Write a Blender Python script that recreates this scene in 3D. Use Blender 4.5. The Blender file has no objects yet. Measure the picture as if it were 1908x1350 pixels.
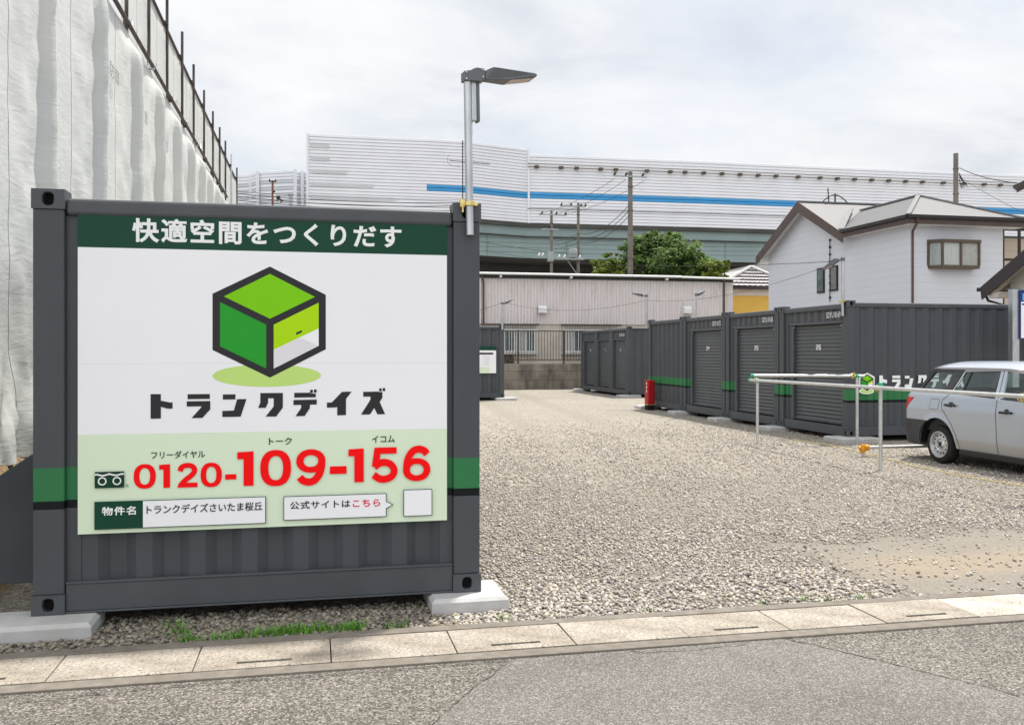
import bpy, math, random
import numpy as np
from mathutils import Vector, Matrix, noise

R = math.radians
random.seed(7)
rng = np.random.default_rng(11)
scene = bpy.context.scene
col = scene.collection

# ---------------------------------------------------------------- camera
CAM_H = 1.567
F, PCX, HOR = 1700.0, 954.0, 657.0            # focal length / centre / horizon, measured on the 1908 px wide photograph
YAW = math.atan(366.0 / F)
SN, CS = math.sin(YAW), math.cos(YAW)
cam_d = bpy.data.cameras.new('camera')
cam = bpy.data.objects.new('camera', cam_d)
col.objects.link(cam)
cam.location = (0, 0, CAM_H)
cam.rotation_euler = (R(90), 0, -YAW)
cam_d.sensor_width = 36
cam_d.lens = 36 * F / 1908
cam_d.shift_y = -18 / 1908
cam_d.clip_start = 0.05
cam_d.clip_end = 3000
scene.camera = cam

# ---------------------------------------------------------------- sky, sun, exposure
SUN = Vector((0.8, 0.6, 2.49)).normalized()
sun_el = math.asin(SUN.z)
sun_az = math.atan2(SUN.x, SUN.y)
world = bpy.data.worlds.new('World')
scene.world = world
world.use_nodes = True
wt = world.node_tree
wt.nodes.clear()
WN = wt.nodes.new
WL = wt.links.new


def wmath(op, a, b=None):
    n = WN('ShaderNodeMath')
    n.operation = op
    for i, v in enumerate((a, b)):
        if v is None:
            continue
        if isinstance(v, (int, float)):
            n.inputs[i].default_value = v
        else:
            WL(v, n.inputs[i])
    return n.outputs[0]


sky = WN('ShaderNodeTexSky')
sky.sky_type = 'NISHITA'
sky.sun_disc = False
sky.sun_elevation = sun_el
sky.sun_rotation = sun_az
sky.air_density = 1.0
sky.dust_density = 2.0
bg_sky = WN('ShaderNodeBackground')
bg_sky.inputs['Strength'].default_value = 0.12
WL(sky.outputs[0], bg_sky.inputs['Color'])
tc = WN('ShaderNodeTexCoord')
sep = WN('ShaderNodeSeparateXYZ')
WL(tc.outputs['Generated'], sep.inputs[0])
zz = wmath('MAXIMUM', sep.outputs[2], 0.0)
den = wmath('ADD', zz, 0.22)
comb = WN('ShaderNodeCombineXYZ')
WL(wmath('DIVIDE', sep.outputs[0], den), comb.inputs[0])
WL(wmath('DIVIDE', sep.outputs[1], den), comb.inputs[1])


def wnoise(scale, detail, rough, off):
    mp = WN('ShaderNodeMapping')
    mp.inputs['Location'].default_value = off
    mp.inputs['Scale'].default_value = (1.0, 1.35, 1.0)
    WL(comb.outputs[0], mp.inputs[0])
    n = WN('ShaderNodeTexNoise')
    n.inputs['Scale'].default_value = scale
    n.inputs['Detail'].default_value = detail
    n.inputs['Roughness'].default_value = rough
    n.inputs['Distortion'].default_value = 0.35
    WL(mp.outputs[0], n.inputs['Vector'])
    return n.outputs[0]


def wramp(fac, stops):
    r = WN('ShaderNodeValToRGB')
    el = r.color_ramp.elements
    while len(el) < len(stops):
        el.new(0.5)
    for e, (p, c) in zip(el, stops):
        e.position = p
        e.color = (*c, 1)
    WL(fac, r.inputs[0])
    return r.outputs[0]


shade = wramp(wnoise(1.7, 9, 0.57, (3.4, 1.2, 0)),
              [(0.28, (0.70, 0.735, 0.79)), (0.42, (0.83, 0.85, 0.885)), (0.52, (0.905, 0.915, 0.93)), (0.66, (0.97, 0.97, 0.975))])
cover = wramp(wnoise(0.8, 6, 0.55, (8.3, 4.1, 0)), [(0.34, (0.72,) * 3), (0.5, (0.97,) * 3)])
# an overcast sky is brighter overhead than at the horizon
lum0 = wmath('ADD', wmath('MULTIPLY', wmath('POWER', zz, 2.0), 0.45), 0.87)
# extra sky brightness behind the camera, added to lift shaded sign and walls
opp = WN('ShaderNodeVectorMath')
opp.operation = 'DOT_PRODUCT'
WL(tc.outputs['Generated'], opp.inputs[0])
opp.inputs[1].default_value = (-0.55, -0.83, 0.1)
lum = wmath('ADD', lum0, wmath('MULTIPLY', wmath('MAXIMUM', opp.outputs['Value'], 0.0), 0.70))
glow = WN('ShaderNodeVectorMath')
glow.operation = 'DOT_PRODUCT'
WL(tc.outputs['Generated'], glow.inputs[0])
glow.inputs[1].default_value = SUN
gl = wmath('MULTIPLY', wmath('POWER', wmath('MAXIMUM', glow.outputs['Value'], 0.0), 14.0), 0.5)
bg_cloud = WN('ShaderNodeBackground')
WL(shade, bg_cloud.inputs['Color'])
WL(wmath('ADD', lum, gl), bg_cloud.inputs['Strength'])
mixw = WN('ShaderNodeMixShader')
WL(cover, mixw.inputs[0])
WL(bg_sky.outputs[0], mixw.inputs[1])
WL(bg_cloud.outputs[0], mixw.inputs[2])
wo = WN('ShaderNodeOutputWorld')
WL(mixw.outputs[0], wo.inputs[0])

sun_d = bpy.data.lights.new('sun', 'SUN')
sun_d.energy = 5.0
sun_d.angle = R(3.0)
sun_d.color = (1.0, 0.955, 0.89)
sun_o = bpy.data.objects.new('sun', sun_d)
col.objects.link(sun_o)
sun_o.rotation_euler = SUN.to_track_quat('Z', 'Y').to_euler()
sun_o.location = (20, 15, 60)
scene.view_settings.view_transform = 'Standard'
scene.view_settings.look = 'None'
scene.view_settings.exposure = 0.22
scene.view_settings.gamma = 1.0
scene.render.engine = 'CYCLES'
scene.cycles.use_adaptive_sampling = True
scene.cycles.use_denoising = True
scene.cycles.max_bounces = 6
scene.cycles.transparent_max_bounces = 12


# ---------------------------------------------------------------- measuring helpers (real positions from the photograph)
def ray(px):
    u = (px - PCX) / F
    return SN + u * CS, CS - u * SN


def at_z(px, py, Z):
    a = ray(px)
    return Vector((a[0] * Z, a[1] * Z, CAM_H + (HOR - py) / F * Z))


def at_y(px, py, Y):
    return at_z(px, py, Y / ray(px)[1])


def at_x(px, py, X):
    return at_z(px, py, X / ray(px)[0])


def gnd(px, py, z=0.0):
    return at_z(px, py, (CAM_H - z) * F / (py - HOR))


# ---------------------------------------------------------------- materials
MATS = {}


def new_mat(name):
    m = bpy.data.materials.new(name)
    m.use_nodes = True
    nt = m.node_tree
    return m, nt, nt.nodes['Principled BSDF']


def pm(name, base, rough=0.5, metal=0.0, var=0.08, scale=6.0, bump=0.0, bscale=60.0, spec=0.32, dirt=None, dscale=1.5, damt=0.5, stretch=None):
    """A procedural surface: base colour with noise variation, optional second colour in patches, optional bump."""
    if name in MATS:
        return MATS[name]
    m, nt, b = new_mat(name)
    N, L = nt.nodes.new, nt.links.new
    t = N('ShaderNodeTexCoord')
    src = t.outputs['Object']
    if stretch:
        mp = N('ShaderNodeMapping')
        mp.inputs['Scale'].default_value = stretch
        L(src, mp.inputs[0])
        src = mp.outputs[0]
    n = N('ShaderNodeTexNoise')
    n.inputs['Scale'].default_value = scale
    n.inputs['Detail'].default_value = 6
    L(src, n.inputs['Vector'])
    r = N('ShaderNodeValToRGB')
    r.color_ramp.elements[0].position = 0.3
    r.color_ramp.elements[1].position = 0.7
    r.color_ramp.elements[0].color = (*[c * (1 - var) for c in base], 1)
    r.color_ramp.elements[1].color = (*[min(1, c * (1 + var)) for c in base], 1)
    L(n.outputs[0], r.inputs[0])
    out = r.outputs[0]
    if dirt:
        n2 = N('ShaderNodeTexNoise')
        n2.inputs['Scale'].default_value = dscale
        n2.inputs['Detail'].default_value = 8
        n2.inputs['Roughness'].default_value = 0.65
        L(src, n2.inputs['Vector'])
        r2 = N('ShaderNodeValToRGB')
        r2.color_ramp.elements[0].position = 0.45
        r2.color_ramp.elements[1].position = 0.75
        r2.color_ramp.elements[0].color = (0, 0, 0, 1)
        r2.color_ramp.elements[1].color = (damt, damt, damt, 1)
        L(n2.outputs[0], r2.inputs[0])
        mx = N('ShaderNodeMix')
        mx.data_type = 'RGBA'
        L(r2.outputs[0], mx.inputs[0])
        L(out, mx.inputs[6])
        mx.inputs[7].default_value = (*dirt, 1)
        out = mx.outputs[2]
    L(out, b.inputs['Base Color'])
    b.inputs['Roughness'].default_value = rough
    b.inputs['Metallic'].default_value = metal
    b.inputs['Specular IOR Level'].default_value = spec
    if bump:
        n3 = N('ShaderNodeTexNoise')
        n3.inputs['Scale'].default_value = bscale
        n3.inputs['Detail'].default_value = 5
        L(src, n3.inputs['Vector'])
        bp = N('ShaderNodeBump')
        bp.inputs['Strength'].default_value = bump
        bp.inputs['Distance'].default_value = 0.01
        L(n3.outputs[0], bp.inputs['Height'])
        L(bp.outputs[0], b.inputs['Normal'])
    MATS[name] = m
    return m


GREY = (0.066, 0.074, 0.083)
M_PAINT = pm('container paint', GREY, 0.42, var=0.10, scale=3, bump=0.06, bscale=14, dirt=(0.095, 0.092, 0.088), dscale=2.5, damt=0.22, stretch=(1, 1, 0.45))


def striped_paint():
    """Container paint with its painted green and black band (height above the container's base)."""
    m, nt, b = new_mat('container paint with band')
    N, L = nt.nodes.new, nt.links.new
    t = N('ShaderNodeTexCoord')
    sp = N('ShaderNodeSeparateXYZ')
    L(t.outputs['Object'], sp.inputs[0])
    r = N('ShaderNodeValToRGB')
    r.color_ramp.interpolation = 'CONSTANT'
    el = r.color_ramp.elements
    el.new(0.5)
    el.new(0.6)
    for e, (p, c) in zip(el, [(0.0, GREY), (0.590, (0.002, 0.004, 0.006)), (0.640, (0.030, 0.165, 0.062)), (0.828, GREY)]):
        e.position = p
        e.color = (*c, 1)
    L(sp.outputs[2], r.inputs[0])
    n = N('ShaderNodeTexNoise')
    n.inputs['Scale'].default_value = 3
    n.inputs['Detail'].default_value = 5
    L(t.outputs['Object'], n.inputs['Vector'])
    mr = N('ShaderNodeMapRange')
    mr.inputs[3].default_value = 0.9
    mr.inputs[4].default_value = 1.1
    L(n.outputs[0], mr.inputs[0])
    mx = N('ShaderNodeMix')
    mx.data_type = 'RGBA'
    mx.blend_type = 'MULTIPLY'
    mx.inputs[0].default_value = 1
    L(r.outputs[0], mx.inputs[6])
    L(mr.outputs[0], mx.inputs[7])
    L(mx.outputs[2], b.inputs['Base Color'])
    b.inputs['Roughness'].default_value = 0.45
    b.inputs['Specular IOR Level'].default_value = 0.22
    n3 = N('ShaderNodeTexNoise')
    n3.inputs['Scale'].default_value = 18
    L(t.outputs['Object'], n3.inputs['Vector'])
    bp = N('ShaderNodeBump')
    bp.inputs['Strength'].default_value = 0.05
    bp.inputs['Distance'].default_value = 0.01
    L(n3.outputs[0], bp.inputs['Height'])
    L(bp.outputs[0], b.inputs['Normal'])
    return m


M_BAND = striped_paint()
M_SHUT = pm('roller shutter steel', (0.072, 0.082, 0.090), 0.36, var=0.06, scale=4)
M_BLACK = pm('black void', (0.006, 0.006, 0.007), 0.9)
M_GALV = pm('galvanised steel', (0.46, 0.48, 0.50), 0.36, metal=0.85, var=0.16, scale=14, stretch=(1, 1, 0.3))
M_PIPE = pm('galvanised pipe', (0.55, 0.56, 0.55), 0.38, metal=0.6, var=0.12, scale=12)
M_BRASS = pm('yellow zinc clamp', (0.62, 0.50, 0.20), 0.35, metal=0.8, var=0.2, scale=30)
M_DGREY = pm('dark grey cast metal', (0.125, 0.132, 0.145), 0.45, var=0.1, scale=10)
M_CONC = pm('pale concrete', (0.45, 0.45, 0.445), 0.85, var=0.07, scale=9, bump=0.2, bscale=70, dirt=(0.30, 0.285, 0.26), dscale=3, damt=0.35)
M_WPRINT = pm('white sign film', (0.82, 0.83, 0.865), 0.32, var=0.012, scale=2)
M_GPRINT = pm('dark green sign film', (0.004, 0.052, 0.028), 0.4, var=0.03, scale=2, spec=0.2)
M_PALE = pm('pale green sign film', (0.66, 0.78, 0.60), 0.32, var=0.012, scale=2)
M_RED = pm('red print', (0.90, 0.002, 0.004), 0.35, var=0.02, spec=0.15)
M_DARKP = pm('charcoal print', (0.030, 0.029, 0.032), 0.4, var=0.03, spec=0.15)
M_GREENTXT = pm('dark green print', (0.008, 0.045, 0.022), 0.4, var=0.03, spec=0.15)
M_LIME = pm('lime print', (0.19, 0.56, 0.004), 0.35, var=0.02, spec=0.15)
M_YLIME = pm('yellow lime print', (0.39, 0.67, 0.004), 0.35, var=0.02, spec=0.15)
M_MIDG = pm('mid green print', (0.020, 0.31, 0.028), 0.35, var=0.02, spec=0.15)
M_SHADOWG = pm('soft green print', (0.50, 0.70, 0.20), 0.35, var=0.02, spec=0.15)
M_LGREY = pm('light grey print', (0.70, 0.69, 0.73), 0.35, var=0.02)
M_WTXT = pm('white lettering', (0.80, 0.82, 0.83), 0.4, var=0.03)
M_CREDTXT = pm('crimson print', (0.68, 0.01, 0.04), 0.4, var=0.02, spec=0.15)


# ---------------------------------------------------------------- mesh building
class MB:
    def __init__(s):
        s.v, s.f, s.m, s.cur = [], [], [], 0

    def face(s, pts):
        i = len(s.v)
        s.v.extend(tuple(p) for p in pts)
        s.f.append(tuple(range(i, i + len(pts))))
        s.m.append(s.cur)

    def add(s, verts, faces):
        i = len(s.v)
        s.v.extend(tuple(p) for p in verts)
        for f in faces:
            s.f.append(tuple(i + k for k in f))
            s.m.append(s.cur)

    def box(s, x0, x1, y0, y1, z0, z1):
        vs = [(x0, y0, z0), (x1, y0, z0), (x1, y1, z0), (x0, y1, z0), (x0, y0, z1), (x1, y0, z1), (x1, y1, z1), (x0, y1, z1)]
        s.add(vs, [(0, 3, 2, 1), (4, 5, 6, 7), (0, 1, 5, 4), (1, 2, 6, 5), (2, 3, 7, 6), (3, 0, 4, 7)])

    def obox(s, c, u, v, w):
        """Oriented box: centre c, half-axis vectors u, v, w."""
        c, u, v, w = Vector(c), Vector(u), Vector(v), Vector(w)
        vs = [c + a * u + b * v + d * w for d in (-1, 1) for a, b in ((-1, -1), (1, -1), (1, 1), (-1, 1))]
        s.add(vs, [(0, 3, 2, 1), (4, 5, 6, 7), (0, 1, 5, 4), (1, 2, 6, 5), (2, 3, 7, 6), (3, 0, 4, 7)])

    def prism(s, poly, fa, fb):
        """poly of 2-D points; fa, fb map a point to the two end faces."""
        n = len(poly)
        s.add([fa(*p) for p in poly] + [fb(*p) for p in poly],
              [tuple(range(n - 1, -1, -1)), tuple(range(n, 2 * n))] + [(i, (i + 1) % n, n + (i + 1) % n, n + i) for i in range(n)])

    def tube(s, p, q, r, n=12, r2=None, cap=True):
        p, q = Vector(p), Vector(q)
        d = (q - p).normalized()
        a = d.orthogonal().normalized()
        b = d.cross(a)
        r2 = r if r2 is None else r2
        vs = []
        for c, rr in ((p, r), (q, r2)):
            for i in range(n):
                t = 2 * math.pi * i / n
                vs.append(c + rr * (math.cos(t) * a + math.sin(t) * b))
        fs = [(i, (i + 1) % n, n + (i + 1) % n, n + i) for i in range(n)]
        if cap:
            fs += [tuple(range(n - 1, -1, -1)), tuple(range(n, 2 * n))]
        s.add(vs, fs)

    def path(s, pts, r, n=6):
        pts = [Vector(p) for p in pts]
        a = (pts[1] - pts[0]).orthogonal().normalized()
        rings = []
        for k, p in enumerate(pts):
            d = (pts[min(k + 1, len(pts) - 1)] - pts[max(k - 1, 0)]).normalized()
            a = (a - d * a.dot(d)).normalized()
            b = d.cross(a)
            rings.append([p + r * (math.cos(2 * math.pi * i / n) * a + math.sin(2 * math.pi * i / n) * b) for i in range(n)])
        vs = [p for rg in rings for p in rg]
        fs = [(k * n + i, k * n + (i + 1) % n, (k + 1) * n + (i + 1) % n, (k + 1) * n + i) for k in range(len(pts) - 1) for i in range(n)]
        fs += [tuple(range(n - 1, -1, -1)), tuple(range((len(pts) - 1) * n, len(pts) * n))]
        s.add(vs, fs)

    def lathe(s, prof, origin, axis, n=24):
        """prof: (radius, distance along axis) pairs."""
        o, d = Vector(origin), Vector(axis).normalized()
        a = d.orthogonal().normalized()
        b = d.cross(a)
        vs = []
        for r, h in prof:
            for i in range(n):
                t = 2 * math.pi * i / n
                vs.append(o + d * h + r * (math.cos(t) * a + math.sin(t) * b))
        s.add(vs, [(k * n + i, k * n + (i + 1) % n, (k + 1) * n + (i + 1) % n, (k + 1) * n + i) for k in range(len(prof) - 1) for i in range(n)])

    def grid(s, rows):
        """rows: a list of equally long lists of points."""
        n = len(rows[0])
        s.add([p for r in rows for p in r],
              [(k * n + i, k * n + i + 1, (k + 1) * n + i + 1, (k + 1) * n + i) for k in range(len(rows) - 1) for i in range(n - 1)])

    def holed(s, o, u, v, w, h, hw, hh, depth, seg=16):
        """A w x h plate at o along u, v with an oval tunnel of the given depth behind it."""
        o, u, v = Vector(o), Vector(u), Vector(v)
        nrm = u.cross(v)
        c = o + u * w / 2 + v * h / 2
        inner, outer = [], []
        for i in range(seg):
            t = 2 * math.pi * (i + 0.5) / seg
            ct, st = math.cos(t), math.sin(t)
            k = (abs(ct) ** 3 + abs(st) ** 3) ** (-1 / 3)
            inner.append(c + u * hw * ct * k + v * hh * st * k)
            q = 1 / max(abs(ct), abs(st))
            outer.append(c + u * w / 2 * ct * q + v * h / 2 * st * q)
        back = [p - nrm * depth for p in inner]
        vs = outer + inner + back
        fs = []
        for i in range(seg):
            j = (i + 1) % seg
            fs.append((i, j, seg + j, seg + i))
            fs.append((seg + i, seg + j, 2 * seg + j, 2 * seg + i))
        s.add(vs, fs)
        # close the plate's corners that the ring cuts
        for a, b in ((1, 1), (-1, 1), (-1, -1), (1, -1)):
            best = sorted(range(seg), key=lambda i: (outer[i] - (c + u * a * w / 2 + v * b * h / 2)).length)[:2]
            s.face([c + u * a * w / 2 + v * b * h / 2, outer[best[0]], outer[best[1]]])
        keep = s.cur
        s.cur = 1
        s.face(back)
        s.cur = keep

    def build(s, name, mats, parent=None, smooth=None, bevel=0.0, segs=2, loc=None):
        me = bpy.data.meshes.new(name)
        me.from_pydata(s.v, [], s.f)
        if not isinstance(mats, (list, tuple)):
            mats = [mats]
        for m in mats:
            me.materials.append(m)
        if len(mats) > 1:
            me.polygons.foreach_set('material_index', s.m)
        me.validate()
        me.update()
        if smooth is not None:
            me.polygons.foreach_set('use_smooth', [True] * len(me.polygons))
            me.set_sharp_from_angle(angle=R(smooth))
        o = bpy.data.objects.new(name, me)
        col.objects.link(o)
        if parent is not None:
            o.parent = parent
        if loc is not None:
            o.location = loc
        if bevel:
            md = o.modifiers.new('bevel', 'BEVEL')
            md.width = bevel
            md.segments = segs
            md.limit_method = 'ANGLE'
            md.angle_limit = R(40)
            md.use_clamp_overlap = True
        return o


def tag(o, label=None, cat=None, group=None, kind=None):
    if label:
        o['label'] = label
    if cat:
        o['category'] = cat
    if group:
        o['group'] = group
    if kind:
        o['kind'] = kind
    return o


def thing(name, label, cat, loc=(0, 0, 0), rz=0.0, group=None):
    o = bpy.data.objects.new(name, None)
    col.objects.link(o)
    o.empty_display_size = 0.2
    o.location = loc
    o.rotation_euler = (0, 0, rz)
    return tag(o, label, cat, group)


def copy_tree(o, parent=None):
    c = o.copy()
    col.objects.link(c)
    if parent is not None:
        c.parent = parent
    for ch in list(o.children):
        copy_tree(ch, c)
    return c


def text_part(name, body, O, U, V, w, h, mat, parent, bold=0.0, spacing=1.0):
    """Lettering as a flat mesh fitted into a w x h rectangle at O along U, V."""
    cu = bpy.data.curves.new(name, 'FONT')
    cu.body = body
    cu.space_character = spacing
    cu.bevel_depth = bold
    cu.bevel_resolution = 1
    cu.resolution_u = 4
    tmp = bpy.data.objects.new(name, cu)
    col.objects.link(tmp)
    dg = bpy.context.evaluated_depsgraph_get()
    me = bpy.data.meshes.new_from_object(tmp.evaluated_get(dg))
    bpy.data.objects.remove(tmp)
    n = len(me.vertices)
    co = np.empty(n * 3)
    me.vertices.foreach_get('co', co)
    co = co.reshape(-1, 3)
    mn, mxx = co.min(0), co.max(0)
    sx, sy = w / max(1e-6, mxx[0] - mn[0]), h / max(1e-6, mxx[1] - mn[1])
    O, U, V = np.array(O), np.array(U), np.array(V)
    Nn = np.cross(U, V)
    p = O + np.outer((co[:, 0] - mn[0]) * sx, U) + np.outer((co[:, 1] - mn[1]) * sy, V) + np.outer(co[:, 2] / max(bold, 1e-6) * 0.0004, Nn)
    me.vertices.foreach_set('co', p.ravel())
    me.materials.clear()
    me.materials.append(mat)
    me.update()
    o = bpy.data.objects.new(name, me)
    col.objects.link(o)
    o.parent = parent
    return o


def smoothstep(a, b, x):
    t = min(1, max(0, (x - a) / (b - a)))
    return t * t * (3 - 2 * t)


def catenary(p, q, sag, n=14):
    p, q = Vector(p), Vector(q)
    return [p.lerp(q, t / n) - Vector((0, 0, sag * 4 * (t / n) * (1 - t / n))) for t in range(n + 1)]
# ================================================================ ground, road, kerb
def asphalt(name, base, speck, scale, contrast):
    m, nt, b = new_mat(name)
    N, L = nt.nodes.new, nt.links.new
    t = N('ShaderNodeTexCoord')
    v = N('ShaderNodeTexVoronoi')
    v.inputs['Scale'].default_value = scale
    L(t.outputs['Object'], v.inputs['Vector'])
    sp = N('ShaderNodeSeparateColor')
    L(v.outputs['Color'], sp.inputs[0])
    r = N('ShaderNodeValToRGB')
    el = r.color_ramp.elements
    el.new(0.5)
    for e, (p, c) in zip(el, [(0.0, [x * (1 - contrast) for x in base]), (0.72, [x * (1 + contrast * 0.5) for x in base]), (1.0, speck)]):
        e.position = p
        e.color = (*c, 1)
    L(sp.outputs[0], r.inputs[0])
    n = N('ShaderNodeTexNoise')
    n.inputs['Scale'].default_value = 1.1
    n.inputs['Detail'].default_value = 8
    n.inputs['Roughness'].default_value = 0.65
    L(t.outputs['Object'], n.inputs['Vector'])
    mr = N('ShaderNodeMapRange')
    mr.inputs[1].default_value = 0.3
    mr.inputs[2].default_value = 0.7
    mr.inputs[3].default_value = 0.80
    mr.inputs[4].default_value = 1.17
    L(n.outputs[0], mr.inputs[0])
    mx = N('ShaderNodeMix')
    mx.data_type = 'RGBA'
    mx.blend_type = 'MULTIPLY'
    mx.inputs[0].default_value = 1
    L(r.outputs[0], mx.inputs[6])
    L(mr.outputs[0], mx.inputs[7])
    L(mx.outputs[2], b.inputs['Base Color'])
    b.inputs['Roughness'].default_value = 0.9
    b.inputs['Specular IOR Level'].default_value = 0.25
    bp = N('ShaderNodeBump')
    bp.inputs['Strength'].default_value = 0.7
    bp.inputs['Distance'].default_value = 0.006
    L(v.outputs['Distance'], bp.inputs['Height'])
    L(bp.outputs[0], b.inputs['Normal'])
    return m


M_ROAD = asphalt('old coarse asphalt', (0.130, 0.118, 0.103), (0.31, 0.29, 0.26), 120, 0.66)
M_PATCH = asphalt('newer fine asphalt', (0.147, 0.137, 0.124), (0.30, 0.283, 0.26), 160, 0.38)
M_FAR = pm('far ground', (0.22, 0.20, 0.18), 0.95, var=0.2, scale=0.3)

mb = MB()
mb.face([(-1500, -400, -0.06), (1500, -400, -0.06), (1500, 2500, -0.06), (-1500, 2500, -0.06)])
tag(mb.build('ground', M_FAR), kind='structure')
mb = MB()
mb.face([(-60, -8, 0), (60, -8, 0), (60, 4.575, 0), (-60, 4.575, 0)])
tag(mb.build('road', M_ROAD), kind='structure')
# the repaired strip of newer asphalt, laid on the old surface
mb = MB()
pp = [gnd(700, 1460), gnd(805, 1350), gnd(880, 1285), gnd(945, 1238)]
edge = [(0.97, 4.545), (1.45, 4.562), (1.95, 4.566), (2.50, 4.568)]
pr = [gnd(1560, 1212), gnd(1720, 1252), gnd(1908, 1300), gnd(2100, 1352), gnd(2300, 1410)]
poly = [Vector((p.x, p.y, 0)) for p in pp] + [Vector((a, b, 0)) for a, b in edge] + [Vector((p.x, p.y, 0)) for p in pr]
poly += [Vector((3.2, 1.2, 0)), Vector((0.1, 1.2, 0))]
mb.face([(p.x, p.y, 0.004) for p in poly])
tag(mb.build('road_patch', M_PATCH), kind='structure')
# cracks: tar seams round the patch and a few beside the gutter
M_CRACK = pm('dark crack', (0.035, 0.033, 0.03), 0.95)


def crack(pts, w=0.006, z=0.0065):
    mb = MB()
    dense = []
    for a, b in zip(pts, pts[1:]):
        n = max(2, int((b - a).length / 0.04))
        dense += [a.lerp(b, i / n) for i in range(n)]
    dense.append(pts[-1])
    L_, R_ = [], []
    for i, p in enumerate(dense):
        d = (dense[min(i + 1, len(dense) - 1)] - dense[max(i - 1, 0)]).normalized()
        nn = Vector((-d.y, d.x, 0))
        j = nn * random.uniform(-0.008, 0.008)
        ww = w * random.uniform(0.25, 1.0) / 2
        L_.append((p.x + j.x + nn.x * ww, p.y + j.y + nn.y * ww, z))
        R_.append((p.x + j.x - nn.x * ww, p.y + j.y - nn.y * ww, z))
    mb.grid([L_, R_])
    return tag(mb.build('road_crack', M_CRACK), kind='structure')


crack([Vector((p.x, p.y, 0)) for p in pp])
crack([Vector((2.50, 4.568, 0))] + [Vector((p.x, p.y, 0)) for p in pr], 0.010)
crack([Vector((a, b, 0)) for a, b in ((1.62, 4.55), (1.68, 4.50), (1.95, 4.49), (2.25, 4.515))])
crack([Vector((a, b, 0)) for a, b in ((-1.3, 4.45), (-0.9, 4.50), (-0.3, 4.53), (0.3, 4.52), (0.95, 4.545))], 0.008)

M_STRIP = pm('weathered kerb concrete', (0.185, 0.165, 0.140), 0.92, var=0.18, scale=14, bump=0.5, bscale=120, dirt=(0.12, 0.105, 0.085), dscale=2.2, damt=0.7)
mb = MB()
mb.box(-30, 30, 4.575, 4.672, -0.2, 0.012)
tag(mb.build('kerb', M_STRIP, bevel=0.004), kind='structure')
mb = MB()
mb.box(-30, 30, 5.066, 5.150, -0.2, 0.020)
tag(mb.build('kerb', M_STRIP, bevel=0.004), kind='structure')
for xa_, xb_ in ((-30, -2.585), (5.055, 30)):
    mb = MB()
    mb.box(xa_, xb_, 4.6725, 5.0655, -0.2, 0.014)
    tag(mb.build('kerb', M_STRIP, bevel=0.004), kind='structure')
mb = MB()
mb.box(-30, 30, 4.672, 5.066, -0.3, -0.07)
tag(mb.build('gutter_floor', M_BLACK), kind='structure')


def lid_mat(name, base):
    m, nt, b = new_mat(name)
    N, L = nt.nodes.new, nt.links.new
    t = N('ShaderNodeTexCoord')
    v = N('ShaderNodeTexVoronoi')
    v.inputs['Scale'].default_value = 110
    L(t.outputs['Object'], v.inputs['Vector'])
    sp = N('ShaderNodeSeparateColor')
    L(v.outputs['Color'], sp.inputs[0])
    r = N('ShaderNodeValToRGB')
    el = r.color_ramp.elements
    el.new(0.5)
    el.new(0.6)
    for e, (p, k) in zip(el, [(0.0, 0.38), (0.10, 0.86), (0.7, 1.05), (1.0, 1.3)]):
        e.position = p
        e.color = (*[min(1, c * k) for c in base], 1)
    L(sp.outputs[0], r.inputs[0])
    n = N('ShaderNodeTexNoise')
    n.inputs['Scale'].default_value = 4
    n.inputs['Detail'].default_value = 8
    L(t.outputs['Object'], n.inputs['Vector'])
    rr = N('ShaderNodeValToRGB')
    rr.color_ramp.elements[0].position = 0.35
    rr.color_ramp.elements[0].color = (0.72, 0.68, 0.62, 1)
    rr.color_ramp.elements[1].position = 0.62
    rr.color_ramp.elements[1].color = (1.05, 1.03, 1.0, 1)
    L(n.outputs[0], rr.inputs[0])
    mx = N('ShaderNodeMix')
    mx.data_type = 'RGBA'
    mx.blend_type = 'MULTIPLY'
    mx.inputs[0].default_value = 1
    L(r.outputs[0], mx.inputs[6])
    L(rr.outputs[0], mx.inputs[7])
    L(mx.outputs[2], b.inputs['Base Color'])
    b.inputs['Roughness'].default_value = 0.92
    bp = N('ShaderNodeBump')
    bp.inputs['Strength'].default_value = 0.35
    bp.inputs['Distance'].default_value = 0.004
    L(v.outputs['Distance'], bp.inputs['Height'])
    L(bp.outputs[0], b.inputs['Normal'])
    return m


M_LIDS = [lid_mat('beige drain lid', (0.315, 0.286, 0.248)), lid_mat('pink beige drain lid', (0.33, 0.302, 0.266)), lid_mat('white drain lid', (0.43, 0.405, 0.37))]
M_STEELD = pm('dark slot steel', (0.10, 0.11, 0.11), 0.5, metal=0.6)
joints = [-3.24, -2.578, -1.915, -1.251, -0.588, 0.077, 0.718, 1.358, 2.002, 2.608, 3.213, 3.828, 4.44, 5.05, 5.66, 6.27]
lid_lab = {
    3: 'plain beige drain lid left of the slotted lid below the left end of the weeds',
    4: 'beige slotted drain lid in front of the long grass tufts',
    5: 'plain beige drain lid just right of the grass tufts, below the container',
    6: 'pale slotted drain lid in front of the right concrete pad of the big container',
    7: 'plain pale drain lid between the two slotted lids right of the container',
    8: 'slotted drain lid meeting the corner of the newer asphalt patch',
    9: 'plain pale drain lid beside the start of the diagonal asphalt seam',
    10: 'slotted drain lid in front of the sandy patch at right',
    11: 'whitest drain lid at the right edge, coarse and unslotted',
    2: 'slotted drain lid at the left edge of the photo below the left concrete pad',
}
slots = {2, 4, 6, 8, 10}
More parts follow.
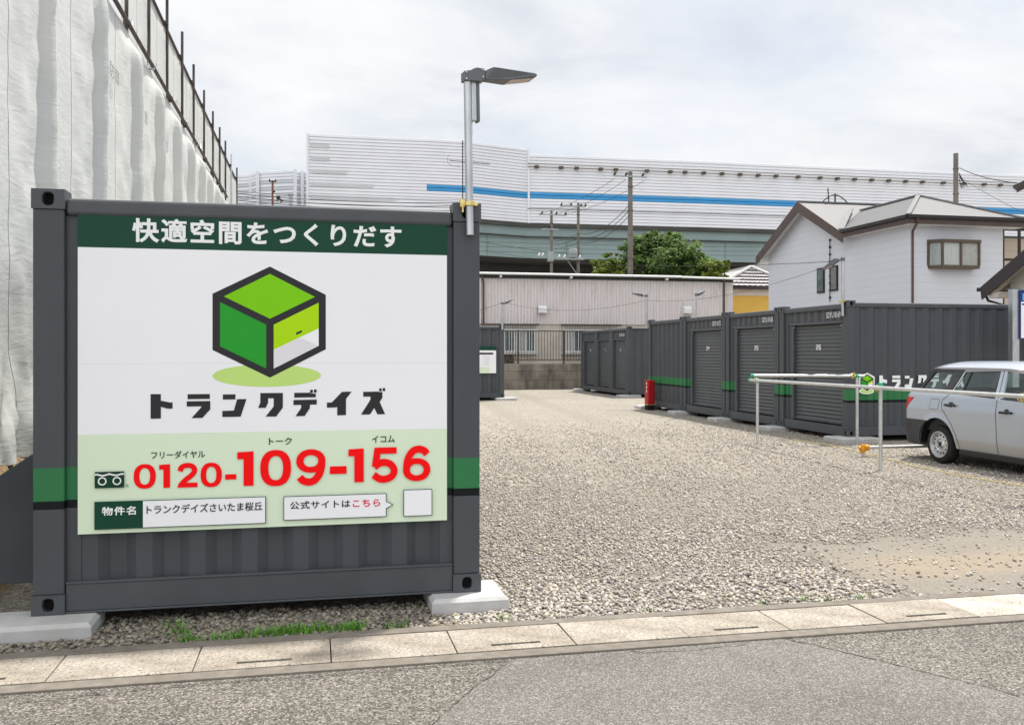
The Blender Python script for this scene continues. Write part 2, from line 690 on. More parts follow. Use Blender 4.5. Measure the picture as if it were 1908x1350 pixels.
for i in range(len(joints) - 1):
    x0, x1 = joints[i], joints[i + 1]
    if x1 < -2.3 or x1 > 5.1:
        continue
    w, d = x1 - x0 - 0.007, 5.062 - 4.676
    mb = MB()
    zt = 0.016 + random.uniform(-0.002, 0.002)
    if i in slots:
        sx0, sx1, sy0, sy1 = w * 0.30, w * 0.30 + 0.27, 0.072, 0.102
        o = [(0, 0, zt), (w, 0, zt), (w, d, zt), (0, d, zt)]
        n4 = [(sx0, sy0, zt), (sx1, sy0, zt), (sx1, sy1, zt), (sx0, sy1, zt)]
        lo = [(a, b, zt - 0.03) for a, b, _ in n4]
        bt = [(a, b, -0.06) for a, b, _ in o]
        for k in range(4):
            j = (k + 1) % 4
            mb.face([o[k], o[j], n4[j], n4[k]])
            mb.face([n4[k], n4[j], lo[j], lo[k]])
            mb.face([o[k], bt[k], bt[j], o[j]])
        mb.cur = 1
        mb.face(lo)
    else:
        mb.box(0, w, 0, d, -0.06, zt)
    lab = lid_lab.get(i, 'plain beige concrete drain lid beyond the edge of the photo')
    t = mb.build('drain_lid', [M_LIDS[2] if i == 11 else M_LIDS[i % 2], M_BLACK], loc=(x0 + 0.0035, 4.676, 0))
    t.rotation_euler = (random.uniform(-0.004, 0.004), 0, random.uniform(-0.002, 0.002))
    tag(t, lab, 'drain cover', 'concrete drain lids along the road edge')
    if i in slots:
        m2 = MB()
        m2.box(sx0 + 0.006, sx1 - 0.006, sy0 + 0.009, sy0 + 0.014, zt - 0.028, zt - 0.004)
        m2.build('slot_bar', M_STEELD, t)


# ================================================================ gravel lot
def gravel_mat():
    m, nt, b = new_mat('gravel bed')
    N, L = nt.nodes.new, nt.links.new
    t = N('ShaderNodeTexCoord')
    v = N('ShaderNodeTexVoronoi')
    v.inputs['Scale'].default_value = 44
    L(t.outputs['Object'], v.inputs['Vector'])
    sp = N('ShaderNodeSeparateColor')
    L(v.outputs['Color'], sp.inputs[0])
    r = N('ShaderNodeValToRGB')
    el = r.color_ramp.elements
    el.new(0.4)
    el.new(0.8)
    for e, (p, c) in zip(el, [(0.0, (0.13, 0.115, 0.097)), (0.25, (0.235, 0.212, 0.178)), (0.7, (0.325, 0.296, 0.253)), (1.0, (0.45, 0.415, 0.365))]):
        e.position = p
        e.color = (*c, 1)
    L(sp.outputs[0], r.inputs[0])
    # sandy, dusty areas with their own outline
    n = N('ShaderNodeTexNoise')
    n.inputs['Scale'].default_value = 0.42
    n.inputs['Detail'].default_value = 9
    n.inputs['Roughness'].default_value = 0.62
    L(t.outputs['Object'], n.inputs['Vector'])
    nr = N('ShaderNodeValToRGB')
    nr.color_ramp.elements[0].position = 0.46
    nr.color_ramp.elements[1].position = 0.62
    nr.color_ramp.elements[1].color = (0.35, 0.35, 0.35, 1)
    L(n.outputs[0], nr.inputs[0])
    at = N('ShaderNodeAttribute')
    at.attribute_name = 'sand'
    ad = N('ShaderNodeMath')
    ad.operation = 'MAXIMUM'
    L(nr.outputs[0], ad.inputs[0])
    L(at.outputs['Fac'], ad.inputs[1])
    mx = N('ShaderNodeMix')
    mx.data_type = 'RGBA'
    L(ad.outputs[0], mx.inputs[0])
    L(r.outputs[0], mx.inputs[6])
    fn = N('ShaderNodeTexNoise')
    fn.inputs['Scale'].default_value = 60
    fn.inputs['Detail'].default_value = 8
    fn.inputs['Roughness'].default_value = 0.8
    L(t.outputs['Object'], fn.inputs['Vector'])
    fr = N('ShaderNodeValToRGB')
    fr.color_ramp.elements[0].position = 0.32
    fr.color_ramp.elements[0].color = (0.175, 0.158, 0.133, 1)
    fr.color_ramp.elements[1].position = 0.66
    fr.color_ramp.elements[1].color = (0.300, 0.272, 0.232, 1)
    L(fn.outputs[0], fr.inputs[0])
    att = N('ShaderNodeAttribute')
    att.attribute_name = 'tan'
    mt = N('ShaderNodeMix')
    mt.data_type = 'RGBA'
    L(att.outputs['Fac'], mt.inputs[0])
    L(fr.outputs[0], mt.inputs[6])
    fr2 = N('ShaderNodeValToRGB')
    fr2.color_ramp.elements[0].position = 0.32
    fr2.color_ramp.elements[0].color = (0.215, 0.180, 0.138, 1)
    fr2.color_ramp.elements[1].position = 0.66
    fr2.color_ramp.elements[1].color = (0.36, 0.303, 0.230, 1)
    L(fn.outputs[0], fr2.inputs[0])
    L(fr2.outputs[0], mt.inputs[7])
    L(mt.outputs[2], mx.inputs[7])
    # bed colour darkened near the road for the shade in gaps between stones
    spz = N('ShaderNodeSeparateXYZ')
    L(t.outputs['Object'], spz.inputs[0])
    mrz = N('ShaderNodeMapRange')
    mrz.inputs[1].default_value = 6.5
    mrz.inputs[2].default_value = 12.0
    mrz.inputs[3].default_value = 0.72
    mrz.inputs[4].default_value = 1.0
    L(spz.outputs[1], mrz.inputs[0])
    mxs = N('ShaderNodeMath')
    mxs.operation = 'MAXIMUM'
    L(mrz.outputs[0], mxs.inputs[0])
    L(at.outputs['Fac'], mxs.inputs[1])
    mz = N('ShaderNodeMix')
    mz.data_type = 'RGBA'
    mz.blend_type = 'MULTIPLY'
    mz.inputs[0].default_value = 1
    L(mx.outputs[2], mz.inputs[6])
    L(mxs.outputs[0], mz.inputs[7])
    L(mz.outputs[2], b.inputs['Base Color'])
    b.inputs['Roughness'].default_value = 0.95
    b.inputs['Specular IOR Level'].default_value = 0.2
    bp = N('ShaderNodeBump')
    bp.inputs['Strength'].default_value = 0.75
    bp.inputs['Distance'].default_value = 0.014
    L(v.outputs['Distance'], bp.inputs['Height'])
    bp2 = N('ShaderNodeBump')
    bp2.inputs['Strength'].default_value = 0.5
    bp2.inputs['Distance'].default_value = 0.01
    L(fn.outputs[0], bp2.inputs['Height'])
    L(bp.outputs[0], bp2.inputs['Normal'])
    L(bp2.outputs[0], b.inputs['Normal'])
    return m


M_GRAVEL = gravel_mat()


def lot_z(x, y):
    e = min(1, max(0, (y - 5.15) / 0.6))
    return e * (0.012 * noise.noise(Vector((x * 0.55, y * 0.55, 3.3))) + 0.006 * noise.noise(Vector((x * 2.1, y * 2.1, 9.1)))) - 0.004


def sand_at(x, y):
    """The worn sandy entrance at the right, between kerb and parking rail, and two faint wheel tracks."""
    s = 0.0
    n_ = noise.noise(Vector((x * 1.3, y * 1.3, 1.0))) + 0.5 * noise.noise(Vector((x * 3.1, y * 3.1, 4.0)))
    s = max(s, 0.92 * smoothstep(3.0, 3.9, x + 0.45 * n_ + 0.22 * (y - 6)) * (1 - smoothstep(6.7, 7.7, y + 0.55 * n_)))
    for k in (3.0, 4.7):
        d = abs(x - k - 0.10 * (y - 5)) / 0.34 + 0.5 * noise.noise(Vector((x * 1.1, y * 0.5, 5.0)))
        s = max(s, 0.55 * (1.0 - smoothstep(0.5, 1.1, d)) * smoothstep(7, 9, y))
    d = math.hypot((x - 8.6) / 1.6, (y - 11.3) / 3.4)
    s = max(s, 0.5 * (1.0 - smoothstep(0.7, 1.1, d)))
    return s


def tan_at(x, y):
    n_ = noise.noise(Vector((x * 1.7, y * 1.7, 11.0))) + 0.5 * noise.noise(Vector((x * 4, y * 4, 4.0)))
    return 1.0 - smoothstep(0.5, 1.15, math.hypot((x - 4.75) / 1.25, (y - 6.02) / 0.42) + 0.4 * n_)


xs = np.concatenate([np.arange(-3.2, 10, 0.10), np.arange(10, 30.1, 1.0)])
ys = np.concatenate([np.arange(5.15, 16, 0.10), np.arange(16, 38.5, 0.5)])
mb = MB()
mb.grid([[(x, y, lot_z(x, y)) for x in xs] for y in ys])
lot = mb.build('gravel_lot', M_GRAVEL, smooth=180)
at = lot.data.attributes.new('sand', 'FLOAT', 'POINT')
at.data.foreach_set('value', [sand_at(v.co.x, v.co.y) for v in lot.data.vertices])
at = lot.data.attributes.new('tan', 'FLOAT', 'POINT')
at.data.foreach_set('value', [tan_at(v.co.x, v.co.y) for v in lot.data.vertices])
tag(lot, kind='structure')


def stones(zones, name, tint):
    phi = (1 + 5 ** 0.5) / 2
    base = np.array([(-1, phi, 0), (1, phi, 0), (-1, -phi, 0), (1, -phi, 0), (0, -1, phi), (0, 1, phi), (0, -1, -phi), (0, 1, -phi), (phi, 0, -1), (phi, 0, 1), (-phi, 0, -1), (-phi, 0, 1)]) / 1.9021
    faces = np.array([(0, 11, 5), (0, 5, 1), (0, 1, 7), (0, 7, 10), (0, 10, 11), (1, 5, 9), (5, 11, 4), (11, 10, 2), (10, 7, 6), (7, 1, 8), (3, 9, 4), (3, 4, 2), (3, 2, 6), (3, 6, 8), (3, 8, 9), (4, 9, 5), (2, 4, 11), (6, 2, 10), (8, 6, 7), (9, 8, 1)])
    P, S = [], []
    for (x0, x1, y0, y1, dens, r0, r1) in zones:
        n = int((x1 - x0) * (y1 - y0) * dens)
        for x, y in zip(rng.uniform(x0, x1, n), rng.uniform(y0, y1, n)):
            if y > 5.75 and x < 0.95:
                continue
            if x > 9.9 and y > 14.5:
                continue
            if rng.random() < 0.97 * smoothstep(11.0, 20.5, y):
                continue
            keep = 1.0 - 0.96 * min(1.0, 1.08 * sand_at(x, y))
            keep *= 0.80 + 0.35 * noise.noise(Vector((x * 0.55 + y * 0.35, y * 0.25 - x * 0.2, 2.2)))
            keep *= 0.55 + 0.45 * smoothstep(-0.42, 0.05, noise.noise(Vector((x * 0.9, y * 0.9, 7.7))) + 0.30)
            if rng.random() > keep:
                continue
            P.append((x, y))
            S.append(rng.uniform(r0, r1) * (1.35 if rng.random() < 0.06 else 1.0))
    n = len(P)
    P, S = np.array(P), np.array(S)
    v = np.repeat(base[None], n, 0) * (1 + rng.uniform(-0.36, 0.36, (n, 12, 1)))
    v *= np.stack([np.ones(n), rng.uniform(0.6, 0.95, n), rng.uniform(0.42, 0.75, n)], 1)[:, None, :]
    a = rng.uniform(0, 2 * np.pi, n)
    ti = rng.uniform(-0.5, 0.5, n)
    ct, st = np.cos(ti)[:, None], np.sin(ti)[:, None]
    x, y, z = v[..., 0], v[..., 1], v[..., 2]
    x, z = x * ct - z * st, x * st + z * ct
    ca, sa = np.cos(a)[:, None], np.sin(a)[:, None]
    x, y = x * ca - y * sa, x * sa + y * ca
    zz_ = np.array([lot_z(*p) for p in P])
    v = np.stack([x * S[:, None] + P[:, 0:1], y * S[:, None] + P[:, 1:2], z * S[:, None] + (zz_ + S * rng.uniform(0.15, 0.8, n))[:, None]], 2)
    me = bpy.data.meshes.new(name)
    me.vertices.add(n * 12)
    me.vertices.foreach_set('co', v.ravel())
    me.loops.add(n * 60)
    me.polygons.add(n * 20)
    idx = (faces[None] + (np.arange(n) * 12)[:, None, None]).reshape(-1)
    me.loops.foreach_set('vertex_index', idx.astype(np.int32))
    me.polygons.foreach_set('loop_start', np.arange(0, n * 60, 3, dtype=np.int32))
    me.update(calc_edges=True)
    ca_ = me.attributes.new('tint', 'FLOAT_COLOR', 'POINT')
    L_ = np.clip(rng.normal(0.365, 0.085, n), 0.12, 0.60)
    warm = rng.uniform(-1, 1, n)
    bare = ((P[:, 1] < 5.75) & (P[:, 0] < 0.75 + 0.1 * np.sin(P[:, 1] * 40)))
    L_ = np.where(bare, L_ * 0.62, L_)  # brown soil tint, with the container's shade also darkened into the stone colour
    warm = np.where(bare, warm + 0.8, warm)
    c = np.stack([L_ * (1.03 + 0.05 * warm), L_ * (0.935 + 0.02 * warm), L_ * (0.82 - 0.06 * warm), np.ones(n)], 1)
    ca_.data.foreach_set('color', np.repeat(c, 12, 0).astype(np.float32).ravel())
    m, nt, b = new_mat('crushed stone')
    N, L = nt.nodes.new, nt.links.new
    at = N('ShaderNodeAttribute')
    at.attribute_name = 'tint'
    tcn = N('ShaderNodeTexCoord')
    nn = N('ShaderNodeTexNoise')
    nn.inputs['Scale'].default_value = 130
    nn.inputs['Detail'].default_value = 3
    L(tcn.outputs['Object'], nn.inputs['Vector'])
    mr = N('ShaderNodeMapRange')
    mr.inputs[3].default_value = 0.72
    mr.inputs[4].default_value = 1.28
    L(nn.outputs[0], mr.inputs[0])
    mx = N('ShaderNodeMix')
    mx.data_type = 'RGBA'
    mx.blend_type = 'MULTIPLY'
    mx.inputs[0].default_value = 1
    L(at.outputs['Color'], mx.inputs[6])
    L(mr.outputs[0], mx.inputs[7])
    L(mx.outputs[2], b.inputs['Base Color'])
    b.inputs['Roughness'].default_value = 0.95
    b.inputs['Specular IOR Level'].default_value = 0.2
    me.materials.append(m)
    o = bpy.data.objects.new(name, me)
    col.objects.link(o)
    return tag(o, kind='stuff')


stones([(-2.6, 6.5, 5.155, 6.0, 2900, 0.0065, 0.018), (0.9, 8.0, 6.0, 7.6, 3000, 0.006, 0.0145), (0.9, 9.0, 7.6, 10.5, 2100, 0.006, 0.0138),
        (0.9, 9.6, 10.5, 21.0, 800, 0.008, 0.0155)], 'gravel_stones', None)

# ---- weeds along the kerb
M_GRASS = pm('grass blades', (0.095, 0.25, 0.025), 0.6, var=0.45, scale=9)
mb = MB()
tufts = [(335, 1180, 0.05, 40), (350, 1195, 0.06, 60), (430, 1192, 0.08, 90), (500, 1186, 0.09, 140), (545, 1180, 0.09, 150), (590, 1178, 0.08, 120),
         (640, 1176, 0.08, 110), (665, 1173, 0.05, 60), (735, 1172, 0.06, 45), (320, 1168, 0.05, 25), (1205, 1142, 0.05, 10), (1430, 1128, 0.05, 9), (1500, 1124, 0.06, 10), (1545, 1122, 0.05, 9), (1605, 1119, 0.06, 14), (940, 1157, 0.04, 10)]
for px, py, sp, n in tufts:
    c = gnd(px, py)
    c.y = max(c.y, 5.165)
    for _ in range(int(n * 0.95)):
        x, y = c.x + random.gauss(0, sp * 0.62), max(5.155, c.y + random.gauss(0, sp * 0.34))
        a = random.uniform(0, 6.28)
        h = random.uniform(0.015, 0.066)
        ln = random.uniform(0.2, 0.9) * h
        dx, dy = math.cos(a), math.sin(a)
        w = random.uniform(0.0018, 0.004)
        nx, ny = -dy * w, dx * w
        p0, p1, p2 = (x, y, 0), (x + dx * ln * 0.4, y + dy * ln * 0.4, h * 0.7), (x + dx * ln, y + dy * ln, h)
        mb.face([(p0[0] - nx, p0[1] - ny, 0), (p0[0] + nx, p0[1] + ny, 0), (p1[0] + nx * 0.8, p1[1] + ny * 0.8, p1[2]), (p1[0] - nx * 0.8, p1[1] - ny * 0.8, p1[2])])
        mb.face([(p1[0] - nx * 0.8, p1[1] - ny * 0.8, p1[2]), (p1[0] + nx * 0.8, p1[1] + ny * 0.8, p1[2]), p2])
tag(mb.build('grass', M_GRASS), kind='stuff')
# ================================================================ storage containers
H = 2.40
CAST = 0.112


def corr_profile(p0, p1, nrm, pitch, depth):
    p0, p1, nrm = Vector(p0), Vector(p1), Vector(nrm)
    ln = (p1 - p0).length
    d = (p1 - p0) / ln
    n = max(1, round(ln / pitch))
    q = ln / n
    pts = []
    for i in range(n):
        for f, o in ((0.0, 0.0), (0.30, 0.0), (0.50, 1.0), (0.80, 1.0)):
            pts.append(p0 + d * (i + f) * q - nrm * depth * o)
    pts.append(p1)
    return pts


def corr_wall(p0, p1, nrm, z0, z1, pitch=0.28, depth=0.034):
    mb = MB()
    pts = corr_profile(p0, p1, nrm, pitch, depth)
    mb.grid([[(p.x, p.y, z) for p in pts] for z in (z0, z1)])
    return mb


def casting(x0, y0, sx, sy, z0, fx, fy):
    """Corner casting: holes on the two outward faces (fx = -1/+1, fy = -1/+1) and top."""
    x1, y1, z1 = x0 + sx, y0 + sy, z0 + CAST
    mb = MB()
    hz, hw = CAST * 0.33, 0.030
    if fy < 0:
        mb.holed((x0, y0, z0), (1, 0, 0), (0, 0, 1), sx, CAST, hw, hz, 0.05)
        mb.face([(x0, y1, z0), (x0, y1, z1), (x1, y1, z1), (x1, y1, z0)])
    else:
        mb.holed((x1, y1, z0), (-1, 0, 0), (0, 0, 1), sx, CAST, hw, hz, 0.05)
        mb.face([(x0, y0, z0), (x1, y0, z0), (x1, y0, z1), (x0, y0, z1)])
    if fx < 0:
        mb.holed((x0, y1, z0), (0, -1, 0), (0, 0, 1), sy, CAST, hw, hz, 0.05)
        mb.face([(x1, y0, z0), (x1, y1, z0), (x1, y1, z1), (x1, y0, z1)])
    else:
        mb.holed((x1, y0, z0), (0, 1, 0), (0, 0, 1), sy, CAST, hw, hz, 0.05)
        mb.face([(x0, y0, z0), (x0, y0, z1), (x0, y1, z1), (x0, y1, z0)])
    mb.face([(x0, y0, z1), (x1, y0, z1), (x1, y1, z1), (x0, y1, z1)])
    mb.face([(x0, y0, z0), (x0, y1, z0), (x1, y1, z0), (x1, y0, z0)])
    return mb


SEGS = {'2': 'A B G E D', '4': 'F G B C', '5': 'A F G C D', '6': 'A F G E C D', '7': 'A B C', '8': 'A B C D E F G'}


def seg_digits(name, txt, O, U, V, w, h, mat, parent):
    """Block digits; every segment is a separate rectangle so nothing overlaps."""
    O, U, V = Vector(O), Vector(U), Vector(V)
    mb = MB()
    n = len(txt)
    dw = w / (n + 0.22 * (n - 1))
    t = 0.24
    rects = {'A': (0, 1, 1 - t * 0.75, 1), 'G': (0, 1, 0.5 - t * 0.33, 0.5 + t * 0.33), 'D': (0, 1, 0, t * 0.75),
             'F': (0, t, 0.5 + t * 0.33, 1 - t * 0.75), 'B': (1 - t, 1, 0.5 + t * 0.33, 1 - t * 0.75), 'E': (0, t, t * 0.75, 0.5 - t * 0.33), 'C': (1 - t, 1, t * 0.75, 0.5 - t * 0.33)}
    for i, ch in enumerate(txt):
        for s in SEGS[ch].split():
            a, b, c, d = rects[s]
            if ch == '4' and s == 'F':
                d = 1.0
            if ch == '4' and s == 'B':
                d = 1.0
            o = O + U * i * dw * 1.22
            mb.face([o + U * a * dw + V * c * h, o + U * b * dw + V * c * h, o + U * b * dw + V * d * h, o + U * a * dw + V * d * h])
    return mb.build(name, mat, parent)


def shutter(parent, x0, x1, z0, z1, y, number, frame=True):
    """Roller shutter recessed behind its opening, with guides, hood beam, sill and painted number."""
    mb = MB()
    rows = []
    n = int((z1 - z0) / 0.072)
    for i in range(n):
        a = z0 + (z1 - z0) * i / n
        q = (z1 - z0) / n
        for f, o in ((0.0, 0.016), (0.10, 0.016), (0.22, 0.004), (0.5, 0.0), (0.78, 0.004), (0.90, 0.016)):
            rows.append([(x0, y + o, a + f * q), (x1, y + o, a + f * q)])
    rows.append([(x0, y + 0.016, z1), (x1, y + 0.016, z1)])
    mb.grid(rows)
    s = mb.build('shutter', M_SHUT, parent, smooth=50)
    mb = MB()
    mb.box(x0 + 0.005, x1 - 0.005, y - 0.014, y + 0.018, z0, z0 + 0.045)
    mb.box((x0 + x1) / 2 + 0.20, (x0 + x1) / 2 + 0.30, y - 0.032, y - 0.0145, z0 + 0.012, z0 + 0.034)
    mb.build('bottom_bar', M_PAINT, s, bevel=0.004)
    if number:
        cx = (x0 + x1) / 2
        wd = 0.085 * len(number)
        seg_digits('number', number, (cx - wd / 2, y - 0.004, 1.535), (1, 0, 0), (0, 0, 1), wd, 0.095, M_WTXT, s)
    for xa, xb in ((x0 - 0.05, x0 + 0.012), (x1 - 0.012, x1 + 0.05)):
        mb = MB()
        mb.box(xa, xb, y - 0.05, y + 0.03, z0 - 0.01, z1)
        mb.build('guide_rail', M_PAINT, parent, bevel=0.004)
    mb = MB()
    mb.box(x0 - 0.10, x1 + 0.07, y - 0.075, y + 0.03, z1 + 0.004, z1 + 0.048)
    mb.build('hood_beam', M_PAINT, parent, bevel=0.008)
    for xa in (x0 + 0.03, x1 - 0.03):
        mb = MB()
        mb.tube((xa, y - 0.046, z1 - 0.034), (xa, y - 0.012, z1 - 0.034), 0.014, 8)
        mb.build('stopper_bolt', M_GALV, parent)
    return s


def container(label, loc, rz, W, L, front, band=True, code=None, numbers=(), lower=0.0, name='storage_container', group='grey steel storage containers'):
    t = thing(name, label, 'container', loc, rz, group)
    BM = M_BAND if band else M_PAINT
    px, py = 0.172, 0.15
    for ix in (0, 1):
        for iy in (0, 1):
            x0 = 0.0 if ix == 0 else W - px
            y0 = 0.0 if iy == 0 else L - py
            mb = MB()
            mb.box(x0 + 0.004, x0 + px - 0.004, y0 + 0.004, y0 + py - 0.004, CAST, H - CAST)
            mb.build('corner_post', BM, t, bevel=0.008)
            for z0 in (0.0, H - CAST):
                c = casting(x0 - 0.003 if ix == 0 else x0, y0 - 0.003 if iy == 0 else y0, px + 0.003, py + 0.003, z0, -1 if ix == 0 else 1, -1 if iy == 0 else 1)
                c.build('corner_casting', [M_PAINT, M_BLACK], t, bevel=0.006)
    zr0, zr1 = H - 0.142, H - 0.046
    for y0, y1 in ((0.012, 0.085), (L - 0.085, L - 0.012)):
        mb = MB()
        mb.box(px, W - px, y0, y1, zr0, zr1)
        mb.build('top_rail', M_PAINT, t, bevel=0.022, segs=3)
        mb = MB()
        mb.box(px, W - px, y0 + 0.006, y1, 0.012, 0.165)
        mb.box(px, W - px, y0 - 0.006, y1, 0.0, 0.0115)
        mb.build('bottom_rail', M_PAINT, t, bevel=0.004)
    for x0, x1 in ((0.010, 0.075), (W - 0.075, W - 0.010)):
        mb = MB()
        mb.box(x0, x1, py, L - py, zr0 + 0.02, zr1 + 0.012)
        mb.build('top_rail', M_PAINT, t, bevel=0.024, segs=3)
        mb = MB()
        mb.box(x0 + 0.004, x1, py, L - py, 0.012, 0.170)
        mb.build('bottom_rail', M_PAINT, t, bevel=0.004)
    # roof and floor
    mb = MB()
    mb.box(0.06, W - 0.06, 0.06, L - 0.06, H - 0.085, H - 0.058)
    mb.build('roof', M_PAINT, t)
    mb = MB()
    mb.box(0.06, W - 0.06, 0.06, L - 0.06, 0.10, 0.14)
    mb.build('floor', M_BLACK, t)
    # long walls and back wall
    corr_wall((0.028, L - py), (0.028, py), (-1, 0), 0.170, zr0 + 0.02).build('side_wall', BM, t)
    corr_wall((W - 0.028, py), (W - 0.028, L - py), (1, 0), 0.170, zr0 + 0.02).build('side_wall', BM, t)
    corr_wall((W - px, L - 0.04), (px, L - 0.04), (0, 1), 0.165, zr0).build('back_wall', BM, t)
    if front in ('wall', 'sign'):
        mb = corr_wall((px + 0.075, 0.052), (W - px - 0.075, 0.052), (0, -1), 0.165, zr0, 0.31, 0.046)
        mb.box(px - 0.002, px + 0.075, 0.045, 0.058, 0.165, zr0)
        mb.box(W - px - 0.075, W - px + 0.002, 0.045, 0.058, 0.165, zr0)
        mb.build('front_wall', BM, t)
        mb = MB()
        mb.box(px, W - px, 0.010, 0.05, 0.1655, 0.178)
        mb.build('sill_flange', M_PAINT, t, bevel=0.004)
    elif front == 'shutter':
        x0, x1 = 0.46, 2.16
        corr_wall((px + 0.075, 0.060), (W - px - 0.005, 0.060), (0, -1), 2.035, zr0, 0.26, 0.034).build('header_panel', M_PAINT, t)
        mb = MB()
        mb.box(px - 0.002, px + 0.12, 0.050, 0.075, 0.165, zr0)
        mb.box(px + 0.13, x0 - 0.05, 0.064, 0.09, 0.165, 2.03)
        mb.box(x1 + 0.05, W - px + 0.002, 0.050, 0.075, 0.165, 2.03)
        mb.build('jamb_panel', BM, t, bevel=0.003)
        shutter(t, x0, x1, 0.185, 2.005, 0.105, numbers[0])
        text_part('lettering', code, (1.66, 0.052, 2.115), (1, 0, 0), (0, 0, 1), 0.46, 0.105, M_WTXT, t, 0.0)
    elif front == 'triple':
        n = len(numbers)
        bay = (W - 2 * px) / n
        corr_wall((px, 0.060), (W - px, 0.060), (0, -1), 1.96, zr0, 0.24, 0.034).build('header_panel', M_PAINT, t)
        for i in range(n + 1):
            mb = MB()
            xc = px + bay * i
            mb.box(xc - (0.0 if i == 0 else 0.20), xc + (0.0 if i == n else 0.20), 0.030, 0.075, 0.165, 1.955 if i in (0, n) else zr0 - 0.001)
            mb.build('jamb_panel', M_PAINT, t, bevel=0.003)
        for i in range(n):
            shutter(t, px + bay * i + 0.27, px + bay * (i + 1) - 0.27, 0.185, 1.93, 0.10, numbers[i])
        if code:
            text_part('lettering', code, (W - px - 0.9, 0.050, 2.07), (1, 0, 0), (0, 0, 1), 0.55, 0.10, M_WTXT, t, 0.006)
    return t


FX, FY, FW = -1.557, 5.57, 2.557
container('big grey container at left with green band, carrying the large advertising board', (FX, FY, 0.09), 0, FW, 6.0, 'sign')
RX, RY, RW, RP = 9.157, 14.45, 2.44, 2.475
c26 = container('grey container with shutter 26 and the corrugated long side behind the silver car', (RX, RY + RW, 0.09), R(-90), RW, 5.9, 'shutter', code='SDYU 8169', numbers=('26',))
container('grey container with shutter 25, between shutters 24 and 26', (RX, RY + RP + RW, 0.09), R(-90), RW, 5.9, 'shutter', code='SDYU 8168', numbers=('25',))
container('grey container with shutter 24, next to the plain container end', (RX, RY + 2 * RP + RW, 0.09), R(-90), RW, 5.9, 'shutter', code='SDYU 8172', numbers=('24',))
container('grey container with plain corrugated end and green band, behind the red extinguisher box', (RX, RY + 3 * RP + RW, 0.09), R(-90), RW, 5.9, 'wall')
container('far grey container with three narrow shutters in front of the fence', (10.72, 36.3, 0.09), R(-90), 5.85, 2.44, 'triple', band=False, code='SDYU 81', numbers=('6', '7', '8'))
container('far grey container with a notice, seen just past the big board', (3.56, 29.58, 0.09), 0, 2.55, 5.9, 'wall', band=False)

# concrete pads under the container corners
pads = [(-1.90, 5.36, 0.70, 0.36, 'concrete pad under the left front corner of the big container'),
        (0.68, 5.43, 0.47, 0.44, 'concrete pad under the right front corner of the big container'),
        (8.88, 14.16, 0.75, 0.62, 'concrete pad under the near corner of the container with shutter 26'),
        (8.84, 16.66, 0.62, 0.52, 'concrete pad between the containers with shutters 25 and 26'),
        (8.84, 19.13, 0.62, 0.52, 'concrete pad between the containers with shutters 24 and 25'),
        (8.84, 21.60, 0.62, 0.52, 'concrete pad left of shutter 24, at the plain container end'),
        (8.84, 24.06, 0.62, 0.52, 'concrete pad under the far left corner of the plain container end, behind the red box'),
        (10.40, 30.25, 0.75, 0.52, 'concrete pad under the right corner of the three shutter container'),
        (10.45, 36.0, 0.62, 0.50, 'concrete pad at the far end of the three shutter container'),
        (5.80, 29.38, 0.70, 0.52, 'concrete pad under the container that carries the small notice')]
for x, y, sx, sy, lab in pads:
    mb = MB()
    b_ = 0.02
    mb.box(0, sx, 0, sy, -0.05, 0.066)
    mb.add([(0, 0, 0.066), (sx, 0, 0.066), (sx, sy, 0.066), (0, sy, 0.066), (b_, b_, 0.0885), (sx - b_, b_, 0.0885), (sx - b_, sy - b_, 0.0885), (b_, sy - b_, 0.0885)],
           [(0, 1, 5, 4), (1, 2, 6, 5), (2, 3, 7, 6), (3, 0, 4, 7), (4, 5, 6, 7)])
    t = mb.build('concrete_pad', M_CONC, loc=(x, y, 0), bevel=0.004)
    t.rotation_euler = (0, 0, R(random.uniform(-2, 2)))
    tag(t, lab, 'concrete pad', 'concrete pads carrying the containers')

# ================================================================ the advertising board
SY = FY + 0.022
board = thing('advertising_board', 'large white and green sign with cube emblem and red phone number on the big container', 'sign', (0, SY, 0))
SX0, SX1, SZ0, SZ1 = -1.322, 0.793, 0.535, 2.385 - 0.004
ZG, ZP = 2.168, 1.101
lev = [0.0]


def lay():
    """Each printed layer sits a hair in front of the one before."""
    lev[0] -= 0.0004
    return lev[0]


def S(px, py):
    p = at_y(px, py, SY)
    return p.x, p.z


def c3(x, y):
    return S(120 + x / 4.355, 700 + y / 4.355)


def c4(x, y):
    return S(480 + x / 4.336, 700 + y / 4.336)


def flat(mb, poly, y):
    mb.face([(x, y, z) for x, z in poly])


mb = MB()
zj = 1.505                                                     # the board is two sheets, one joint across it
mb.box(SX0, SX1, 0, 0.012, SZ0, zj - 0.0003)
mb.box(SX0, SX1, 0, 0.012, zj + 0.0003, SZ1)
mb.build('panel', M_WPRINT, board)
y = lay()
mb = MB()
flat(mb, [(SX0, ZG), (SX1, ZG), (SX1, SZ1), (SX0, SZ1)], y)
mb.build('header_band', M_GPRINT, board)
mb = MB()
flat(mb, [(SX0, SZ0), (SX1, SZ0), (SX1, ZP), (SX0, ZP)], y)
mb.build('footer_band', M_PALE, board)

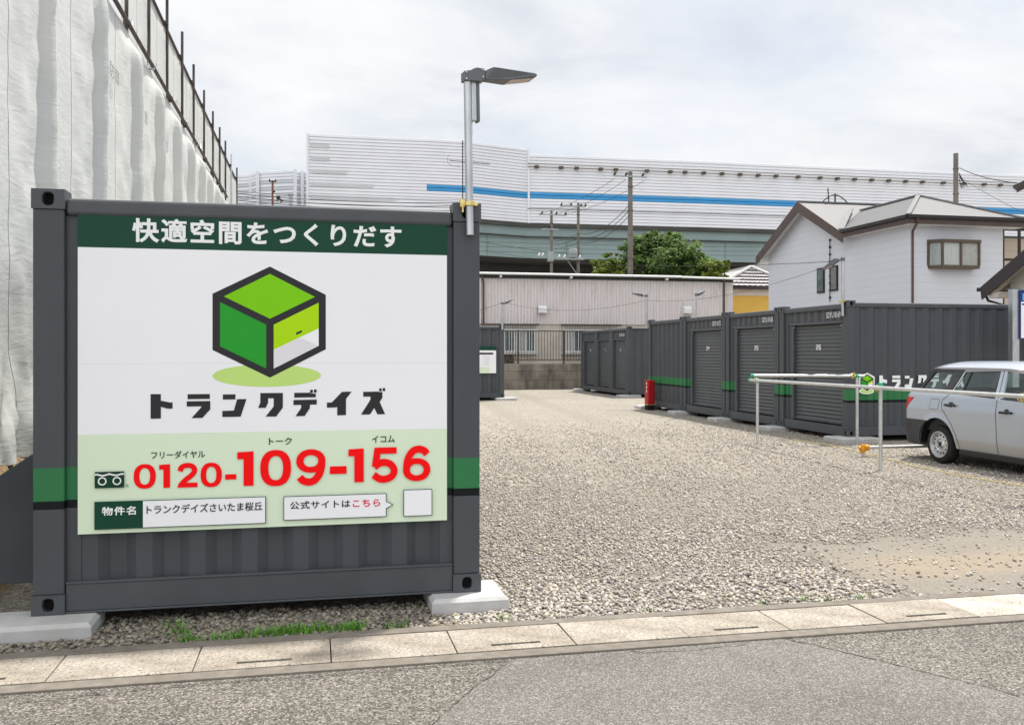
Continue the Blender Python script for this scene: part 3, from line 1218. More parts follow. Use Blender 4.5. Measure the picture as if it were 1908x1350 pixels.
# cube emblem
emb = MB()
y = lay()
cx_, cz_ = S(498, 699.5)
rx_, rz_ = (S(599, 699)[0] - S(397, 699)[0]) / 2, 0.066
flat(emb, [(cx_ + rx_ * math.cos(i * math.pi / 24), cz_ + rz_ * math.sin(i * math.pi / 24)) for i in range(48)], y)
emb.cur = 1
y = lay()
flat(emb, [S(*p) for p in [(503, 703.2), (607, 650.5), (607, 549), (502.9, 496.5), (396, 547), (396, 651.8)]], y)
y = lay()
emb.cur = 2
flat(emb, [S(*p) for p in [(503, 593.5), (586.8, 553), (502.9, 510), (417, 552)]], y)
emb.cur = 3
flat(emb, [S(*p) for p in [(410, 644.8), (496, 686), (496, 604.6), (410, 562.6)]], y)
emb.cur = 4
flat(emb, [S(*p) for p in [(510, 651.3), (593.8, 611.6), (593.8, 563.7), (510, 604.6)]], y)
emb.cur = 5
flat(emb, [S(*p) for p in [(510, 686.5), (593.8, 644), (593.8, 611.6), (510, 651.3)]], y)
y = lay()
emb.cur = 6
flat(emb, [S(*p) for p in [(510, 686.5), (593.8, 644), (559, 629), (510, 652)]], y)
emb.cur = 1
flat(emb, [S(*p) for p in [(551.8, 624), (562.7, 618.8), (562.7, 614.5), (551.8, 619.4)]], y)
emb.build('cube_emblem', [M_SHADOWG, M_DARKP, M_LIME, M_MIDG, M_YLIME, M_WPRINT, M_LGREY], board)

# blocky katakana name
KATA = [
    [[(700, 347), (783, 345), (783, 250), (838, 265), (878, 265), (878, 212), (862, 216), (783, 200), (783, 147), (700, 147)]],
    [[(1000, 188), (1180, 186), (1180, 146), (1000, 148)], [(1032, 342), (1120, 340), (1184, 270), (1184, 203), (993, 206), (993, 248), (1112, 246), (1112, 252)]],
    [[(1286, 191), (1388, 190), (1388, 149), (1286, 150)], [(1282, 333), (1430, 330), (1478, 187), (1402, 188), (1375, 280), (1282, 283)]],
]
KATA4 = [
    [[(65, 328), (150, 327), (204, 255), (204, 137), (22, 138), (22, 215), (4, 258), (65, 257), (85, 215), (85, 180), (130, 180), (130, 246)]],
    [[(296, 175), (470, 172), (470, 143), (430, 140), (425, 135), (296, 136)],
     [(306, 325), (380, 323), (422, 260), (422, 232), (478, 230), (478, 190), (290, 194), (290, 235), (352, 233), (352, 258)],
     [(424, 136), (446, 136), (446, 111), (424, 112)], [(455, 134), (477, 134), (477, 109), (455, 110)]],
    [[(643, 318), (714, 315), (714, 185), (760, 126), (682, 128), (600, 213), (560, 215), (560, 256), (630, 254), (643, 250)]],
    [[(835, 312), (908, 310), (942, 258), (968, 310), (1030, 308), (986, 210), (1008, 175), (1008, 130), (985, 130), (975, 126), (853, 128), (853, 167), (912, 166), (912, 190)],
     [(982, 124), (1002, 124), (1002, 100), (982, 100)], [(1010, 122), (1030, 122), (1030, 98), (1010, 98)]],
]
y = lay()
mb = MB()
katap = [[[c3(*p) for p in q] for q in g] for g in KATA] + [[[c4(*p) for p in q] for q in g] for g in KATA4]
for g in katap:
    for q in g:
        flat(mb, q, y)
mb.build('lettering', M_DARKP, board)


def sign_text(body, l, t, r, b, mat, off, name='lettering', spacing=1.0):
    """l, t, r, b: the printed line's box on the photograph, read at its left end."""
    x0, z1 = S(l, t)
    _, z0 = S(l, b)
    x1, _ = S(r, t)
    return text_part(name, body, (x0, lay(), z0), (1, 0, 0), (0, 0, 1), x1 - x0, z1 - z0, mat, board, off, spacing)


sign_text('快適空間をつくりだす', 246, 405.5, 748, 451.5, M_WTXT, 0.030, spacing=1.16)
sign_text('フリーダイヤル', 281.9, 840.3, 382.2, 854.5, M_GREENTXT, 0.013)
sign_text('トーク', 501, 814.9, 543.7, 828.5, M_GREENTXT, 0.014)
sign_text('イコム', 693, 811, 735.5, 824.5, M_GREENTXT, 0.014)

# red number, drawn as filled strokes
RB = MB()


def disp(pts, box, w, h):
    x0, z0, x1, z1 = box
    return [(x0 + p[0] / w * (x1 - x0), z0 + p[1] / h * (z1 - z0)) for p in pts]


def ring(box, ti, tz, e=2.35, n=48):
    x0, z0, x1, z1 = box
    cx, cz, a, b = (x0 + x1) / 2, (z0 + z1) / 2, (x1 - x0) / 2, (z1 - z0) / 2

    def pt(t, aa, bb):
        c, s = math.cos(t), math.sin(t)
        return cx + aa * math.copysign(abs(c) ** (2 / e), c), cz + bb * math.copysign(abs(s) ** (2 / e), s)
    y = lay()
    o = [pt(2 * math.pi * i / n, a, b) for i in range(n)]
    q = [pt(2 * math.pi * i / n, a * (1 - ti), b * (1 - tz)) for i in range(n)]
    RB.add([(x, y, z) for x, z in o + q], [(i, (i + 1) % n, n + (i + 1) % n, n + i) for i in range(n)])


def stroke(pts, wid, box, W=220.0, HH=276.0):
    P = [Vector((a, b)) for a, b in pts]
    # Catmull-Rom for smooth curves
    D = []
    for i in range(len(P) - 1):
        p0, p1, p2, p3 = P[max(i - 1, 0)], P[i], P[i + 1], P[min(i + 2, len(P) - 1)]
        for k in range(8):
            t = k / 8
            D.append(0.5 * ((2 * p1) + (p2 - p0) * t + (2 * p0 - 5 * p1 + 4 * p2 - p3) * t * t + (3 * p1 - p0 - 3 * p2 + p3) * t ** 3))
    D.append(P[-1])
    l, r = [], []
    for i, p in enumerate(D):
        d = (D[min(i + 1, len(D) - 1)] - D[max(i - 1, 0)]).normalized()
        n = Vector((-d.y, d.x)) * wid / 2
        l.append(tuple(p + n))
        r.append(tuple(p - n))
    y = lay()
    l, r = disp(l, box, W, HH), disp(r, box, W, HH)
    RB.grid([[(x, y, z) for x, z in l], [(x, y, z) for x, z in r]])


def fpoly(pts, box, W=220.0, HH=276.0):
    flat(RB, disp(pts, box, W, HH), lay())


def digit(ch, box):
    if ch == '0':
        ring(box, 0.52, 0.335)
    elif ch == '1':
        fpoly([(85, 0), (220, 0), (220, 276), (0, 270), (0, 214), (85, 214)], box)
    elif ch == '-':
        fpoly([(0, 0), (220, 0), (220, 276), (0, 276)], box)
    elif ch == '2':
        stroke([(32, 186), (45, 226), (80, 248), (120, 251), (162, 240), (186, 204), (178, 168), (148, 132), (92, 88), (48, 40)], 58, box)
        fpoly([(2, 0), (218, 0), (218, 54), (50, 54), (20, 54)], box)
    elif ch == '5':
        fpoly([(28, 276), (28, 226), (206, 226), (206, 276)], box)
        fpoly([(6, 128), (60, 118), (76, 230), (28, 276)], box)
        stroke([(26, 122), (66, 150), (110, 158), (158, 140), (186, 94), (168, 48), (118, 26), (66, 30), (20, 62)], 56, box)
    elif ch in '69':
        x0, z0, x1, z1 = box
        if ch == '9':
            bx = (x1, z1, x0, z0)
        else:
            bx = box
        rb = (bx[0], bx[1], bx[2], bx[1] + (bx[3] - bx[1]) * 0.655)
        rb = (min(rb[0], rb[2]), min(rb[1], rb[3]), max(rb[0], rb[2]), max(rb[1], rb[3]))
        ring(rb, 0.50, 0.50, 2.1)
        stroke([(194, 212), (168, 240), (126, 252), (82, 238), (48, 194), (32, 140), (29, 96)], 56, bx)


def dbox(f, l, t, r, b):
    x0, z1 = f(l, t)
    x1, z0 = f(r, b)
    return x0, z0, x1, z1


for ch, f, bx in [('0', c3, (563, 716, 742, 911)), ('1', c3, (770, 716, 858, 905)), ('2', c3, (915, 709, 1082, 900)), ('0', c3, (1106, 704, 1278, 897)), ('-', c3, (1305, 797, 1395, 837)),
                  ('1', c3, (1403, 612, 1535, 888)), ('0', c4, (22, 599, 270, 884)), ('9', c4, (312, 593, 548, 876)), ('-', c4, (583, 729, 718, 787)),
                  ('1', c4, (733, 586, 857, 854)), ('5', c4, (916, 578, 1136, 853)), ('6', c4, (1173, 567, 1394, 843))]:
    digit(ch, dbox(f, *bx))
RB.build('phone_number', M_RED, board)

# green telephone mark with two white loops
y = lay()
mk = MB()
bx = dbox(c3, 249, 777, 488, 902)
flat(mk, [(bx[0], bx[1]), (bx[2], bx[1]), (bx[2], bx[3]), (bx[0], bx[3])], y)
mk.cur = 1
w_, h_ = bx[2] - bx[0], bx[3] - bx[1]
for k, cxn in enumerate((0.255, 0.755)):
    y = lay()
    n = 28
    o = [(bx[0] + w_ * cxn + 0.0235 * math.cos(2 * math.pi * i / n), bx[1] + h_ * 0.42 + 0.0235 * math.sin(2 * math.pi * i / n)) for i in range(n)]
    q = [(bx[0] + w_ * cxn + 0.0165 * math.cos(2 * math.pi * i / n), bx[1] + h_ * 0.42 + 0.0165 * math.sin(2 * math.pi * i / n)) for i in range(n)]
    mk.add([(x, y, z) for x, z in o + q], [(i, (i + 1) % n, n + (i + 1) % n, n + i) for i in range(n)])
y = lay()
cur = [(0.0, 0.84), (0.10, 0.84), (0.25, 0.76), (0.38, 0.80), (0.5, 0.86), (0.62, 0.80), (0.75, 0.76), (0.90, 0.84), (1.0, 0.84)]
mk.grid([[(bx[0] + w_ * a, y, bx[1] + h_ * b + s * 0.0045) for a, b in cur] for s in (1, -1)])
mk.build('telephone_mark', [M_GREENTXT, M_WTXT], board)
sign_text('®', 235.0, 901, 240.0, 906.5, M_GREENTXT, 0.004)


# framed boxes at the foot
def frame_box(name, pts_fn, l, t, r, b, dark_to=None, arrow=False):
    x0, z0, x1, z1 = dbox(pts_fn, l, t, r, b)
    e = 0.0042
    y = lay()
    m_ = MB()
    mid = (z0 + z1) / 2
    o = [(x0, z0), (x1, z0)] + ([(x1, mid - 0.022), (x1 + 0.043, mid), (x1, mid + 0.022)] if arrow else []) + [(x1, z1), (x0, z1)]
    q = [(x0 + e, z0 + e), (x1 - e, z0 + e)] + ([(x1 - e, mid - 0.0195), (x1 + 0.034, mid), (x1 - e, mid + 0.0195)] if arrow else []) + [(x1 - e, z1 - e), (x0 + e, z1 - e)]
    flat(m_, o, y)
    y = lay()
    m_.cur = 1
    if dark_to is None:
        flat(m_, q, y)
    else:
        xd = pts_fn(dark_to, t)[0]
        flat(m_, [(xd, z0 + e), (x1 - e, z0 + e), (x1 - e, z1 - e), (xd, z1 - e)], y)
    m_.build(name, [M_GPRINT if dark_to else M_GREENTXT, M_WPRINT], board)


frame_box('name_box', c3, 247, 1018, 1636, 1192, dark_to=641)
frame_box('speech_box', c4, 210, 970, 1040, 1133, arrow=True)
frame_box('blank_box', c4, 1177, 916, 1408, 1123)
x0, _ = S(190.7, 950)
zc = (c3(0, 1018)[1] + c3(0, 1192)[1]) / 2
for body, l, r, hh, m_, off in (('物件名', 190.7, 254.3, 0.050, M_WTXT, 0.026), ('トランクデイズさいたま桜丘', 273.8, 489.0, 0.052, M_DARKP, 0.016)):
    xa, xb = S(l, 950)[0], S(r, 950)[0]
    text_part('lettering', body, (xa, lay(), zc - hh / 2), (1, 0, 0), (0, 0, 1), xb - xa, hh, m_, board, off, 1.14 if off > 0.02 else 1.0)
zc = (c4(0, 970)[1] + c4(0, 1133)[1]) / 2
for body, l, r, hh, m_ in (('公式サイトは', 540.4, 652.5, 0.047, M_DARKP), ('こちら', 657, 708, 0.044, M_CREDTXT)):
    xa, xb = S(l, 950)[0], S(r, 950)[0]
    text_part('lettering', body, (xa, lay(), zc - hh / 2), (1, 0, 0), (0, 0, 1), xb - xa, hh, m_, board, 0.018, 1.10)

# lettering and emblem on the side of the container with shutter 26 (painted on its near long side)
gx = lambda px: at_y(px, 715, RY)[0]
yw = RW - 0.028 + 0.0025


def side_pt(px, py):
    p = at_y(px, py, RY)
    return Vector((yw, p.x - RX, p.z - 0.09))


mb = MB()
off = [0.0]


def sp(poly, mi, dx):
    mb.cur = mi
    mb.face([side_pt(*p) + Vector((dx, 0, 0)) for p in poly])


def z2(x, y):
    return 1590 + x / 9.54, 680 + y / 9.54


sp([z2(250 + 135 * math.cos(-i * math.pi / 12), 462 + 55 * math.sin(-i * math.pi / 12)) for i in range(24)], 1, 0)
sp([z2(250 + 112 * math.cos(-i * math.pi / 12), 462 + 42 * math.sin(-i * math.pi / 12)) for i in range(24)], 0, 0.0010)
sp([z2(*p) for p in [(262, 470), (392, 400), (392, 205), (262, 135), (118, 210), (118, 395)]], 1, 0.0020)
sp([z2(*p) for p in [(262, 462), (372, 385), (372, 235), (262, 160), (138, 235), (138, 385)]], 2, 0.0030)
sp([z2(*p) for p in [(262, 292), (340, 243), (262, 180), (170, 240)]], 3, 0.0040)
sp([z2(*p) for p in [(155, 380), (254, 440), (254, 310), (155, 258)]], 4, 0.0040)
sp([z2(*p) for p in [(272, 350), (358, 300), (358, 262), (272, 312)]], 5, 0.0040)
sp([z2(*p) for p in [(272, 430), (358, 376), (358, 300), (272, 350)]], 1, 0.0040)
mb.build('cube_emblem', [M_SHADOWG, M_WTXT, M_DARKP, M_LIME, M_MIDG, M_YLIME], c26)
mb = MB()
# the same block letters, white, from x = 9.69 onwards along the wall
sc = 0.215 / (S(0, 732)[1] - S(0, 778)[1]) * 1.0
k0 = katap[0][0][0][0]
zlow = min(p[1] for g in katap for q in g for p in q)
start = at_y(1640, 715, RY).x - RX
kw = (at_y(1736, 715, RY).x - at_y(1640, 715, RY).x) / (katap[4][0][0][0] - k0)
zb = 0.845
for g in katap:
    for q in g:
        mb.face([(yw, start + (p[0] - k0) * kw, zb + (p[1] - zlow) * 1.62) for p in q])
mb.build('lettering', M_WTXT, c26)

# small notice on the far container behind the board
nt_ = thing('notice_board', 'small white notice with green header on the far container', 'sign', (0, 29.555, 0))
a0, a1 = at_y(870, 680, 29.555), at_y(924.5, 680, 29.555)
zt, zh, zf, zb_ = [at_y(910, q, 29.555).z for q in (645.5, 652.5, 684, 695)]
mb = MB()
mb.box(a0.x, a1.x, 0, 0.012, zb_, zt)
mb.build('panel', M_WPRINT, nt_)
mb = MB()
mb.face([(a0.x, -0.002, zh), (a1.x, -0.002, zh), (a1.x, -0.002, zt), (a0.x, -0.002, zt)])
mb.build('header_band', M_GPRINT, nt_)
mb = MB()
mb.face([(a0.x, -0.002, zb_), (a1.x - 0.22, -0.002, zb_), (a1.x - 0.22, -0.002, zf), (a0.x, -0.002, zf)])
mb.build('footer_band', M_PALE, nt_)
mb = MB()
xr_ = a1.x - 0.10
mb.face([(a0.x + 0.1, -0.003, zh - 0.135), (xr_, -0.003, zh - 0.135), (xr_, -0.003, zh - 0.075), (a0.x + 0.1, -0.003, zh - 0.075)])
mb.build('title_bar', M_DARKP, nt_)
mb = MB()
for i in range(9):
    zl = zh - 0.19 - i * 0.036
    mb.face([(a1.x - 0.42, -0.003, zl), (a1.x - 0.42 + random.uniform(0.15, 0.27), -0.003, zl), (a1.x - 0.42 + 0.2, -0.003, zl + 0.014), (a1.x - 0.42, -0.003, zl + 0.014)])
mb.build('printed_lines', M_LGREY, nt_)

# ================================================================ floodlights on poles
M_LED = pm('floodlight glass', (0.55, 0.42, 0.36), 0.25, var=0.25, scale=40)


def floodlight(label, base, top_z, head_dir, big=False, tilt=0.0, r=0.024):
    t = thing('pole_floodlight', label, 'floodlight', base, 0, 'floodlights clamped to the containers')
    hz = top_z - base[2]
    mb = MB()
    mb.tube((0, 0, 0), (0, 0, hz), r, 14)
    if big:
        mb.tube((0.017, 0.014, 0.62), (0.017, 0.014, hz), 0.012, 8)
    mb.build('pole', M_GALV, t, smooth=40)
    d = Vector(head_dir).normalized()
    e = Vector((-d.y, d.x, 0))
    up = Vector((0, 0, 1))
    f = (d * math.cos(tilt) + up * math.sin(tilt)).normalized()
    n = e.cross(f)
    if n.z < 0:
        n = -n
    top = Vector((0, 0, hz))
    if big:
        mb = MB()
        mb.obox(top + d * 0.040 + e * 0.012 + up * -0.155, d * 0.017, e * 0.020, up * 0.130)
        mb.build('arm_sleeve', M_GALV, t, bevel=0.004)
        mb = MB()
        mb.obox(top + d * 0.066 + e * 0.012 + up * -0.155, d * 0.0085, e * 0.026, up * 0.135)
        mb.build('cable_cover', M_DGREY, t, bevel=0.004)
        mb = MB()
        pl = [(-0.030, -0.050), (0.078, -0.046), (0.102, -0.040), (0.102, 0.034), (0.052, 0.036), (0.034, 0.030), (0.010, 0.016), (-0.030, 0.008)]
        mb.prism(pl, lambda a, b: top + d * a + up * b - e * 0.036, lambda a, b: top + d * a + up * b + e * 0.036)
        mb.build('bracket', M_DGREY, t, bevel=0.003)
        for a, b in ((-0.020, 0.000), (-0.020, -0.040), (0.088, 0.024), (0.088, -0.020)):
            mb = MB()
            mb.tube(top + d * a + up * b - e * 0.034, top + d * a + up * b - e * 0.042, 0.006, 8)
            mb.build('screw', M_GALV, t)
        s = 1.0
        h0 = top + d * 0.104 + up * 0.0
    else:
        s = 0.95
        mb = MB()
        mb.tube(top - up * 0.06, top + d * 0.10 - up * 0.055, 0.014, 8)
        mb.tube(top - up * 0.09, top - up * 0.03, r + 0.01, 10)
        mb.build('bracket', M_DGREY, t, smooth=40)
        h0 = top + d * 0.09 - up * 0.05
    # wedge shaped housing: thick at the bracket, thin at the far edge
    prof = [(0.0, -0.036), (0.0, 0.022), (0.045, 0.036), (0.085, 0.035), (0.325, 0.010), (0.340, -0.002), (0.33, -0.012), (0.15, -0.036)]
    mb = MB()
    wd = 0.068
    mb.prism([(a * s, b * s) for a, b in prof], lambda a, b: h0 + f * a + n * b - e * wd * (0.5 if a < 0.01 else 1.0), lambda a, b: h0 + f * a + n * b + e * wd * (0.30 if a < 0.01 else 1.0))
    hd = mb.build('lamp_head', M_DGREY, t, bevel=0.006)
    mb = MB()
    p0, p1 = h0 + f * 0.155 * s + n * (-0.0368 * s), h0 + f * 0.315 * s + n * (-0.0170 * s)
    mb.face([p0 - e * 0.055, p1 - e * 0.055, p1 + e * 0.055, p0 + e * 0.055])
    mb.build('lens', M_LED, hd)
    return t


lp = at_y(875.5, 438, FY - 0.030)
fl = floodlight('floodlight with dark wedge head on a steel pole clamped to the big container corner', (lp.x, FY - 0.030, lp.z), at_y(870, 138, FY - 0.03).z, (0.985, 0.17, 0), True, R(3.5))
fl.rotation_euler = (0, R(-0.9), 0)
mb = MB()
zc = at_y(876, 380, FY - 0.03).z - lp.z
mb.lathe([(0.026, -0.014), (0.034, -0.014), (0.034, 0.014), (0.026, 0.014), (0.026, -0.014)], (0, 0, zc), (0, 0, 1), 20)
mb.box(-0.058, -0.030, -0.012, 0.030, zc - 0.022, zc + 0.028)
mb.box(0.030, 0.052, -0.010, 0.012, zc - 0.012, zc + 0.010)
mb.tube((-0.044, -0.016, zc - 0.055), (-0.044, -0.016, zc + 0.0), 0.007, 8)
mb.build('clamp', M_BRASS, fl, bevel=0.003)

p = at_x(1567, 570, RX - 0.03)
q = at_x(1567, 478, RX - 0.03)
f26 = floodlight('floodlight tilted down on a pale pole at the corner of the container with shutter 26', (RX - 0.03, 14.56, 2.22), 3.28, (-0.55, 0.83, 0), False, R(-32), 0.027)
mb = MB()
mb.box(-0.05, 0.055, -0.03, 0.05, 0.235, 0.275)
mb.build('clamp', M_BRASS, f26, bevel=0.003)
p = at_x(1297, 600, RX - 0.02)
floodlight('floodlight with pale tilted head above the container with shutter 24', (RX - 0.02, p.y, 2.42), 3.05, (0.75, 0.66, 0), False, R(20), 0.022)
floodlight('floodlight with small black head at the far left end of the shutter row', (RX - 0.02, 24.40, 2.30), at_x(1207, 547, RX).z, (-0.96, 0.25, 0), False, R(12), 0.035)
floodlight('slim floodlight on the far container that carries the notice', (6.03, 29.52, 2.33), at_y(937, 562, 29.5).z, (0.9, 0.4, 0), False, R(25), 0.035)

# red extinguisher box beside the plain container end
M_REDBOX = pm('red box plastic', (0.36, 0.008, 0.012), 0.35, var=0.12, scale=5)
ex = thing('extinguisher_box', 'red fire extinguisher box on a black base beside the plain container end', 'extinguisher box', (8.975, 23.7, 0), R(0))
mb = MB()
mb.prism([(-0.08, -0.13), (0.08, -0.13), (0.105, -0.10), (0.105, 0.13), (-0.105, 0.13), (-0.105, -0.10)], lambda a, b: (a, b, 0.16), lambda a, b: (a, b, 0.82))
mb.build('cabinet', M_REDBOX, ex, bevel=0.012)
mb = MB()
mb.box(-0.10, 0.10, -0.125, 0.125, 0.0, 0.135)
mb.build('base', M_BLACK, ex, bevel=0.006)
mb = MB()
mb.box(-0.107, 0.107, -0.132, 0.132, 0.138, 0.158)
mb.build('trim_strip', M_BRASS, ex)
for i in range(3):
    mb = MB()
    mb.face([(-0.107, -0.01, 0.69 - i * 0.105), (-0.107, -0.06, 0.69 - i * 0.105), (-0.107, -0.06, 0.76 - i * 0.105), (-0.107, -0.01, 0.76 - i * 0.105)])
    mb.build('white_marking', M_WTXT, ex)

# slanted dark steel plate behind the left front corner of the big container
M_PLATE = pm('dark plate steel', (0.040, 0.048, 0.055), 0.5, var=0.1, scale=4)
pl = [at_y(a, b, 5.78) for a, b in ((57, 832), (57, 1085), (0, 1088), (-60, 1091), (-60, 938), (0, 885))]
mb = MB()
mb.prism([(p.x, p.z) for p in pl] , lambda a, b: (a + 0.07 if a > -1.7 else a, 5.78, b), lambda a, b: (a + 0.07 if a > -1.7 else a, 5.80, b))
tag(mb.build('steel_plate', M_PLATE, bevel=0.004), 'dark grey steel plate with slanted top, left of the big container', 'steel plate')
# ================================================================ neighbouring plot, scaffold and sheets
M_SOIL = pm('bare soil with dead leaves', (0.20, 0.135, 0.075), 0.95, var=0.5, scale=22, bump=0.8, bscale=40, dirt=(0.36, 0.27, 0.16), dscale=5, damt=0.8)
mb = MB()
gx_ = np.arange(-9, -1.64, 0.35)
gy_ = np.arange(5.86, 40, 0.6)


def bank_z(x, y):
    k = (1 - smoothstep(-2.25, -1.95, x)) * smoothstep(6.0, 6.7, y)
    return -0.06 + 0.86 * k + 0.02 * noise.noise(Vector((x * 2, y * 2, 4))) * k


mb.grid([[(x, y, bank_z(x, y)) for x in sorted(list(gx_) + [-2.3, -2.2, -2.1, -2.05, -2.0, -1.95, -1.8, -1.64])] for y in gy_])
tag(mb.build('terrain', M_SOIL, smooth=180), kind='structure')


def sheet_mat():
    m, nt, b = new_mat('white soundproof sheet')
    N, L = nt.nodes.new, nt.links.new
    t = N('ShaderNodeTexCoord')
    n = N('ShaderNodeTexNoise')
    n.inputs['Scale'].default_value = 1.2
    n.inputs['Detail'].default_value = 7
    L(t.outputs['Object'], n.inputs['Vector'])
    r = N('ShaderNodeValToRGB')
    r.color_ramp.elements[0].position = 0.3
    r.color_ramp.elements[0].color = (0.52, 0.54, 0.53, 1)
    r.color_ramp.elements[1].position = 0.6
    r.color_ramp.elements[1].color = (0.60, 0.615, 0.60, 1)
    L(n.outputs[0], r.inputs[0])
    L(r.outputs[0], b.inputs['Base Color'])
    b.inputs['Roughness'].default_value = 0.48
    mp = N('ShaderNodeMapping')
    mp.inputs['Rotation'].default_value = (R(35), 0, 0)
    mp.inputs['Scale'].default_value = (1, 2.0, 7.0)
    L(t.outputs['Object'], mp.inputs[0])
    n2 = N('ShaderNodeTexNoise')
    n2.inputs['Scale'].default_value = 2.2
    n2.inputs['Detail'].default_value = 6
    n2.inputs['Distortion'].default_value = 0.6
    L(mp.outputs[0], n2.inputs['Vector'])
    bp = N('ShaderNodeBump')
    bp.inputs['Strength'].default_value = 0.12
    bp.inputs['Distance'].default_value = 0.05
    L(n2.outputs[0], bp.inputs['Height'])
    L(bp.outputs[0], b.inputs['Normal'])
    return m


M_SHEET = sheet_mat()
M_TUBE = pm('rusty scaffold tube', (0.085, 0.070, 0.064), 0.55, metal=0.4, var=0.5, scale=5, stretch=(1, 1, 0.4))
M_TUBE2 = pm('pale scaffold tube', (0.50, 0.52, 0.53), 0.4, metal=0.5, var=0.1, scale=8)
M_SEAM = pm('sheet seam', (0.34, 0.35, 0.35), 0.6)
M_MARK = pm('faded grey print', (0.13, 0.14, 0.14), 0.6, var=0.2, scale=30)
XS, XU = -2.30, -2.66
seams = [-1.9, 0.0]
# sheet edges seen on the photograph along the plane x = XS
edges_px = [-420, -95, 57, 163, 235, 280, 315, 342.5, 363, 380, 394, 404.5, 413]
ye = []
for a in edges_px:
    r_ = ray(a)
    ye.append(XS * r_[1] / r_[0])
ZTOP = at_x(205, 0, XS).z
ordn = ['nearest, cut by the left photo edge', 'its bunched foot resting on the soil', 'smooth, beside the container corner', 'third from the left edge', 'fourth from the left edge', 'fifth from the left edge', 'sixth from the left edge', 'seventh from the left edge',
        'eighth from the left edge', 'ninth from the left edge', 'tenth from the left edge', 'eleventh and farthest of the lower row']


def sheet(yA, yB, z0, z1, X, seed, foot=False, amp0=1.0, marks=True, name='scaffold_sheet', label='', group='', nz=48, nu=64):
    ln = yB - yA
    mb = MB()
    rows = []
    for j in range(nz + 1):
        w = j / nz
        z = z0 + (z1 - z0) * w
        row = []
        for i in range(nu + 1):
            u = i / nu
            o = 0.0
            # pleat where two sheets are tied together, then the hollow behind the next edge
            jg = 0.003 * noise.noise(Vector((seed, z * 0.8, 1.0)))
            amp = 1.0 + 0.10 * noise.noise(Vector((seed * 3, z * 0.55, 4.0)))
            o += 0.045 * smoothstep(0.66, 0.80, u)
            o += (0.03 * smoothstep(0.80, 0.90 + jg, u) + 0.125 * amp * smoothstep(0.915 + jg, 0.955 + jg, u)) * (1.0 - 0.5 * smoothstep(0.9, 1, w))
            o -= (0.075 + 0.125 * amp) * smoothstep(0.97 + jg, 0.985 + jg, u)
            o += 0.006 * noise.noise(Vector((u * 2.2 + seed * 5, z * 0.9, 2.0)))
            wr = 0.35 + 0.9 * smoothstep(0.5, 0.85, u)
            o += 0.011 * wr * noise.noise(Vector(((u * ln * 2.0 - z * 1.7) * 1.6 + seed, z * 1.1 + u * 2, seed)))
            o += 0.006 * wr * noise.noise(Vector((u * ln * 9 + z * 4, z * 9 - u * 6, seed * 2)))
            cr = smoothstep(0.60, 0.68, u) * (1 - smoothstep(0.90, 0.95, u))
            o += 0.016 * cr * noise.noise(Vector((u * 5 + seed, (z + u * ln * 0.9) * 3.6, seed * 3)))
            o += 0.008 * (1 - smoothstep(0.0, 0.25, u)) * noise.noise(Vector((u * 6 + seed, (z - u * ln * 1.2) * 2.6, seed * 7)))
            o *= amp0 * (0.1 + 0.9 * (1 - smoothstep(0.93, 0.995, w)))
            zz2 = z
            if foot:
                k = 1 - smoothstep(0.0, 0.22, w)
                o += k * (0.11 * noise.noise(Vector((u * 7.0 + 3, z * 2.2 - u * 3, 6))) + 0.05 * noise.noise(Vector((u * 14.0, z * 6 + u * 9, 2))) + 0.06)
                zz2 += k * 0.09 * noise.noise(Vector((u * 4, 0, 8)))
            else:
                zz2 += (1 - smoothstep(0, 0.05, w)) * 0.03 * noise.noise(Vector((u * 5, seed, 8)))
            row.append((o, u * ln, zz2 - z0))
        rows.append(row)
    mb.grid(rows)
    t = mb.build(name, M_SHEET, smooth=180, loc=(X, yA, z0))
    tag(t, label, 'sheet', group)
    if z1 > 1:
        sm = MB()
        us = 0.655
        sm.path([(r_[int(us * nu)][0] + 0.001, r_[int(us * nu)][1], r_[int(us * nu)][2]) for r_ in rows], 0.0028, 5)
        sm.build('seam', M_SEAM, t)
    if marks:
        hh = z1 - z0
        text_part('printed_mark', '防音', (0.06, ln * 0.36, hh * marks), (0, 1, 0), (0, 0, 1), 0.50, 0.17, M_MARK, t, 0.0)
        text_part('printed_mark', '防音', (0.06, ln * 0.20, hh * marks + 0.12), (0, 1, 0), (0, 0, 1), 0.24, 0.10, M_MARK, t, 0.0)
    return t


for i in range(len(ye) - 1):
    if ye[i + 1] < 0.3:
        continue
    a = max(ye[i], 2.6)
    sheet(a, ye[i + 1] + 0.06, 0.76 if i <= 1 else 0.82, ZTOP - 0.03 - 0.01 * (i % 2), XS + (0.006 if i % 2 else 0), i * 1.37 + 0.6, foot=(i <= 1), marks=(0.815 - 0.002 * i) if i >= 3 else 0,
          label='tall white scaffold sheet of the lower row, ' + ordn[i], group='lower row of white scaffold sheets')

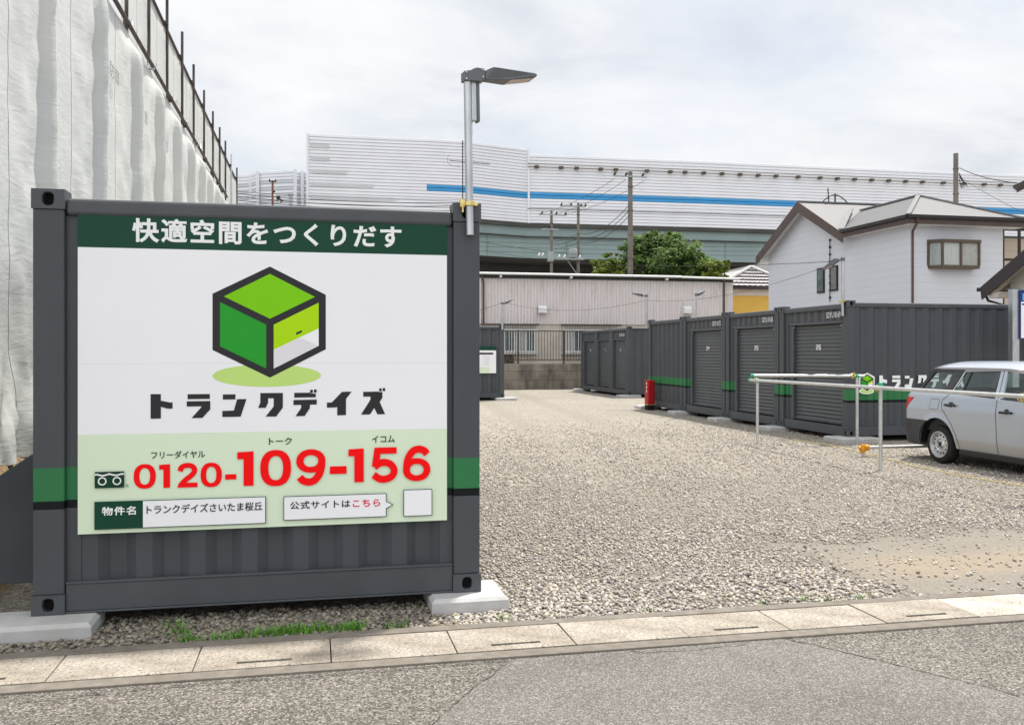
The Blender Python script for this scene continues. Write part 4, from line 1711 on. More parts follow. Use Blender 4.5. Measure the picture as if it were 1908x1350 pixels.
scf = thing('scaffold', 'scaffold of dark steel tubes rising above the white sheets at the left edge', 'scaffold', (0, 0, 0))
posts_px = [(268, -60, 120), (303, -40, 200), (332, 59, 0), (354, 120, 0), (374, 168, 0), (391, 209, 0), (404, 243, 0), (415, 273, 0), (426, 296, 1), (437, 321, 0)]
ypost = []
ZU = at_x(283, 0, XU).z
for px, pt, pale in posts_px:
    r_ = ray(px)
    yy = XU * r_[1] / r_[0]
    ypost.append(yy)
    zt_ = max(at_x(px, pt, XU).z, ZU + 0.35)
    zt_ = min(zt_, ZU + 1.1)
    mb = MB()
    mb.tube((XU + 0.075, yy, 0.8), (XU + 0.075, yy, zt_), 0.026, 10)
    mb.build('post', M_TUBE2 if pale == 1 else M_TUBE, scf, smooth=40)
    mb = MB()
    mb.box(XU + 0.0, XU + 0.085, yy - 0.045, yy + 0.045, ZU - 0.035, ZU + 0.035)
    mb.build('coupler', M_TUBE, scf, bevel=0.01)
y0_, y1_ = ypost[0] - 3.4, ypost[-1] + 0.4
for k in range(2):
    yy = ypost[0] - 1.75 * (k + 1)
    mb = MB()
    mb.tube((XU + 0.075, yy, 0.8), (XU + 0.075, yy, ZU + 0.7), 0.026, 10)
    mb.build('post', M_TUBE, scf, smooth=40)
mb = MB()
mb.tube((XU + 0.02, y0_, ZU), (XU + 0.02, y1_, ZU), 0.026, 10)
mb.build('ledger', M_TUBE, scf, smooth=40)
mb = MB()
mb.tube((XS + 0.055, 3.0, ZTOP), (XS + 0.055, ye[-1] + 0.8, ZTOP), 0.028, 10)
mb.build('ledger', M_TUBE, scf, smooth=40)
for y_ in ye[1:]:
    for dy in (-0.12,):
        mb = MB()
        mb.box(XS - 0.01, XS + 0.075, y_ + dy - 0.035, y_ + dy + 0.035, ZTOP - 0.045, ZTOP + 0.05)
        mb.build('coupler', M_TUBE2 if random.random() < 0.4 else M_TUBE, scf, bevel=0.01)
for y_ in ye[1:]:
    for _ in range(3):
        mb = MB()
        b0 = Vector((XS + 0.06, y_ + random.uniform(-0.3, 0.3), ZTOP))
        mb.path([b0, b0 + Vector((0.03, random.uniform(-0.05, 0.05), 0.06)), b0 + Vector((0.05, random.uniform(-0.1, 0.1), random.uniform(-0.06, 0.12)))], 0.0035, 4)
        mb.build('tie_cord', M_TUBE2, scf)
ys_ = [ypost[0] - 1.75] + ypost
uord = ['nearest, at the top edge of the photo', 'second from the near end', 'third from the near end', 'fourth from the near end', 'fifth from the near end', 'sixth from the near end', 'seventh from the near end', 'eighth from the near end', 'ninth from the near end', 'farthest, in front of the expressway wall']
for i in range(len(ys_) - 1):
    sheet(ys_[i], ys_[i + 1] + 0.03, 5.0, ZU - 0.02, XU, 20 + i * 1.9, marks=0, amp0=0.3, nz=24, nu=26, name='scaffold_sheet',
          label='grey white sheet of the upper scaffold row, ' + uord[i], group='upper row of white scaffold sheets')
# ================================================================ expressway viaduct with noise walls
M_SLAT = pm('white noise panel', (0.70, 0.715, 0.755), 0.5, var=0.03, scale=0.6)
M_SLATG = pm('grey noise panel', (0.50, 0.52, 0.54), 0.5, var=0.05, scale=0.6)
M_SLATB = pm('blue noise panel', (0.040, 0.27, 0.55), 0.45, var=0.05, scale=1)
M_GIRD = pm('pale green girder', (0.225, 0.300, 0.300), 0.55, var=0.06, scale=0.5, dirt=(0.17, 0.22, 0.22), dscale=0.4, damt=0.4)
M_GIRDD = pm('dark concrete deck', (0.060, 0.062, 0.056), 0.8, var=0.2, scale=0.5)
M_RUSTB = pm('brown bracket', (0.10, 0.075, 0.05), 0.7, var=0.3, scale=6)
M_CABLE = pm('black cable', (0.015, 0.015, 0.016), 0.6)

BLUE = 24104.0 / F                                   # height of the blue band's top above the camera


def vp(px, Z):
    a = ray(px)
    return Vector((a[0] * Z, a[1] * Z, 0))


plan = [(573, 74.4), (640, 75.0), (720, 75.7), (795, 76.3), (862, 77.0), (920, 78.5), (982, 80.1), (1080, 80.9), (1200, 82.0), (1310, 83.0), (1430, 84.3), (1560, 85.7), (1700, 87.2), (1908, 89.5), (2100, 92), (2400, 97)]
PL = [vp(a, z) for a, z in plan]


def louver(path, z0, z1, mat_of, name, parent, pitch=0.272):
    """Horizontal louvred panels along a plan path: every slat leans out over a dark gap."""
    n = round((z1 - z0) / pitch)
    q = (z1 - z0) / n
    groups = {}
    for i in range(n):
        m_ = mat_of(z0 + (i + 0.5) * q, i)
        groups.setdefault(m_.name, (m_, MB()))[1].__dict__.setdefault('lv', []).append(z0 + i * q)
    for m_, mb in groups.values():
        for a, b in zip(path, path[1:]):
            d = (b - a).normalized()
            nn = Vector((d.y, -d.x, 0))
            for z in mb.lv:
                for (za, oa), (zb, ob) in (((0.0, -0.045), (0.028, -0.045)), ((0.028, -0.045), (0.045, 0.04)), ((0.045, 0.04), (q - 0.02, 0.015)), ((q - 0.02, 0.015), (q, -0.045))):
                    mb.face([a + nn * oa + Vector((0, 0, z + za)), b + nn * oa + Vector((0, 0, z + za)), b + nn * ob + Vector((0, 0, z + zb)), a + nn * ob + Vector((0, 0, z + zb))])
        mb.build(name, m_, parent)


via = thing('expressway_viaduct', 'long elevated expressway with white louvred noise walls, a blue stripe and a pale green girder', 'viaduct', (0, 0, 0))
zb0 = CAM_H + 11.36
zt_r = CAM_H + 17.42
zt_l = CAM_H + 17.88
zbl = CAM_H + BLUE


def mat_wall(z, i):
    if zbl - 0.55 < z < zbl:
        return M_SLATB
    return M_SLAT


i982 = 6
louver(PL[i982:], zb0, zt_r, mat_wall, 'noise_wall', via)
mb = MB()
# right wall's upper, paler strip rail with brackets
zr_ = CAM_H + 16.28
for dz in (0.0, 0.28):
    mb.path([p + Vector((0, -0.25, zr_ + dz)) for p in PL[i982:]], 0.032, 6)
mb.build('conduit_rail', M_RUSTB, via)
segL = [0.0]
for a, b in zip(PL[i982:], PL[i982 + 1:]):
    segL.append(segL[-1] + (b - a).length)
tot = segL[-1]


def along(path, s):
    acc = 0
    for a, b in zip(path, path[1:]):
        l = (b - a).length
        if acc + l >= s:
            return a.lerp(b, (s - acc) / l)
        acc += l
    return path[-1]


s_ = 0.8
k = 0
while s_ < tot - 4 and k < 40:
    p = along(PL[i982:], s_)
    mb = MB()
    mb.box(p.x - 0.17, p.x + 0.17, p.y - 0.42, p.y - 0.10, zr_ - 0.10, zr_ + 0.12)
    mb.build('bracket', M_RUSTB, via)
    s_ += 1.78 * random.choice((1, 1, 1, 1.25)) if s_ > 14 else random.choice((1.4, 2.2, 2.9))
    k += 1
mb = MB()
mb.path([p + Vector((0, -0.22, CAM_H + (657 - 389) / F * 80.1 * 1.0)) for p in PL[i982:]], 0.03, 5)
mb.build('lower_cable', M_CABLE, via)


# left, taller wall: the blue stripe begins at px 795; grey slats of stepped length before it
def mat_left(z, i):
    return M_SLAT


for j0, j1, f in ((3, 6, mat_wall), (0, 3, mat_left)):
    louver(PL[j0:j1 + 1], zb0, zt_l, f, 'noise_wall', via)
steps = [(1.15, 613), (2.20, 613), (3.25, 646), (4.30, 696), (5.35, 795), (6.55, 795)]
for dz, pxe in steps:
    za = zt_l - dz
    mb = MB()
    e = vp(pxe, 74.4 + (pxe - 573) * 0.0091)
    a = PL[0] + (e - PL[0]).normalized() * 0.25
    d = (e - a).normalized()
    nn = Vector((d.y, -d.x, 0)) * 0.075
    mb.face([a + nn + Vector((0, 0, za)), e + nn + Vector((0, 0, za)), e + nn + Vector((0, 0, za + 0.33)), a + nn + Vector((0, 0, za + 0.33))])
    mb.build('grey_slat', M_SLATG, via)
for px, Z, zt_ in ((573, 74.4, zt_l), (985, 80.1, zt_l)):
    p = vp(px, Z)
    mb = MB()
    mb.box(p.x - 0.09, p.x + 0.09, p.y - 0.09, p.y + 0.2, zb0, zt_ + 0.05)
    mb.build('wall_post', M_SLAT, via)
# girder, flange lines, deck
zg0, zg1 = CAM_H + 8.34, CAM_H + 11.02
full = [vp(250, 79.0), vp(430, 75.5)] + PL
mb = MB()
off_ = Vector((0, 0.35, 0))
mb.grid([[p + Vector((0, 0.35, z)) for p in full] for z in (zg0, zg0 + 1.85)])
mb.grid([[p + Vector((0, 0.15, z)) for p in full] for z in (zg0 + 1.9, zg1)])
mb.grid([[p + Vector((0, dy, zg0 + 1.9)) for p in full] for dy in (0.15, 0.4)])
mb.build('girder', M_GIRD, via)
mb = MB()
for z, dy, h_ in ((zg1, -0.15, 0.34), (zg0 + 1.84, 0.02, 0.07)):
    mb.grid([[p + Vector((0, dy, z)) for p in full], [p + Vector((0, dy, z + h_)) for p in full]])
    mb.grid([[p + Vector((0, dy, z)) for p in full], [p + Vector((0, 1.0, z)) for p in full]])
mb.build('flange', M_GIRDD, via)
mb = MB()
s_ = 2.0
while s_ < 170:
    p = along(full, s_)
    mb.box(p.x - 0.02, p.x + 0.02, p.y + 0.27, p.y + 0.34, zg0, zg0 + 1.85)
    s_ += 7.5
mb.build('stiffener', M_GIRD, via)
mb = MB()
back = [p + Vector((p.x * 0.30, 24, 0)) for p in full]
mb.grid([[p + Vector((0, 0.35, zg0)) for p in full], [p + Vector((0, 0, zg0 - 0.1)) for p in back]])
mb.grid([[p + Vector((0, 0, zg1 + 0.3)) for p in full], [p + Vector((0, 0, zg1 + 0.3)) for p in back]])
for f_ in (0.3, 0.62, 0.9):
    mid = [a.lerp(b, f_) for a, b in zip(full, back)]
    mb.grid([[p + Vector((0, 0, zg0 - 1.0)) for p in mid], [p + Vector((0, 0, zg0)) for p in mid]])
mb.build('deck_underside', M_GIRDD, via)
for px, Z in ((760, 86), (1270, 92), (1800, 100)):
    p = vp(px, Z)
    mb = MB()
    mb.box(p.x - 1.2, p.x + 1.2, p.y - 1.2, p.y + 1.2, -0.1, zg0)
    mb.build('pier', M_GIRDD, via)
# lower wall continuing at the far left
fl_ = thing('noise_wall', 'lower far stretch of striped noise wall left of the tall white wall', 'noise wall', (0, 0, 0))
P2 = [vp(a, z) for a, z in ((150, 104), (330, 96), (467, 93.5), (480, 92.2), (550, 91.2), (563, 92.0), (640, 92.0))]
zt2 = CAM_H + (657 - 319) / F * 92.0
louver(P2, zt2 - 6.6, zt2, lambda z, i: M_SLATG if int((zt2 - z) / 0.34) % 4 in (1, 3) and z < zt2 - 0.7 else M_SLAT, 'louvre_panel', fl_, 0.33)
for a, z in ((467, 93.4), (480, 92.0), (550, 91.0), (563, 91.8)):
    p = vp(a, z)
    mb = MB()
    mb.box(p.x - 0.16, p.x + 0.16, p.y - 0.12, p.y + 0.1, zt2 - 6.6, zt2 - 0.02)
    mb.build('wall_post', M_SLAT, fl_)

# ================================================================ pink corrugated building, block wall, fence
def corrugated_pink():
    m, nt, b = new_mat('pink corrugated steel')
    N, L = nt.nodes.new, nt.links.new
    t = N('ShaderNodeTexCoord')
    mp = N('ShaderNodeMapping')
    mp.inputs['Scale'].default_value = (9.0, 1, 0.55)
    L(t.outputs['Object'], mp.inputs[0])
    n = N('ShaderNodeTexNoise')
    n.inputs['Scale'].default_value = 1.4
    n.inputs['Detail'].default_value = 8
    n.inputs['Roughness'].default_value = 0.7
    L(mp.outputs[0], n.inputs['Vector'])
    r = N('ShaderNodeValToRGB')
    el = r.color_ramp.elements
    el.new(0.5)
    for e, (p, c) in zip(el, [(0.28, (0.40, 0.29, 0.26)), (0.43, (0.63, 0.585, 0.575)), (0.7, (0.72, 0.685, 0.68))]):
        e.position = p
        e.color = (*c, 1)
    L(n.outputs[0], r.inputs[0])
    L(r.outputs[0], b.inputs['Base Color'])
    b.inputs['Roughness'].default_value = 0.6
    return m


M_PINK = corrugated_pink()
M_BEIGE = pm('beige plaster', (0.56, 0.52, 0.45), 0.85, var=0.08, scale=3, dirt=(0.34, 0.29, 0.22), dscale=1.2, damt=0.4)
M_BROWN = pm('brown painted steel', (0.075, 0.050, 0.040), 0.5, var=0.2, scale=8)
M_WHITEM = pm('white painted metal', (0.70, 0.71, 0.71), 0.45, var=0.06, scale=4)
M_GLASS = pm('window pane', (0.10, 0.145, 0.150), 0.08, var=0.25, scale=2.5)
M_CURT = pm('curtained pane', (0.42, 0.44, 0.42), 0.2, var=0.12, scale=9, stretch=(3, 3, 0.3))
PBY = 40.0
pb = thing('corrugated_building', 'long pink corrugated steel building with white gutter behind the lot', 'building', (0, PBY, 0))
xa, xb = 7.10, 19.30
zc0, zc1 = 2.86, 4.98
mb = MB()
n = int((xb - xa) / 0.0375)
rows = []
pts = [(xa + (xb - xa) * i / n, 0.032 * math.cos(2 * math.pi * i / 4.0)) for i in range(n + 1)]
mb.grid([[(x, y, z) for x, y in pts] for z in (zc0, zc1)])
mb.grid([[(xb, 0, z), (xb, 9, z)] for z in (zc0, zc1)])
mb.grid([[(xa, 0, z), (xa, 9, z)] for z in (zc0, zc1)])
mb.build('corrugated_wall', M_PINK, pb)
mb = MB()
mb.box(xa + 0.02, xb - 0.02, 0.06, 9, 0.0, zc0 + 0.05)
mb.build('lower_wall', M_BEIGE, pb)
mb = MB()
mb.face([(xa - 0.2, -0.25, 5.10), (xb + 0.25, -0.25, 5.10), (xb + 0.25, 9, 5.0), (xa - 0.2, 9, 5.0)])
mb.face([(xa - 0.2, -0.22, 5.06), (xb + 0.25, -0.22, 5.06), (xb + 0.25, 9, 4.97), (xa - 0.2, 9, 4.97)])
mb.box(xa, xb, -0.04, 0.0, 4.90, 5.03)
mb.build('roof', M_GIRDD, pb)
mb = MB()
mb.tube((xa - 0.15, -0.27, 5.085), (16.6, -0.27, 5.085), 0.055, 10)
mb.tube((16.6, -0.27, 5.07), (xb + 0.2, -0.27, 5.04), 0.05, 10)
mb.build('gutter', M_WHITEM, pb, smooth=40)
for x in (8.05, 11.3, 15.9):
    mb = MB()
    mb.box(x - 0.04, x + 0.04, -0.30, -0.02, 4.92, 5.02)
    mb.build('gutter_bracket', M_WHITEM, pb)
for x in (7.20, 18.72):
    mb = MB()
    mb.path([(x, -0.25, 5.0), (x + 0.02, -0.24, 4.9), (x + 0.09, -0.10, 4.72), (x + 0.10, -0.075, 4.5), (x + 0.10, -0.075, 1.0)], 0.045, 8)
    mb.build('downpipe', M_BROWN, pb, smooth=60)
for px, py in ((1009, 576), (1278, 577)):
    p = at_y(px, py, PBY)
    mb = MB()
    mb.prism([(0.0, -0.18), (-0.26, -0.18), (-0.26, 0.04), (-0.20, 0.12), (-0.10, 0.17), (0.0, 0.18)], lambda a, b: (p.x - 0.19, a - 0.02, p.z + b), lambda a, b: (p.x + 0.19, a - 0.02, p.z + b))
    mb.build('vent_hood', M_WHITEM, pb, bevel=0.01)
# windows with steel grilles
for px0, px1 in ((900, 998), (1048, 1150)):
    a, b = at_y(px0, 640, PBY), at_y(px1, 640, PBY)
    x0, x1 = a.x, b.x
    mb = MB()
    mb.box(x0, x1, -0.02, 0.05, 1.58, 2.62)
    mb.box(x0 - 0.05, x1 + 0.05, -0.12, 0.05, 1.50, 1.57)
    w_ = mb.build('window_frame', M_WHITEM, pb)
    nn = 5
    for i in range(nn):
        q0, q1 = x0 + (x1 - x0) * (i + 0.10) / nn, x0 + (x1 - x0) * (i + 0.90) / nn
        mb = MB()
        mb.box(q0, q1, -0.028, -0.0205, 1.66, 2.56)
        mb.build('pane', M_GLASS if i % 3 else M_CURT, w_)
    mb = MB()
    g = x0 - 0.02
    while g < x1 + 0.02:
        mb.tube((g, -0.30, 1.62), (g, -0.30, 2.84), 0.014, 6)
        g += 0.115
    for z in (1.64, 2.60, 2.83):
        mb.box(x0 - 0.06, x1 + 0.06, -0.318, -0.285, z - 0.014, z + 0.014)
    mb.build('grille', M_WHITEM, pb)
    mb = MB()
    mb.box(x0 - 0.08, x1 + 0.08, -0.40, -0.03, 2.80, 2.86)
    mb.build('sunshade', M_BROWN, pb)
a = at_y(943, 672, PBY)
mb = MB()
for i in range(7):
    mb.box(a.x - 0.1, a.x + 0.36, -0.05, 0.055, 1.02 + i * 0.07, 1.045 + i * 0.07)
mb.build('louvre_vent', M_BROWN, pb)


def block_mat():
    m, nt, b = new_mat('concrete blockwork')
    N, L = nt.nodes.new, nt.links.new
    t = N('ShaderNodeTexCoord')
    mp = N('ShaderNodeMapping')
    mp.inputs['Rotation'].default_value = (R(90), 0, 0)
    L(t.outputs['Object'], mp.inputs[0])
    br = N('ShaderNodeTexBrick')
    br.inputs['Scale'].default_value = 1.0
    br.inputs['Brick Width'].default_value = 0.80
    br.inputs['Row Height'].default_value = 0.39
    br.inputs['Mortar Size'].default_value = 0.012
    br.inputs['Color1'].default_value = (0.215, 0.195, 0.165, 1)
    br.inputs['Color2'].default_value = (0.255, 0.232, 0.20, 1)
    br.inputs['Mortar'].default_value = (0.13, 0.12, 0.10, 1)
    L(mp.outputs[0], br.inputs['Vector'])
    mp2 = N('ShaderNodeMapping')
    mp2.inputs['Scale'].default_value = (1.0, 1, 0.35)
    L(t.outputs['Object'], mp2.inputs[0])
    n = N('ShaderNodeTexNoise')
    n.inputs['Scale'].default_value = 1.6
    n.inputs['Detail'].default_value = 8
    n.inputs['Roughness'].default_value = 0.65
    L(mp2.outputs[0], n.inputs['Vector'])
    r = N('ShaderNodeValToRGB')
    r.color_ramp.elements[0].position = 0.36
    r.color_ramp.elements[0].color = (0.38, 0.37, 0.36, 1)
    r.color_ramp.elements[1].position = 0.56
    r.color_ramp.elements[1].color = (1.05, 1.02, 1, 1)
    L(n.outputs[0], r.inputs[0])
    mx = N('ShaderNodeMix')
    mx.data_type = 'RGBA'
    mx.blend_type = 'MULTIPLY'
    mx.inputs[0].default_value = 1
    L(br.outputs[0], mx.inputs[6])
    L(r.outputs[0], mx.inputs[7])
    L(mx.outputs[2], b.inputs['Base Color'])
    b.inputs['Roughness'].default_value = 0.9
    return m


BWY = 38.0
mb = MB()
mb.box(2.0, 20.0, 0, 0.15, -0.1, 1.10)
bw = tag(mb.build('block_wall', block_mat(), loc=(0, BWY, 0), bevel=0.01), 'low stained concrete block wall below the brown railing', 'wall')
fn = thing('railing_fence', 'brown steel railing on top of the concrete block wall', 'fence', (0, BWY + 0.07, 1.10))
x0, x1 = 4.0, 18.0
for z in (0.16, 1.40):
    mb = MB()
    mb.box(x0, x1, -0.018, 0.018, z - 0.02, z + 0.02)
    mb.build('rail', M_BROWN, fn)
mb = MB()
g = x0
while g < x1:
    mb.box(g - 0.009, g + 0.009, -0.009, 0.009, 0.18, 1.38)
    g += 0.128
mb.build('balusters', M_BROWN, fn)
for px in (966, 1051):
    x = at_y(px, 640, BWY).x
    mb = MB()
    mb.box(x - 0.035, x + 0.035, -0.03, 0.03, 0, 1.44)
    mb.build('post', M_BROWN, fn)

# ================================================================ houses
def siding(name, base, pitch, coordz=2, dark=0.80):
    m, nt, b = new_mat(name)
    N, L = nt.nodes.new, nt.links.new
    t = N('ShaderNodeTexCoord')
    sp_ = N('ShaderNodeSeparateXYZ')
    L(t.outputs['Object'], sp_.inputs[0])
    dv = N('ShaderNodeMath')
    dv.operation = 'DIVIDE'
    L(sp_.outputs[coordz], dv.inputs[0])
    dv.inputs[1].default_value = pitch
    fr = N('ShaderNodeMath')
    fr.operation = 'FRACT'
    L(dv.outputs[0], fr.inputs[0])
    r = N('ShaderNodeValToRGB')
    el = r.color_ramp.elements
    el.new(0.5)
    el.new(0.6)
    for e, (p, k_) in zip(el, [(0.0, dark), (0.05, 1.0), (0.95, 1.0), (1.0, dark)]):
        e.position = p
        e.color = (k_, k_, k_, 1)
    L(fr.outputs[0], r.inputs[0])
    n = N('ShaderNodeTexNoise')
    n.inputs['Scale'].default_value = 0.9
    n.inputs['Detail'].default_value = 8
    L(t.outputs['Object'], n.inputs['Vector'])
    mr = N('ShaderNodeMapRange')
    mr.inputs[3].default_value = 0.94
    mr.inputs[4].default_value = 1.06
    L(n.outputs[0], mr.inputs[0])
    mx = N('ShaderNodeMix')
    mx.data_type = 'RGBA'
    mx.blend_type = 'MULTIPLY'
    mx.inputs[0].default_value = 1
    L(r.outputs[0], mx.inputs[6])
    L(mr.outputs[0], mx.inputs[7])
    mx2 = N('ShaderNodeMix')
    mx2.data_type = 'RGBA'
    mx2.blend_type = 'MULTIPLY'
    mx2.inputs[0].default_value = 1
    L(mx.outputs[2], mx2.inputs[6])
    mx2.inputs[7].default_value = (*base, 1)
    L(mx2.outputs[2], b.inputs['Base Color'])
    b.inputs['Roughness'].default_value = 0.6
    return m


M_SIDE = siding('white siding', (0.59, 0.61, 0.66), 0.235, 2, 0.80)
M_CREAM = siding('cream siding', (0.62, 0.57, 0.49), 0.40)
M_YELLOW = pm('yellow plaster', (0.62, 0.39, 0.080), 0.8, var=0.05, scale=1.5)
M_BARGE = pm('dark brown fascia', (0.085, 0.058, 0.052), 0.45, var=0.1, scale=3)
M_SOFFIT = pm('white soffit', (0.66, 0.67, 0.68), 0.6, var=0.03)
M_SLATE = siding('pale slate roofing', (0.115, 0.114, 0.117), 0.12, 2, 0.5)
M_CAP = pm('pale ridge cap', (0.17, 0.17, 0.175), 0.4, var=0.05)
M_BLACKM = pm('black gutter', (0.018, 0.017, 0.018), 0.35, var=0.1)

wh = thing('white_house', 'two storey house with white siding, pale roof and brown fascia behind the containers', 'house', (0, 0, 0))
WX, WY = 18.0, 25.0                    # near left corner of the walls
WXR = 21.30                            # right wall end
YV, YG, YF = 28.25, 31.11, 34.05       # valley end, gable apex, far corner
ZE = 5.70                              # wall top at the eaves
ov = 0.38
# ridge of the gable (runs along X) and of the hip wing (runs along Y)
ZG = 7.20
XM = (WX + WXR) / 2 + 0.05
YA = 26.95
ZA = 6.80
mb = MB()
mb.face([(WX, YF, 0), (WX, WY, 0), (WX, WY, ZE), (WX, YV, ZE), (WX, YG, ZG - 0.12), (WX, YF, ZE)])
mb.face([(WX, WY, 0), (WXR, WY, 0), (WXR, WY, ZE), (WX, WY, ZE)])
mb.face([(WXR, WY, 0), (WXR, YV, 0), (WXR, YV, ZE), (WXR, WY, ZE)])
mb.face([(WXR, YF, 0), (WX, YF, 0), (WX, YF, ZE), (WXR, YF, ZE)])
mb.face([(WXR, YV, 0), (WXR, YF, 0), (WXR, YF, ZE), (WXR, YG, ZG - 0.12), (WXR, YV, ZE)])
mb.build('wall', M_SIDE, wh)


def slab(mb, pts, th):
    """A roof plane of thickness th below the given points."""
    lo = [Vector(p) - Vector((0, 0, th)) for p in pts]
    n = len(pts)
    mb.add([tuple(p) for p in pts] + [tuple(p) for p in lo], [tuple(range(n)), tuple(range(2 * n - 1, n - 1, -1))] + [(i, n + i, n + (i + 1) % n, (i + 1) % n) for i in range(n)])


sl = (ZG - ZE) / (YG - YV)
xo = WX - ov
zf = ZE - 0.02                       # eave level at the fascia
mb = MB()
yn, yf2 = YV - 0.10, YF + 0.36
slab(mb, [(xo, YG, ZG), (xo, yn, ZG - sl * (YG - yn)), (WXR + 0.3, yn, ZG - sl * (YG - yn)), (WXR + 0.3, YG, ZG)], 0.06)
slab(mb, [(xo, yf2, ZG - sl * (yf2 - YG)), (xo, YG, ZG), (WXR + 0.3, YG, ZG), (WXR + 0.3, yf2, ZG - sl * (yf2 - YG))], 0.06)
eo = 0.42
ze = ZE + 0.06
el_, er_, en_ = WX - ov, WXR + eo, WY - 0.42
slab(mb, [(el_, en_, ze), (er_, en_, ze), (XM, YA, ZA)], 0.05)
slab(mb, [(el_, YV + 0.05, ze), (el_, en_, ze), (XM, YA, ZA), (XM, YV + 2.2, ZA)], 0.05)
slab(mb, [(er_, en_, ze), (er_, YV + 0.05, ze), (XM, YV + 2.2, ZA), (XM, YA, ZA)], 0.05)
rf = mb.build('roof', M_SLATE, wh)
mb = MB()
for a, b in (((el_, en_, ze + 0.03), (XM, YA, ZA + 0.03)), ((er_, en_, ze + 0.03), (XM, YA, ZA + 0.03)), ((XM, YA, ZA + 0.03), (XM, YV + 2.0, ZA + 0.03)), ((xo, YG, ZG + 0.02), (WXR + 0.3, YG, ZG + 0.02))):
    a, b = Vector(a), Vector(b)
    d = (b - a)
    sdir = Vector((d.y, -d.x, 0)).normalized()
    mb.obox((a + b) / 2, d / 2, sdir * 0.07, Vector((0, 0, 0.022)))
zv = Vector((el_ + 0.02, YV - 0.02, ze + 0.05))
mb.obox((zv + Vector((XM - 0.45, YV + 1.95, ZA + 0.06))) / 2, (Vector((XM - 0.45, YV + 1.95, ZA + 0.06)) - zv) / 2, Vector((0.07, -0.06, 0)), Vector((0, 0, 0.03)))
mb.build('ridge_cap', M_CAP, rf)
mb = MB()
# barge boards along the gable
for (ya, za), (yb, zb2) in ((((YG), ZG + 0.02), (yn - 0.02, ZG - sl * (YG - yn) + 0.02)), ((YG, ZG + 0.02), (yf2, ZG - sl * (yf2 - YG) + 0.02))):
    x_ = xo - 0.012
    mb.prism([(ya, za), (yb, zb2), (yb, zb2 - 0.34), (ya, za - 0.40)], lambda a, b: (x_, a, b), lambda a, b: (x_ + 0.035, a, b))
mb.box(xo - 0.012, xo + 0.02, en_, yn - 0.03, ze - 0.26, ze - 0.04)
mb.box(xo + 0.021, er_, en_ - 0.012, en_ + 0.02, ze - 0.26, ze - 0.04)
mb.build('fascia', M_BARGE, wh)
mb = MB()
mb.box(xo + 0.025, WX + 0.02, en_ + 0.03, YV - 0.2, ze - 0.24, ze - 0.21)
mb.box(xo + 0.025, er_, en_ + 0.03, WY + 0.02, ze - 0.275, ze - 0.245)
for (ya, za), (yb, zb2) in (((YG, ZG - 0.1), (yn, ZG - sl * (YG - yn) - 0.1)), ((YG, ZG - 0.1), (yf2, ZG - sl * (yf2 - YG) - 0.1))):
    mb.prism([(ya, za), (yb, zb2), (yb, zb2 - 0.03), (ya, za - 0.03)], lambda a, b: (xo + 0.03, a, b), lambda a, b: (WX + 0.01, a, b))
mb.box(xo + 0.03, WX + 0.02, YF + 0.02, yf2 - 0.02, ZE - 0.42, ZE - 0.12)
mb.build('soffit', M_SOFFIT, wh)
mb = MB()
mb.box(xo - 0.10, xo - 0.015, en_ - 0.10, yn, ze - 0.10, ze + 0.012)
mb.box(xo - 0.10, er_ + 0.14, en_ - 0.105, en_ - 0.015, ze - 0.101, ze + 0.011)
mb.build('gutter', M_BLACKM, wh, bevel=0.01)
mb = MB()
mb.path([(xo + 0.25, en_ - 0.07, ze - 0.10), (xo + 0.28, en_ - 0.05, ze - 0.22), (WX + 0.02, WY - 0.07, ze - 0.45), (WX + 0.02, WY - 0.07, ze - 0.7), (WX + 0.02, WY - 0.07, 1.0)], 0.036, 8)
mb.build('downpipe', M_BARGE, wh, smooth=60)
# two narrow windows on the left wall
for (pa, pb_, glass) in (((1524, 500), (1537, 545), M_GLASS), ((1549, 496), (1562, 541), M_CURT)):
    a, b = at_x(*pa, WX), at_x(*pb_, WX)
    mb = MB()
    y0_, y1_, z0_, z1_ = min(a.y, b.y), max(a.y, b.y), min(a.z, b.z), max(a.z, b.z)
    mb.box(WX - 0.05, WX + 0.02, y0_, y1_, z0_, z1_)
    w_ = mb.build('window', M_BLACKM, wh, bevel=0.006)
    mb = MB()
    mb.box(WX - 0.056, WX - 0.0505, y0_ + 0.055, y1_ - 0.055, z0_ + 0.055, z1_ - 0.055)
    mb.build('pane', M_GLASS if glass is M_GLASS else pm('dim curtained pane', (0.17, 0.17, 0.16), 0.15, var=0.2, scale=6), w_)
# bay window
a, b = at_y(1738, 445, WY - 0.25), at_y(1823, 501, WY - 0.25)
bx0, bx1, bz1, bz0 = a.x, b.x, a.z, b.z
d_ = 0.30
M_BAYF = pm('bronze window frame', (0.095, 0.068, 0.050), 0.4, var=0.1, scale=5)
mb = MB()
pl = [(bx0 + 0.02, WY), (bx0 + 0.30, WY - d_), (bx1 - 0.02, WY - d_), (bx1 - 0.02, WY)]
for z0_, z1_, e in ((bz1 - 0.10, bz1, 0.05), (bz0, bz0 + 0.10, 0.02)):
    q = [(pl[0][0] - e, WY + 0.01), (pl[1][0] - e, WY - d_ - e), (pl[2][0] + e, WY - d_ - e), (pl[3][0] + e, WY + 0.01)]
    mb.prism(q, lambda x, y: (x, y, z0_), lambda x, y: (x, y, z1_))
for (x, y) in (pl[0], pl[1], ((pl[1][0] + pl[2][0]) / 2, pl[1][1]), pl[2], (pl[3][0], WY - 0.03)):
    mb.box(x - 0.035, x + 0.035, y - 0.03, y + 0.03, bz0 + 0.10, bz1 - 0.10)
bayw = mb.build('bay_window', M_BAYF, wh)
mid = (pl[1][0] + pl[2][0]) / 2
